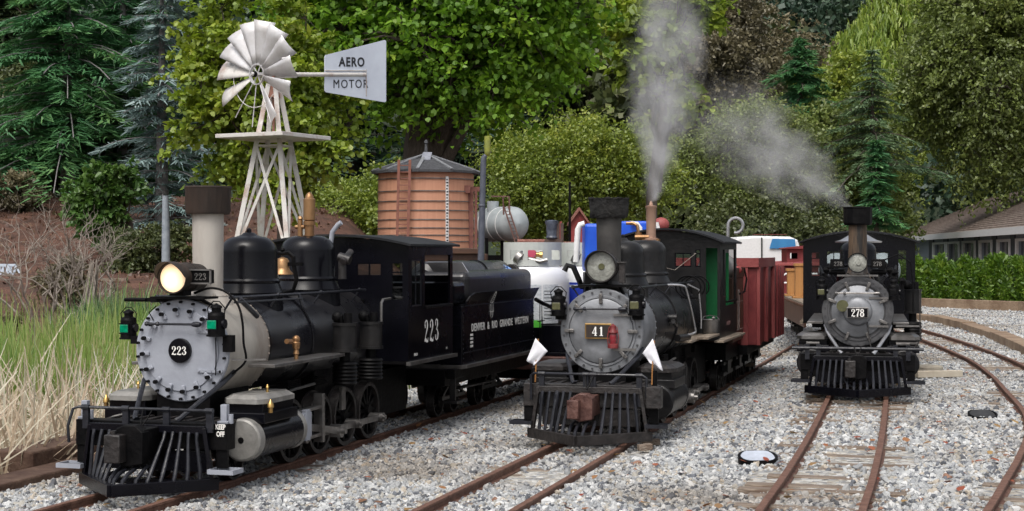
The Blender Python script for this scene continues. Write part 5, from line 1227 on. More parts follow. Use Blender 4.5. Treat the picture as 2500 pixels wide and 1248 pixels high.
# pale pipe column beside it with a yellow glass top
Yp=15.8; p=at(1176,640,Yp); gp=float(landz(p.x,Yp)); t=thing('stand_pipe','tall dark blue grey pipe with a bent top beside the orange water tank','pipe',(p.x,Yp,gp))
m=MB(); q0=at(1174,640,Yp)-Vector((p.x,Yp,gp)); q1=at(1180,400,Yp)-Vector((p.x,Yp,gp)); m.tube([(q0.x,0,0),q0,q1,at(1181,385,Yp)-Vector((p.x,Yp,gp)),at(1186,379,Yp)-Vector((p.x,Yp,gp))],[.034,.034,.030,.028,.022],14)
m.lathe((q0.x+.01,0,(at(0,505,Yp).z-gp)),(0,0,1),[(0,.034),(.004,.037),(.02,.037),(.024,.034)],16,True,False); m.build('pipe', mat('blue_grey_pipe',(.06,.07,.095),(.10,.11,.14),14,.45), t)
Y2=16; p=at(1190,381,Y2); t2=tag(MB().lathe(p,(0,0,1),[(0,.012),(.02,.03),(.05,.033),(.20,.033),(.205,.02)],16).build('glass_jar', mat('yellow_plastic',(.30,.32,.06),(.22,.25,.08),14,.25)),'yellow green translucent sleeve on top of the tall pipe','sleeve')
# silver tank on a stand
Ys=18.2; p=at(1222,548,Ys); gs=float(landz(p.x,Ys)); t=thing('storage_tank','silver horizontal storage tank on a dark stand behind the tall pipe','tank',(p.x,Ys,gs))
zc_=p.z-gs; ax=Vector((.50,-.86,0)).normalized(); rr=.20
m=MB(); m.lathe(Vector((0,0,zc_))-ax*.42,ax,[(0,.001),(.02,.1),(.06,.17),(.11,rr),(.72,rr),(.78,.17),(.83,.1),(.85,.001)],36); b=m.build('tank', K['dirtysilver'], t)
for q in (-.2,.02,.22): m=MB(); m.lathe(Vector((0,0,zc_))+ax*q,ax,[(0,rr+.0005),(.0,rr+.005),(.012,rr+.005),(.012,rr+.0005)],36,True,False); m.build('strap', K['white'], b)
m=MB(); m.cyl((-.09,.02,zc_+.15),(-.09,.02,zc_+.27),.07); m.build('manhole', K['dirtysilver'], b)
m=MB()
for sx in(-.16,.02,.2): m.bar((sx,-.1,zc_-.16),(sx,-.1,-.02),.04,.04,(0,1,0))
m.box(-.25,.28,-.2,.2,zc_-.42,zc_-.36); m.build('stand', K['flat'], t)
m=MB(); 
for dx in (0,.05): m.bar((.04+dx,-.45,zc_+.2),(.22+dx,-.50,zc_-.36),.012,.015)
for k in range(14): m.bar((.04+.18*k/14,-.46,zc_+.18-.54*k/14),(.09+.18*k/14,-.46,zc_+.18-.54*k/14),.006,.008)
m.tube([(-.1,-.45,zc_+.31),(.03,-.45,zc_+.31),(.04,-.45,zc_+.1)],.010,6); m.tube([(.03,-.45,zc_+.31),(.10,-.45,zc_+.31),(.11,-.45,zc_+.1)],.010,6)
m.build('ladder', mat('brown_ladder',(.12,.06,.05),(.2,.11,.09),20,.7), t)

# ------------------------------------------------ small buildings and machines behind
def at0(x,y,Y): p=at(x,y,Y); return p
brick=mat('brown_brick',(.15,.065,.045),(.22,.11,.08),40,.85,0,.5,120)
shin=mat('red_shingle',(.17,.06,.045),(.28,.13,.10),50,.85,0,.7,120)
def hut(x0,x1,yr,ye,yb,Y,dep,label,wall,roof,name='hut',cat='hut',ridge_x=False):
    a=at(x0,yb,Y); b=at(x1,yb,Y); g_=float(landz((a.x+b.x)/2,Y)); w_=(b.x-a.x)/2; t=thing(name,label,cat,((a.x+b.x)/2,Y,g_)); ze=at(0,ye,Y).z-g_; zr=at(0,yr,Y).z-g_
    m=MB(); m.box(-w_*.86,w_*.86,0,dep,-.05,ze)
    if not ridge_x: m.prism([(-w_*.86,ze),(w_*.86,ze),(0,zr-.02)],lambda p,q,t_:Vector((p,t_,q)),0,dep)
    m.build('wall', wall, t)
    m=MB()
    if ridge_x:
        m.add([(-w_,-.05,ze),(w_,-.05,ze),(w_*.96,dep/2,zr),(-w_*.96,dep/2,zr),(-w_,dep+.05,ze),(w_,dep+.05,ze)],[(0,1,2,3),(3,2,5,4),(0,4,5,1),(0,3,4),(1,5,2)])
        for k in range(1,7): f_=k/7; z=ze+(zr-ze)*f_; y=-.05+(dep/2+.05)*f_; m.box(-w_*(1-.04*f_),w_*(1-.04*f_),y-.004,y+.01,z-.002,z+.008)
    else:
        m.add([(-w_,-.04,ze-.01),(0,-.04,zr),(w_,-.04,ze-.01),(w_,dep+.04,ze-.01),(0,dep+.04,zr),(-w_,dep+.04,ze-.01)]+[(-w_,-.04,ze-.035),(0,-.04,zr-.03),(w_,-.04,ze-.035),(w_,dep+.04,ze-.035),(0,dep+.04,zr-.03),(-w_,dep+.04,ze-.035)],[(0,1,4,5),(1,2,3,4),(6,11,10,7),(7,10,9,8),(0,6,7,1),(1,7,8,2),(3,9,10,4),(4,10,11,5),(0,5,11,6),(2,8,9,3)])
    m.build('roof', roof, t); return t,w_,ze
t,w_,ze=hut(1388,1440,506,541,615,13.5,.3,'tiny red house with a pointed brown roof behind locomotive 41\'s chimney',K['red'],shin)
m=MB(); m.bar((w_*0-.16,-.02,.0),(w_*0-.16,-.02,ze),.02,.02,(0,1,0)); m.build('corner_board', K['oxide2'], t)
hut(1262,1332,584,626,640,12.5,.35,'low long hut with a brown brick coloured roof behind the gas cylinders',brick,shin,'shed','shed',True)
hut(1362,1410,590,620,640,12.0,.3,'low brown shed roof between the trestle and the blue seat box',brick,shin,'shed','shed',True)
# trestle with a dark pot
Yq=11.5; p=at(1352,600,Yq); g_=float(landz(p.x,Yq)); t=thing('trestle','dark timber trestle stand behind the gas cylinders, left of locomotive 41\'s chimney','trestle',(p.x,Yq,g_))
Q=lambda x,y,dy=0: at(x,y,Yq)-Vector((p.x,Yq-dy,g_))
m=MB(); m.bar(Q(1331,588),Q(1373,588),.05,.025); m.bar(Q(1331,588,.2),Q(1373,588,.2),.05,.025)
for x in (1341,1362,1372): m.bar(Q(x,545 if x>1350 else 588),Q(x,650),.022,.03,(0,1,0))
m.bar(Q(1334,590),Q(1318,640),.02,.03); m.bar(Q(1340,592),Q(1356,640),.02,.03); m.bar(Q(1372,595),Q(1388,640),.02,.03); m.build('frame', K['dkwood'] if 'dkwood' in K else mat('dark_timber',(.05,.03,.025),(.10,.065,.055),20,.8), t)
pt=at(1347,584,Yq); m=MB(); m.lathe((pt.x,pt.y,pt.z),(0,0,1),[(0,.035),(.012,.046),(.02,.040),(.03,.038),(.10,.042),(.12,.05),(.135,.05),(.14,.03),(.141,.001)],20); o=m.build('pot', mat('blue_black_pot',(.03,.035,.05),(.12,.14,.19),16,.35)); tag(o,'dark blue black pot standing on the timber trestle','pot')
p0=at(1391,640,12.2); p1=at(1391,444,12.2); o=MB().tube([(p0.x,p0.y,float(landz(p0.x,12.2))),p0,p1],[.012,.012,.009],8).build('lamp_post', K['flat']); tag(o,'thin dark post standing behind the gas cylinders','post')
# blue riding seats with white rails
def seatbox(x0,x1,yt,yb,Y,label,rails):
    a=at(x0,yb,Y); b=at(x1,yt,Y); g_=float(yardz(a.x,Y)); t=thing('seat_car',label,'riding car',((a.x+b.x)/2,Y,g_)); w_=(b.x-a.x)/2
    m=MB(); m.box(-w_,w_,0,.22,a.z-g_,b.z-g_); m.build('seat_shell', K['blue'], t, .012)
    m=MB(); m.box(-w_*.9,w_*.9,.02,.2,.08,a.z-g_-.001); m.build('chassis', K['flat'], t)
    for pts in rails: 
        m=MB(); m.tube([at(x,y,Y-.02)-Vector(((a.x+b.x)/2,Y,g_)) for x,y in pts],.012,10); m.build('hand_rail', K['white'], t)
seatbox(1427,1465,546,665,6.25,'tall bright blue seat car with a white tubular rail, left of locomotive 41\'s chimney',[[(1406,640),(1411,560),(1416,549),(1427,546)]])
seatbox(1516,1586,540,580,9.0,'blue seat car showing behind locomotive 41\'s domes',[[(1540,545),(1556,546),(1563,556),(1565,590)],[(1603,543),(1607,560),(1610,585)]])
p=at(1614,548,9.3); o=MB().ball(p,.042,14,(1.2,1,1)).build('red_dome', K['oxide2']); tag(o,'faded red rounded tank end beside the steaming safety valve','tank')
m=MB(); m.cyl((p.x,p.y,p.z-.03),(p.x,p.y,.0),.05); o2=m.build('stand', K['oxide'], o); o2.matrix_parent_inverse=o.matrix_world.inverted()
# curled pipe on the cab roof of 41's train
g=gB; m=MB(); base=Vector((.16,1.62,.45)); 
pts=[(.16,1.60,.30),(.163,1.60,.58),(.166,1.60,.66)]+[(.166+.030+(-.030)*math.cos(math.radians(a)),1.60,.672+.030*math.sin(math.radians(a))) for a in range(0,300,20)]
m.tube([g@Vector(q) for q in pts],.0065,8); o=m.build('hooked_pipe', K['bright']); tag(o,'shiny pipe with a curled top rising behind the cab of locomotive 41','pipe')
# lorry far behind
Yv=34; p=at(1875,640,Yv); gv=float(landz(p.x,Yv)); t=thing('van','white van with a blue covered windscreen parked far behind the red wagons','van',(p.x,Yv,gv))
Z=lambda y: at(0,y,Yv).z-gv
X=lambda x: at(x,0,Yv).x-p.x
m=MB(); m.prism([(X(1795),.2),(X(1960),.2),(X(1955),Z(606)),(X(1948),Z(586)),(X(1930),Z(578)),(X(1840),Z(576)),(X(1800),Z(579)),(X(1795),Z(590))],lambda a,b,t_:Vector((a,t_,b)),0,2.2); m.build('body', K['white'], t, .05)
m=MB(); m.prism([(X(1878),Z(607)),(X(1942),Z(607)),(X(1940),Z(584)),(X(1885),Z(583))],lambda a,b,t_:Vector((a,-.02-t_,b)),0,.02); m.build('windscreen', mat('blue_cover',(.03,.16,.38),(.05,.24,.5),2,.4), t)
m=MB(); m.box(X(1858),X(1861),-.03,-.001,Z(640),Z(580)); m.build('door_seam', K['worn2'], t)
m=MB()
for x in (1815,1930): m.cyl((X(x),-.02,.22),(X(x),.3,.22),.24,None,24)
m.build('wheels', K['flat'], t)
m=MB(); m.box(X(1845),X(1925),.2,.5,Z(573),Z(572)); m.build('roof_rack', K['oxide'], t)
Ye=38; p=at(1806,578,Ye); t=thing('digger_arm','small yellow and white crane arm rising above the white van','crane arm',(p.x,p.y,float(landz(p.x,Ye))))
gg_=t.location.z; m=MB(); m.bar(Vector((0,0,0)),Vector((0,0,p.z-gg_)),.08,.08,(0,1,0)); m.bar(Vector((-.02,0,p.z-gg_)),Vector((.0,0,p.z-gg_+.26)),.10,.08,(0,1,0)); m.build('mast', K['yel'] if 'yel' in K else mat('yellow_paint',(.6,.35,.05)), t)
m=MB(); m.bar(Vector((.0,-.03,p.z-gg_+.30)),Vector((.09,-.05,p.z-gg_-.04)),.07,.05,(0,1,0)); m.build('jib', K['white'], t)
# station building on the right
Yb0,Yb1=29.0,56.0
e1=at(2530,551,Yb0); e0=at(2178,582,Yb1); ev=Vector((e1.x,Yb0,0)); ew=Vector((e0.x,Yb1,0)); zE=CH+61*Yb0/F*1.02; dr=(ew-ev); Ln=dr.length; dr.normalize(); nrm=Vector((dr.y,-dr.x,0)); 
if nrm.x<0: nrm=-nrm
base=ev-dr*8; Lt=Ln+8; gb=-1.05
st=thing('station_building','long low grey building with a brown shingled roof and white framed windows behind the hedge','building',(base.x,base.y,gb))
def Sp(a,b,c): return dr*a+nrm*b+Vector((0,0,c))
zE-=gb
m=MB(); wins=[]; pils=[]
def along(x):
    r=(x-CX)/F; b0=base+nrm*.35; return (r*b0.y-b0.x)/(dr.x-r*dr.y)
for xc_ in (2556,2500,2454,2409.6,2368.5,2330,2296): wins.append(tuple(sorted((along(xc_-13),along(xc_+13))))+(.30,1.80))
for xc_ in (2528,2477,2432,2389,2349,2313,2278): pils.append(tuple(sorted((along(xc_-8),along(xc_+3)))))
sheet_holes(m,0,Lt-.8,-.2,zE-.05,wins,lambda a,b,t_: Sp(a,.35+t_,b),0,.12); m.prism([(0,-.2),(Lt-.8,-.2),(Lt-.8,zE-.05),(0,zE-.05)],lambda a,b,t_:Sp(a,4.5+t_,b),0,.1); m.prism([(.48,-.2),(4.5,-.2),(4.5,zE-.05),(.87,zE-.05)],lambda a,b,t_:Sp(Lt-.9+t_,a,b),0,.1); wl=m.build('wall', mat('grey_blue_wall',(.26,.30,.36),(.32,.35,.39),3,.7), st)
for (a0,a1,b0,b1) in wins:
    m=MB(); f_=.14*(a1-a0); fz=.06
    for (p_,q_,r_,s2) in ((a0-f_,a0,b0,b1+fz),(a1,a1+f_,b0,b1+fz),(a0,a1,b1,b1+fz)): m.prism([(p_,r_),(q_,r_),(q_,s2),(p_,s2)],lambda a,b,t_:Sp(a,.35-t_,b),.0,.05)
    wf=m.build('window', K['white'], wl); m=MB(); m.prism([(a0+.001,b0+.001),(a1-.001,b0+.001),(a1-.001,b1-.001),(a0+.001,b1-.001)],lambda a,b,t_:Sp(a,.40+t_,b),0,.02); m.build('pane', K['glass'], wf)
m=MB()
for a_,b_ in pils: m.prism([(a_,-.2),(b_,-.2),(b_,zE-.06),(a_,zE-.06)],lambda a,b,t_:Sp(a,.349-t_,b),0,.03)
m.build('pilaster', mat('dark_pilaster',(.06,.068,.085)), wl)
m=MB(); rh=1.38
vs=[Sp(-1,0,zE),Sp(Lt,0,zE),Sp(Lt-3.2,3,zE+rh),Sp(-1,3,zE+rh),Sp(Lt,6,zE),Sp(-1,6,zE)]
m.add(vs,[(0,1,2,3),(3,2,4,5),(1,4,2),(0,3,5),(0,5,4,1)])
rf=m.build('roof', None or mat('roof_shingles',(.17,.125,.105),(.30,.25,.215),2.2,.9,0,.3,30,lo=.3,hi=.7), st)
m=MB()
nr_=24
for k in range(nr_):
    f_=k/nr_; m.prism([(-1+.0,0),(Lt-3.2*f_,0),(Lt-3.2*f_,.03),(-1,.03)],lambda a,b,t_:Sp(a,3*f_+t_,zE+rh*f_+b),-.01,.03)
m.build('shingle_courses', rf.data.materials[0], rf)
m=MB(); m.prism([(-1,-.13),(Lt+.02,-.13),(Lt+.02,.02),(-1,.02)],lambda a,b,t_:Sp(a,-.06-t_,zE+b),0,.05); m.build('fascia', K['white'], rf)
# ------------------------------------------------ timber edges
def kerb(name,label,pts,h,wdt,mt,cat='timber edging',seg=.9):
    t=thing(name,label,cat,pts[0]); o=Vector(pts[0])
    line=smooth_line(pts,.05) if len(pts)>2 else [Vector(p) for p in pts]
    acc=0; cur=[line[0]]; 
    for i in range(1,len(line)):
        acc+=(line[i]-line[i-1]).length; cur.append(line[i])
        if acc>=seg or i==len(line)-1:
            a=cur[0]; b=cur[-1]; d=(b-a).normalized(); m=MB(); dz=rnd.uniform(-.004,.004); m.bar(a-o+d*.002+Vector((0,0,dz)),b-o-d*.002+Vector((0,0,dz+rnd.uniform(-.004,.004))),wdt,h); q=m.build('plank' , mt, t, .004); acc=0; cur=[line[i]]
    return t
K['edging']=mat('edging_timber',(.30,.22,.15),(.17,.11,.07),7,.9,0,.7,60)
pe=[at(x,y,F*(CH+.02)/(y-CY)) for x,y in ((2160,770),(2239,777),(2336,796),(2427,824),(2500,856),(2600,910))]
kerb('platform_edge','sandy timber edging curving along the right of the gravel platform',[(p.x,p.y,.0) for p in pe],.055,.10,K['edging'],seg=1.2)
ph=[at(x,y,F*(CH)/(y-CY)) for x,y in ((2180,741),(2300,744),(2420,749),(2560,758))]
kerb('hedge_edge','straight brown board edging along the foot of the hedge',[(p.x,p.y-.1,.02) for p in ph],.10,.06,K['edging'],seg=1.6)
# heavy timbers at the marsh side
def qpt(q,p,z): return Vector((q*C16+p*S16, -q*S16+p*C16, z))
t=thing('retaining_timber','long weathered dark brown retaining timber at the marsh edge, lower left','timber',qpt(MARSH_Q-.06,2.4,-.12))
m=MB(); o=Vector(t.location); m.bar(qpt(MARSH_Q-.08,2.0,-.115)-o,qpt(MARSH_Q-.08,4.22,-.115)-o,.11,.11); m.build('beam', K['beamwood'], t, .006)
t=thing('retaining_timber','shorter brown retaining timber set higher behind the long one at the marsh edge','timber',qpt(MARSH_Q-.17,3.7,-.09))
m=MB(); o=Vector(t.location); m.bar(qpt(MARSH_Q-.20,3.75,-.085)-o,qpt(MARSH_Q-.20,6.2,-.085)-o,.13,.13); m.build('beam', K['beamwood'], t, .006)
# half buried tubs, slab, boards
for (x,y,w_,lab_,wht) in ((1852,1112,.105,'half buried black rimmed white tub in the gravel, left of 278\'s track',True),(2402,1016,.098,'half buried black rimmed tub in the gravel inside the curve of the right track',False)):
    Y=F*(CH+.02)/(y+ (14 if wht else 4)-CY); p=at(x,y,Y); t=thing('buried_tub',lab_,'tub',(p.x,Y,-.03))
    m=MB(); n=24; pts=[((w_/2-.03)*(1 if math.cos(2*math.pi*k/n)>0 else -1)+.03*math.cos(2*math.pi*k/n), .036*math.sin(2*math.pi*k/n)) for k in range(n)]
    vs=[];H=.022
    for (s1,z) in ((1.0,-.03),(1.0,H*.62),(.97,H*.66),(.88,H*.66),(.86,H*.55),(.86,-.03)):
        for a,b in pts: vs.append((a*s1,b*s1*1.0+.012,z+(b+.036)*.25))
    m.add(vs,[(i*n+k,i*n+(k+1)%n,(i+1)*n+(k+1)%n,(i+1)*n+k) for i in range(5) for k in range(n)],True); m.build('rubber_rim', K['flat'], t)
    m=MB(); m.add([(a*.86,b*.86+.012,H*.1+(b+.036)*.42) for a,b in pts],[tuple(range(n))]); m.build('tub_lid', mat('white_plastic' if wht else 'dull_plastic',(.36,.39,.45) if wht else (.02,.02,.02),(.46,.50,.58) if wht else (.04,.04,.04),30,.35), t)
Y=F*(CH)/(895-CY); p=at(2262,895,Y); o=MB().lathe((p.x,Y,-.03),(0,0,1),[(0,.075),(.03,.075),(.035,.07),(.037,.001)],28).build('round_slab', K['concrete'], None); tag(o,'round pale concrete cover lying in the gravel right of locomotive 278','slab')
p=at(2237,912,F*(CH)/(914-CY)); p2=at(2346,910,F*(CH)/(912-CY)); m=MB(); m.bar((p.x,p.y,.0),(p2.x,p2.y,.0),.035,.028); tag(m.build('board', mat('pale_board',(.52,.47,.38),(.42,.36,.28),9,.8), None, .002),'pale board lying in the gravel right of locomotive 278','board')
Yg=6.6; p=at(1765,908,F*(CH+.03)/(908-CY)); p2=at(1840,906,F*(CH+.03)/(906-CY)); m=MB(); m.bar((p.x,p.y,-.0),(p2.x,p2.y,.0),.02,.016); tag(m.build('board', K['wood'], None, .001),'thin grey board lying beside the track behind locomotive 41\'s cylinder','board')
for i,(x,y,L_) in enumerate(((1590,1086,.05),(1575,1098,.04))):
    Y=F*(CH+.04)/(y-CY); p=at(x,y,Y); m=MB(); m.bar((p.x-L_/2,Y,-.035),(p.x+L_/2,Y+.01,-.032),.022,.018); tag(m.build('wood_block', K['tie'], None, .002),['larger','smaller'][i]+' brown wood block in the gravel right of locomotive 41\'s pilot','wood block')
# pale lamp post and white toy bridge on the left bank
Yl=17.5; p=at(405,640,Yl); gl=float(landz(p.x,Yl)); m=MB(); m.tube([(p.x,Yl,gl-.1),(p.x,Yl,gl+.6),(p.x-.005,Yl,at(0,478,Yl).z)],[.05,.045,.035],10); tag(m.build('lamp_post', mat('grey_post',(.22,.26,.30),(.32,.36,.40),14,.6)),'pale grey post among the trees left of locomotive 223\'s chimney','post')
Yw=18.5; p=at(10,694,Yw); t=thing('truss_bridge','small white truss bridge at the left edge below the bank','bridge',(p.x,Yw,p.z))
zt_=at(0,648,Yw).z-p.z; X=lambda x: at(x,0,Yw).x-p.x
m=MB()
for dy in (0,.3):
    m.bar((X(-60),dy,0),(X(42),dy,0),.03,.03); m.bar((X(-60),dy,zt_),(X(18),dy,zt_),.03,.03); m.bar((X(18),dy,zt_),(X(42),dy,0),.03,.03)
    for x in (-20,-5,8,18): m.bar((X(x),dy,0),(X(x),dy,zt_),.018,.018,(0,1,0))
    m.bar((X(-5),dy,0),(X(8),dy,zt_),.015,.015); m.bar((X(8),dy,0),(X(18),dy,zt_),.015,.015)
m.bar((X(-60),.15,-.02),(X(42),.15,-.02),.3,.02); m.build('truss', mat('white_blue_paint',(.62,.70,.80),(.5,.58,.68),10,.5), t)
for (x0,x1,y,Y,lab_) in ((300,210,692,17.8,'weathered board edging at the foot of the brown bank'),(0,340,516,24.5,'dark retaining board halfway up the brown bank')):
    a=at(min(x0,x1)-40,y,Y); b=at(max(x0,x1)+10,y,Y); m=MB(); m.bar((a.x,Y,a.z),(b.x,Y,b.z),.08,.12); tag(m.build('bank_board', K['wood'] if y>600 else K['beamwood']),lab_,'board')
# ------------------------------------------------ vegetation
G = np.random.default_rng(21)
def unit(v): return v/np.maximum(np.linalg.norm(v,axis=1,keepdims=True),1e-9)
def leaves(centres, dirs, L, W, normals=None, shape='leaf', jitter=.25):
    """leaf faces: base at centres, pointing along dirs"""
    N=len(centres); d=unit(dirs); n=unit(G.normal(size=(N,3)) if normals is None else normals); s=unit(np.cross(d,n)); n=np.cross(s,d)
    l=L*np.exp(G.normal(0,jitter,N))[:,None]; w_=W*np.exp(G.normal(0,jitter,N))[:,None]
    if shape=='leaf': tpl=[(0,0,0),(.48,.28,.1),(.42,.66,.04),(0,1,-.12),(-.42,.66,.04),(-.48,.28,.1)]
    elif shape=='quad': tpl=[(-.5,0,0),(.5,.1,0),(.45,1,0),(-.4,.9,0)]
    else: tpl=[(-.5,0,0),(.5,0,0),(.12,1,0),(-.12,1,0)]
    V=np.stack([centres+s*w_*a+d*l*b+n*l*c for a,b,c in tpl],1); return V.reshape(-1,3),len(tpl)
def lobes_points(c,R,nl,n,flat=1.0,lobe=.45,cut=-1.0):
    """points near the surfaces of random lobes that fill a crown ellipsoid"""
    c=np.array(c);R=np.array(R); P=[];I=[]
    u=unit(G.normal(size=(nl,3)))*G.uniform(.25,.78,(nl,1))**.8; lr=G.uniform(lobe*.65,lobe*1.2,nl)
    k=G.integers(0,nl,n); d=unit(G.normal(size=(n,3))); rr=G.uniform(.5,1.05,n)+np.where(G.uniform(0,1,n)<.15,G.uniform(0,.45,n),0)
    p=u[k]+d*(lr[k]*rr)[:,None]*np.array([1,1,flat]); ok=p[:,2]>cut
    return c+p[ok]*R, k[ok], (c+u*R), lr
def branch_tube(m, a, b, r0, r1, wob=.06, n=5):
    a=Vector(a);b=Vector(b);L=(b-a).length; pts=[]
    for i in range(n+1):
        t=i/n; p=a.lerp(b,t)+Vector((rnd.uniform(-1,1),rnd.uniform(-1,1),rnd.uniform(-.5,1)*.7))*L*wob*(math.sin(math.pi*t)); p.z+=L*.12*math.sin(math.pi*t); pts.append(p)
    m.tube(pts,[r0+(r1-r0)*i/n for i in range(n+1)],6)
def broadleaf(name,label,px,Y,n_leaf,L,W,lm,cat='tree',nl=22,depth=.8,perclump=22,trunkr=.12,shape='leaf',flat=.8,group=None,bark='bark',droop=.3,lobe=.42,clump=.16,tx=None,ground=None,upb=.6,spray=1.0):
    x0,x1,yt,yb=px; a=at(x0,yb,Y); b=at(x1,yt,Y); R=np.array([(b.x-a.x)/2,(b.x-a.x)/2*depth,(b.z-a.z)/2]); c=np.array([(a.x+b.x)/2,Y,(a.z+b.z)/2])
    bx=c[0] if tx is None else at(tx,0,Y).x; gz0=float(landz(bx,Y)) if ground is None else ground
    t=thing(name,label,cat,(bx,Y,gz0),0,group); off=np.array([bx,Y,gz0]); cc=c-off
    ncl=max(8,n_leaf//perclump); P,k,U,lr=lobes_points(cc,R,nl,ncl,1.0,lobe)
    m=MB(); top=Vector((cc[0]*.6,cc[1],cc[2]+R[2]*.25)); branch_tube(m,(0,0,-.1),top,trunkr,trunkr*.35,.04,8)
    for i in range(nl):
        f_=G.uniform(.35,.85); s_=Vector((0,0,0)).lerp(top,f_); branch_tube(m,s_,U[i],trunkr*.38*(1.1-f_),trunkr*.07,.08,5)
        for q in np.nonzero(k==i)[0][:9]: branch_tube(m,U[i],P[q],trunkr*.06,trunkr*.02,.1,3)
    m.build('trunk', K[bark], t)
    N=len(P)*perclump; ci=np.repeat(np.arange(len(P)),perclump); rc=clump*float(R.mean())
    bd=unit(P-cc)*np.array([1,1,.6])+G.normal(0,.55,(len(P),3))*np.array([1,1,.5]); bd=unit(bd); ln=G.uniform(.5,1.7,len(P))*rc*1.5; tt=G.uniform(-.35,1,N)
    o=G.normal(size=(N,3))*np.array([1,1,.6*spray])*rc*.30*(1.15-.6*np.abs(tt))[:,None]; dr=np.stack([np.zeros(N),np.zeros(N),-(np.clip(tt,0,1)**2)*ln[ci]*.35],1); C=P[ci]+bd[ci]*(tt*ln[ci])[:,None]+o+dr
    d=G.normal(size=(N,3))+bd[ci]*.8; d[:,2]-=droop; nm=G.normal(size=(N,3))*.6; nm[:,2]+=upb
    V,npf=leaves(C,d,L,W,nm,shape); cv=G.uniform(0,1,len(P)); lv=G.uniform(0,1,nl)
    var=np.clip(.40*cv[ci]+.30*lv[k[ci]]+.30*G.uniform(0,1,N),0,1)
    fastmesh('crown',V,npf,lm,var,t); return t
def conifer(name,label,x,ytop,ybase,Y,wpx,lm,n_whorl=26,L=.16,W=.03,group=None,droop=.35,start=.05,dens=1.0,seed=0,bark='bark',lean=0,cat='tree'):
    bz=float(landz(at(x,0,Y).x,Y)); top=at(x,ytop,Y).z; low=max(bz,at(x,ybase,Y).z); H=top-bz; Rm=wpx*Y/F/2
    t=thing(name,label,cat,(at(x,0,Y).x,Y,bz),0,group); m=MB(); m.tube([(0,0,-.1),(lean*.5,0,H*.5),(lean,0,H)],[H*.022+.02,H*.014,.008],8)
    C=[];D=[];NM=[];VR=[]
    z0=low-bz+.02*H
    for w_ in range(n_whorl):
        f_=w_/(n_whorl-1); z=z0+(H-z0)*f_**.92; Lb=(Rm*(1-f_)**.85+.05)*G.uniform(.6,1.15); nb=G.integers(5,8)
        for b_ in range(nb):
            a=G.uniform(0,6.28); l_=Lb*G.uniform(.45,1.3); bv=G.uniform(0,1); rise=G.uniform(.0,.25)
            n=max(5,int(l_/ (L*.30)*dens)); tt=np.linspace(.08,1,n)
            px_=np.cos(a)*l_*tt; py_=np.sin(a)*l_*tt; pz_=z+l_*(rise*tt-droop*tt**2)
            pp=[(px_[i]+lean*f_,py_[i],pz_[i]) for i in range(0,n,max(1,n//4))]
            if len(pp)>1: m.tube([(lean*f_,0,z)]+pp,[.012*H/4+.003]+[.006*H/4+.002]*len(pp),4)
            for sgn in (-1,1):
                for q in range(3):
                    spread=G.uniform(.3,1.0,n)*(.5+.5*(1-tt))*l_*.34*sgn
                    cx_=px_-np.sin(a)*spread*G.uniform(.1,1,n); cy_=py_+np.cos(a)*spread*G.uniform(.1,1,n)
                    C.append(np.stack([cx_+lean*f_,cy_,pz_-np.abs(spread)*.25+G.normal(0,.01,n)],1))
                    dd=np.stack([np.cos(a)*.7-np.sin(a)*sgn*.7+G.normal(0,.25,n),np.sin(a)*.7+np.cos(a)*sgn*.7+G.normal(0,.25,n),-.25+G.normal(0,.22,n)],1); D.append(dd)
                    nmv=np.tile([0,0,1.],(n,1))+G.normal(0,.35,(n,3)); NM.append(nmv); VR.append(np.clip(.45*bv+.25*tt+.3*G.uniform(0,1,n),0,1))
    m.build('trunk', K[bark], t)
    V,npf=leaves(np.concatenate(C),np.concatenate(D),L,W,np.concatenate(NM),'needle'); fastmesh('crown',V,npf,lm,np.concatenate(VR),t); return t
M_maple=leafmat('maple_leaf',[(0.047,0.122,0.008),(0.109,0.244,0.013),(0.203,0.380,0.025),(0.407,0.543,0.047)],.45,gloss=.04)
M_maple2=leafmat('maple_leaf_yellowing',[(0.098,0.165,0.010),(0.186,0.282,0.017),(0.306,0.396,0.031),(0.393,0.409,0.050)],.4)
M_olive=leafmat('olive_leaf',[(0.068,0.095,0.025),(0.124,0.166,0.034),(0.198,0.261,0.050),(0.298,0.316,0.078)],.35)
M_oliveD=leafmat('dark_olive_leaf',[(0.030,0.048,0.015),(0.060,0.083,0.024),(0.102,0.128,0.036),(0.156,0.165,0.053)],.3)
M_gold=leafmat('golden_green_leaf',[(0.083,0.128,0.018),(0.181,0.255,0.031),(0.278,0.347,0.038),(0.459,0.474,0.069)],.4)
M_con=leafmat('cedar_green',[(0.027,0.095,0.038),(0.047,0.162,0.061),(0.081,0.230,0.074),(0.162,0.297,0.088)],.25)
M_conD=leafmat('dark_conifer',[(0.018,0.033,0.015),(0.030,0.060,0.021),(0.060,0.090,0.027),(0.112,0.128,0.045)],.2)
M_blue=leafmat('blue_cedar',[(0.088,0.143,0.132),(0.154,0.231,0.220),(0.242,0.341,0.330),(0.363,0.462,0.440)],.2)
M_will=leafmat('willow_leaf',[(0.105,0.180,0.018),(0.195,0.300,0.030),(0.300,0.405,0.045),(0.420,0.495,0.090)],.4)
M_brown=leafmat('brown_olive_leaf',[(0.074,0.068,0.038),(0.135,0.121,0.068),(0.203,0.176,0.095),(0.284,0.243,0.135)],.3)
M_hedge=leafmat('hedge_green',[(0.036,0.090,0.004),(0.072,0.162,0.005),(0.117,0.216,0.009),(0.180,0.270,0.018)],.35)
M_pale=leafmat('pale_cedar',[(.05,.10,.05),(.09,.16,.075),(.13,.21,.09),(.20,.28,.13)],.25)
M_forest=leafmat('far_forest',[(0.018,0.038,0.024),(0.030,0.068,0.042),(0.053,0.098,0.053),(0.090,0.128,0.068)],.2)

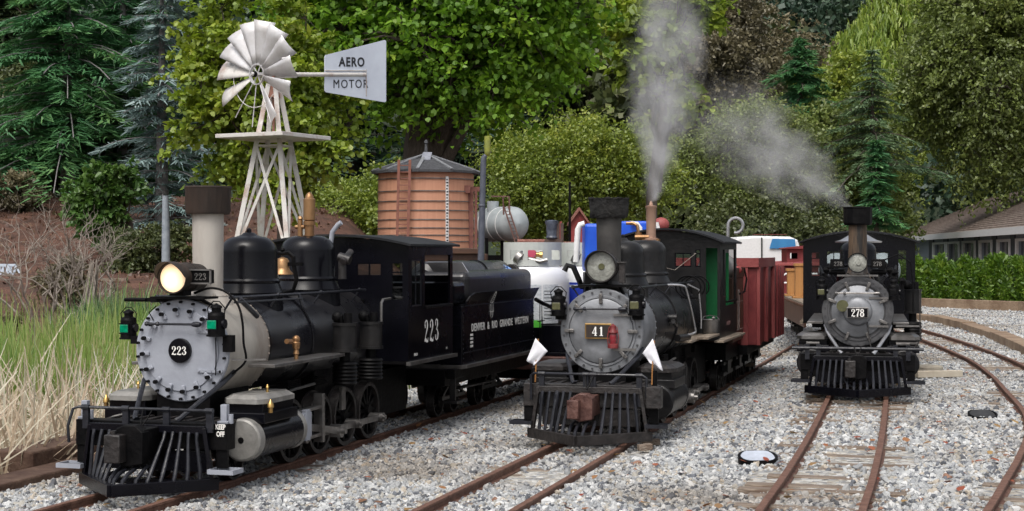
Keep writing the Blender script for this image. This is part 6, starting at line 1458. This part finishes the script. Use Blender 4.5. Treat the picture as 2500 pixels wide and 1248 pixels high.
# the great maple behind the water tower
def maple(name,label,px,Y,**k): return broadleaf(name,label,px,Y,**k)
broadleaf('maple_tree','great spreading green maple behind the orange water tank',(640,1600,-330,365),19.0,66000,.068,.062,M_maple,nl=95,depth=.62,perclump=26,trunkr=.34,lobe=.22,clump=.12,tx=1040,droop=.25,upb=.9,spray=.35)
broadleaf('maple_tree','yellow green maple boughs left of the windmill',(370,900,-60,520),16.5,22000,.058,.053,M_maple2,nl=60,depth=.55,perclump=24,trunkr=.08,lobe=.20,clump=.14,tx=700,droop=.25,upb=.9,spray=.35)
broadleaf('maple_tree','bright green maple standing behind the column of steam',(1480,1810,-160,300),21.5,7500,.095,.085,M_maple2,nl=14,depth=.6,perclump=18,trunkr=.09,lobe=.30,clump=.15,tx=1600,droop=.25,upb=.9,spray=.4)
# middle distance
broadleaf('golden_tree','yellowing small leaved tree behind the silver tank',(1130,1640,250,640),27,62000,0.045,0.030,M_gold,nl=26,depth=.5,perclump=24,trunkr=.12,lobe=.36,clump=.20,shape='quad')
broadleaf('golden_tree','golden olive tree behind the orange water tank and windmill',(640,1160,400,640),25,52700,0.043,0.029,M_gold,nl=24,depth=.5,perclump=24,trunkr=.12,lobe=.36,clump=.20,shape='quad')
broadleaf('olive_tree','dull olive tree in the smoke behind the red wagons',(1590,2010,230,600),38,62000,0.058,0.037,M_olive,nl=26,depth=.6,perclump=24,trunkr=.16,lobe=.36,clump=.20,shape='quad')
broadleaf('oak_tree','brownish oak high on the slope left of the weeping willow',(1560,1990,-60,330),52,55800,0.094,0.061,M_brown,nl=30,depth=.7,perclump=24,trunkr=.3,lobe=.36,clump=.12,shape='quad')
broadleaf('olive_tree','rounded yellow olive tree between the two green conifers',(1890,2150,130,360),50,18600,0.101,0.065,M_gold,nl=16,depth=.7,perclump=24,trunkr=.2,lobe=.36,clump=.20,shape='quad')
broadleaf('olive_tree','low olive bushes behind locomotive 278\'s chimney',(1900,2230,250,620),40,31000,0.086,0.054,M_olive,nl=22,depth=.6,perclump=24,trunkr=.15,lobe=.36,clump=.20,shape='quad')
broadleaf('oak_tree','dark shaded bush just behind the cab of locomotive 278',(1640,2160,450,660),37,31000,0.065,0.043,M_oliveD,nl=24,depth=.5,perclump=24,trunkr=.1,lobe=.36,clump=.20,shape='quad')
broadleaf('olive_tree','rounded golden green tree overhanging the left end of the shingled roof',(2150,2470,270,585),64,52700,0.068,0.043,M_gold,nl=20,depth=.6,perclump=24,trunkr=.15,lobe=.36,clump=.20,shape='quad',droop=.6,ground=-.5)
broadleaf('oak_tree','huge olive tree filling the upper right corner',(2130,2700,-220,500),40,93000,0.079,0.047,M_olive,nl=60,depth=.5,perclump=26,trunkr=.2,lobe=.30,clump=.11,shape='quad',droop=.8,tx=2660)
broadleaf('oak_tree','dark tree at the right edge above the shingled roof',(2380,2720,40,600),66,24800,0.122,0.079,M_oliveD,nl=22,depth=.6,perclump=24,trunkr=.3,lobe=.36,clump=.20,shape='quad')
conifer('cedar_tree','pointed green cedar left of the two on the right hand slope',1955,95,330,41,260,M_con,24,.17,.038,dens=1.4)
conifer('cedar_tree','taller pale green cedar right of the two on the right hand slope',2130,125,420,38,300,M_pale,20,.15,.030,dens=.85)
conifer('cedar_tree','small green cedar sapling above locomotive 278\'s chimney',2140,345,560,30,120,M_con,16,.14,.04)
# willow
def willow(label,px,Y):
    x0,x1,yt,yb=px; a=at(x0,yb,Y); b=at(x1,yt,Y); bx=(a.x+b.x)/2; gz0=float(landz(bx,Y)); t=thing('willow_tree',label,'tree',(bx,Y,gz0)); R=(b.x-a.x)/2; H=b.z-gz0
    m=MB(); branch_tube(m,(0,0,-.1),(0,0,H*.85),.3,.1,.03,6); n=420; C=[];D=[];VR=[]
    for i in range(n):
        d=G.uniform(0,6.28); rr=R*math.sqrt(G.uniform(.02,1)); z=H*(1-.28*(rr/R)**2)-G.uniform(0,.25)*H*.3; l_=G.uniform(.15,.42)*H*.5; k=26
        x=math.cos(d)*rr;y=math.sin(d)*rr; tt=np.linspace(0,1,k); v=G.uniform(0,1); sw=G.normal(0,.12,2)
        C.append(np.stack([x+sw[0]*tt+G.normal(0,.05,k),y+sw[1]*tt+G.normal(0,.05,k),z-l_*tt],1)); D.append(np.stack([G.normal(0,.25,k),G.normal(0,.25,k),-np.ones(k)],1)); VR.append(np.clip(.6*v+.4*G.uniform(0,1,k),0,1))
        if i%8==0: branch_tube(m,(0,0,H*.6),(x,y,z),.06,.015,.05,4)
    m.build('trunk',K['bark'],t); V,npf=leaves(np.concatenate(C),np.concatenate(D),.30,.07,None,'needle'); fastmesh('crown',V,npf,M_will,np.concatenate(VR),t)
willow('pale green weeping willow high on the slope, right of the dark gap',(1985,2220,35,330),58)
willow('second taller weeping willow at the top edge right of the first',(2080,2330,-90,330),66)
# left side
conifer('cedar_tree','large dark green cedar with sweeping boughs at the upper left',165,-260,400,26,640,M_con,34,.17,.035,dens=1.1,bark='barkgrey')
conifer('cedar_tree','second green cedar left of the blue one',300,-200,520,27.5,460,M_con,32,.17,.035,dens=1.1,bark='barkgrey')
conifer('cedar_tree','blue grey cedar left of the windmill',395,-150,660,23,330,M_blue,28,.14,.024,dens=.95,bark='barkgrey')
conifer('pine_tree','very dark conifer at the far left edge',20,-200,420,31,520,M_conD,30,.28,.08,dens=1.0)
broadleaf('oak_tree','dark olive tree at the left edge above the bank',(-120,330,170,470),28,34100,0.079,0.050,M_oliveD,nl=26,depth=.6,perclump=24,trunkr=.16,lobe=.36,clump=.20,shape='quad')
broadleaf('small_tree','small light green leaning tree on the brown bank',(175,350,395,600),20.5,7000,.07,.05,leafmat('fresh_leaf',[(.03,.09,.015),(.06,.15,.02),(.10,.20,.03),(.16,.24,.05)],.35),nl=14,depth=.6,perclump=20,trunkr=.07,lobe=.45,clump=.16,tx=335)
broadleaf('shrub','grey olive bush at the foot of the bank beside the white bridge',(90,230,620,800),15.5,13950,0.036,0.014,M_brown,cat='shrub',nl=16,depth=.6,perclump=22,trunkr=.03,lobe=.42,clump=.15,shape='quad')
broadleaf('shrub','low dull bush at the left edge in front of the bank',(-60,60,760,860),13.5,9300,0.032,0.013,M_brown,cat='shrub',nl=12,depth=.6,perclump=22,trunkr=.03,lobe=.45,clump=.16,shape='quad')
broadleaf('shrub','dark green shrub under the blue cedar on the bank',(250,480,540,720),19,12400,0.043,0.022,M_oliveD,cat='shrub',nl=14,depth=.6,perclump=22,trunkr=.03,lobe=.36,clump=.20,shape='quad')
broadleaf('shrub','pale grey leaved shrub at the left edge of the bank top',(-40,130,400,520),24,7750,0.050,0.022,M_brown,cat='shrub',nl=12,depth=.6,perclump=22,trunkr=.03,lobe=.42,clump=.15,shape='quad')
# dead shrubs
def deadshrub(x,ybase,ytop,Y,label,n,sp,seed):
    p=at(x,ybase,Y); H=at(0,ytop,Y).z-p.z; t=thing('dead_shrub',label,'shrub',(p.x,Y,p.z)); R_=random.Random(seed); m=MB()
    def grow(a,d,l_,r_,dep):
        pts=[a];q=a.copy()
        for i in range(4): d=(d+Vector((R_.uniform(-.4,.4),R_.uniform(-.3,.3),R_.uniform(-.25,.35)))).normalized(); q=q+d*l_/4; pts.append(q.copy())
        m.tube(pts,[r_*(1-.12*i) for i in range(5)],5)
        if dep>0:
            for k in range(R_.choice((2,3,3))): grow(pts[R_.choice((2,3,4))],(d+Vector((R_.uniform(-1,1),R_.uniform(-.7,.7),R_.uniform(-.5,.6)))).normalized(),l_*.68,r_*.6,dep-1)
    for i in range(n): grow(Vector((R_.uniform(-.05,.05),R_.uniform(-.05,.05),-.05)),Vector((R_.uniform(-sp,sp),R_.uniform(-.3,.3),1)).normalized(),H*.5,.014,4)
    m.build('twigs',K['barkpale'],t)
deadshrub(205,800,520,13,'bleached dead shrub with crooked branches, left of locomotive 223\'s headlamp',5,.7,4)
deadshrub(90,820,480,14.5,'tall bare bleached shrub with curled tips near the left edge',3,.5,9)
deadshrub(130,800,600,12.5,'short bare tangle of grey twigs between the two taller dead shrubs',3,.9,12)
t=thing('tree_stump','pale shredded stump with hanging fibres beside the dead shrub','stump',at(225,790,12.4)); m=MB()
for i in range(60):
    a=rnd.uniform(0,6.28); r0=rnd.uniform(.0,.10); h=rnd.uniform(.2,.52); m.tube([(math.cos(a)*(r0+.08),math.sin(a)*(r0+.05),-.1),(math.cos(a)*r0*.7,math.sin(a)*r0*.6,h*.5),(math.cos(a)*r0*.5+.03,math.sin(a)*r0*.5,h)],[.008,.006,.003],4)
m.build('fibres',K['barkpale'],t)
# backdrop: hillside woods, repeats of a few kinds
protos=[]
def proto_crown(kind,seed):
    if kind=='c':
        return conifer('forest_conifer','dark conifer of the wood on the far slope',1250,-200,640,62,420,M_forest,22,.36,.11,dens=1.3)
    return broadleaf('forest_tree','dull green tree of the wood on the far slope',(1050,1450,-120,600),62,13950,0.245,0.173,M_forest if kind=='d' else M_oliveD,nl=24,depth=.9,perclump=20,trunkr=.3,lobe=.36,clump=.20,shape='quad')
ps_=[proto_crown('c',1),proto_crown('d',2),proto_crown('o',3)]
GR='trees of the wood on the far slope'
for o in ps_: o['group']=GR
R2=random.Random(5); first=[True]*3
spots=[]
for row,(Y,n) in enumerate(((58,13),(72,14),(88,15),(106,17))):
    for i in range(n):
        r=-.40+.80*(i+.5+R2.uniform(-.3,.3))/n; 
        if .14<r<.27 and Y<66 : continue
        spots.append((r*Y,Y+R2.uniform(-4,4)))
for x,y in spots:
    k=R2.choice((0,0,1,1,2)); o=ps_[k]
    if first[k]: first[k]=False
    else: o=copy_tree(o)
    o.location=(x,y,float(landz(x,y))-.2); o.rotation_euler=(0,0,R2.uniform(0,6.28)); s_=R2.uniform(.8,1.25); o.scale=(s_,s_,s_*R2.uniform(.9,1.15)); o['group']=GR
# hedge
def hedge():
    a=at(2150,700,16.6); b=at(2540,700,15.6); t=thing('hedge','long bright green clipped hedge in front of the grey building','hedge',(a.x,a.y,-.02)); n=60000; L_=(Vector((b.x,b.y,0))-Vector((a.x,a.y,0))); 
    f_=G.uniform(0,1,n); u=G.uniform(-1,1,n); hgt=.42+.035*np.sin(f_*37)+.03*np.sin(f_*83+1)+.05*sstep(.55,.75,f_)*np.abs(np.sin(f_*14))
    ang=G.uniform(-.2,math.pi+.2,n); wd=.20+.05*np.sin(f_*61)+.03*np.sin(f_*140); rr=np.sqrt(G.uniform(.55,1.08,n))
    cx=np.cos(ang)*rr; cz=np.abs(np.sin(ang))**.6*rr
    C=np.stack([L_.x*f_+cx*0, L_.y*f_+cx*wd-.02, np.clip(hgt*cz,0.02,None)],1)
    d=np.stack([G.normal(0,.5,n),G.normal(0,.4,n)+cx*.3,.5+G.normal(0,.5,n)],1); cl=np.sin(f_*90)+np.sin(C[:,2]*30+f_*40); var=np.clip(.5+.12*cl+G.normal(0,.2,n),0,1)
    V,npf=leaves(C,d,.045,.016,None,'quad'); fastmesh('foliage',V,npf,M_hedge,var,t)
    m=MB()
    for k in range(24): x=L_.x*k/24;y=L_.y*k/24; branch_tube(m,(x,y,-.02),(x+.02,y,.3),.02,.006,.08,3)
    m.box(0,L_.x,.02,.03,0,.001); m.build('stems',K['bark'],t)
hedge()
# reeds and straw
def blades(name,label,n,area,H,Wd,lm,lean,z0=-.32,curl=.25,bend=False,zo=0.0):
    X,Y=area(n); n=len(X); z=landz(X,Y)+.0; h=H*np.exp(G.normal(0,.15,n)); z=z+G.uniform(0,zo,n); a=G.uniform(0,6.28,n); ln=np.abs(G.normal(0,lean,n)); k=4
    V=np.zeros((n*(k-1),4,3)); wdir=np.stack([np.cos(a+G.uniform(-.6,.6,n)),np.sin(a),np.zeros(n)],1); wd=Wd*np.exp(G.normal(0,.25,n))
    def pt(t):
        th=ln*(1 if not bend else (.35+.9*t))+curl*t*ln*1.5
        return np.stack([X+np.cos(a)*h*t*np.sin(th),Y+np.sin(a)*h*t*np.sin(th),z+h*t*np.cos(np.clip(th,0,1.75))],1)
    P=[pt(i/(k-1)) for i in range(k)]; side_=np.stack([-np.sin(a*1.7),np.cos(a*1.7)*.4,np.zeros(n)],1); side_=unit(side_)
    side_[:,0]=np.where(np.abs(side_[:,0])<.35,.5,side_[:,0])
    for i in range(k-1):
        w0=(wd*(1-.85*(i/(k-1))**1.5))[:,None]; w1=(wd*(1-.85*((i+1)/(k-1))**1.5))[:,None]
        V[i::k-1,0]=P[i]-side_*w0/2; V[i::k-1,1]=P[i]+side_*w0/2; V[i::k-1,2]=P[i+1]+side_*w1/2; V[i::k-1,3]=P[i+1]-side_*w1/2
    var=np.repeat(np.clip(G.uniform(0,1,n)*.7+.3*(.5+.5*np.sin(X*3+Y*2)),0,1),k-1)
    o=fastmesh(name,V.reshape(-1,3),4,lm,var); tag(o,kind='stuff'); return o
def qarea(q0,q1,p0,p1):
    def f(n): q=G.uniform(q0,q1,n); p=G.uniform(p0,p1,n); return q*C16+p*S16, -q*S16+p*C16
    return f
M_reed=leafmat('green_reed',[(.10,.20,.03),(.17,.29,.045),(.27,.37,.08),(.48,.44,.2)],.4)
M_straw=leafmat('dry_straw',[(0.360,0.270,0.180),(0.540,0.430,0.310),(0.600,0.570,0.440),(0.600,0.600,0.570)],.3)
M_sedge=leafmat('dark_sedge',[(0.030,0.090,0.030),(0.060,0.150,0.040),(0.100,0.200,0.060),(0.220,0.280,0.100)],.3)
blades('green_reeds','',15000,qarea(-4.6,-2.85,5.2,8.4),.45,.011,M_reed,.18)
blades('tall_reeds','',1500,qarea(-3.1,-2.62,5.2,7.0),.44,.010,M_reed,.28)
blades('dry_reeds','',1300,qarea(-4.4,-2.55,4.4,8.5),.34,.008,M_straw,.25)
blades('straw','',4200,qarea(-3.5,-2.52,3.4,5.3),.26,.0075,M_straw,.6,curl=.4)
blades('broken_straw','',4200,qarea(-3.6,-2.48,3.4,5.6),.30,.008,M_straw,1.25,curl=.1,zo=.24)
blades('sedge','',1800,lambda n:(lambda a:(at(320,0,12).x+G.normal(0,.13,n),11.5+G.normal(0,.4,n)))(0),.40,.012,M_sedge,.40,curl=.6)
blades('bank_grass','',2500,lambda n:(G.uniform(-8,-2.4,n),G.uniform(11,17,n)),.10,.012,leafmat('bank_grass',[(.09,.10,.03),(.15,.15,.05),(.22,.20,.09),(.16,.10,.06)],.3),.5)
blades('leaf_litter','',6000,lambda n:(G.uniform(-11,-2.5,n),G.uniform(17.5,28,n)),.05,.04,leafmat('bank_litter',[(.05,.022,.014),(.12,.055,.035),(.17,.09,.05),(.10,.09,.03)],.2),.9)

# ------------------------------------------------ steam
def steam(name,label,base,top,r0,r1,dens,scale,thr,seed):
    base=Vector(base);top=Vector(top); ax=(top-base); Lh=ax.length; q=ax.to_track_quat('Z','Y')
    m=MB(); prof=[(-.01,.001)]+[(Lh*i/10, r0+(r1-r0)*(i/10)**.55) for i in range(11)]+[(Lh+r1*.3,r1*.7),(Lh+r1*.42,.001)]
    m.lathe((0,0,0),(0,0,1),prof,28,True,False); mt=bpy.data.materials.new(name); mt.use_nodes=True; t=mt.node_tree;n=t.nodes;l=t.links;n.clear()
    o=n.new('ShaderNodeOutputMaterial'); v=n.new('ShaderNodeVolumePrincipled'); v.inputs['Color'].default_value=(.96,.96,.97,1); v.inputs['Anisotropy'].default_value=.2
    tc=n.new('ShaderNodeTexCoord'); sp=n.new('ShaderNodeSeparateXYZ'); l.new(tc.outputs['Object'],sp.inputs[0])
    def M(op,a,b=None,c=None):
        x=n.new('ShaderNodeMath'); x.operation=op
        for i,k in enumerate((a,b,c)):
            if k is None: continue
            if isinstance(k,(int,float)): x.inputs[i].default_value=k
            else: l.new(k,x.inputs[i])
        return x.outputs[0]
    no0=n.new('ShaderNodeTexNoise'); no0.inputs['Scale'].default_value=scale*.45; l.new(tc.outputs['Object'],no0.inputs['Vector'])
    wob=n.new('ShaderNodeSeparateColor'); l.new(no0.outputs['Color'],wob.inputs[0])
    wx=M('ADD',sp.outputs[0],M('MULTIPLY',M('SUBTRACT',wob.outputs[0],.5),r1*1.5)); wy=M('ADD',sp.outputs[1],M('MULTIPLY',M('SUBTRACT',wob.outputs[1],.5),r1*1.5))
    z=M('DIVIDE',sp.outputs[2],Lh); zc=M('MAXIMUM',z,0.0001); rad=M('ADD',M('MULTIPLY',M('POWER',zc,.55),r1-r0),r0)
    rr=M('DIVIDE',M('SQRT',M('ADD',M('MULTIPLY',wx,wx),M('MULTIPLY',wy,wy))),rad)
    fall=M('SUBTRACT',1.0,M('POWER',rr,1.6)); fall=M('MAXIMUM',fall,0)
    no=n.new('ShaderNodeTexNoise'); no.inputs['Scale'].default_value=scale; no.inputs['Detail'].default_value=5; no.inputs['Roughness'].default_value=.6; no.inputs['Distortion'].default_value=.6
    mp=n.new('ShaderNodeMapping'); mp.inputs['Location'].default_value=(seed,seed*2,0); mp.inputs['Scale'].default_value=(1,1,.7); l.new(tc.outputs['Object'],mp.inputs[0]); l.new(mp.outputs[0],no.inputs['Vector'])
    s=M('MULTIPLY',M('POWER',M('MAXIMUM',M('SUBTRACT',M('ADD',no.outputs[0],M('MULTIPLY',fall,.30)),thr),0),1.35),1.9)
    fade=M('MAXIMUM',M('SUBTRACT',1.0,M('MULTIPLY',M('POWER',zc,1.6),.85)),0)
    near=M('ADD',1.0,M('DIVIDE',.12,M('ADD',zc,.08)))
    d=M('MULTIPLY',M('MULTIPLY',s,M('MULTIPLY',fall,dens)),M('MULTIPLY',fade,near)); l.new(d,v.inputs['Density']); l.new(v.outputs[0],o.inputs['Volume'])
    ob=m.build(name,mt); ob.location=base; ob.rotation_euler=q.to_euler(); tag(ob,kind='stuff'); return ob
pv=gB@Vector((0,.81,.752)); ptop=at(1638,-40,pv.y)
steam('steam',0,pv,ptop,.035,.20,22,13,.50,3.0)
pc=at(2085,502,6.0); steam('smoke',0,pc,at(1740,260,6.3),.03,.27,12,11,.52,8.0)
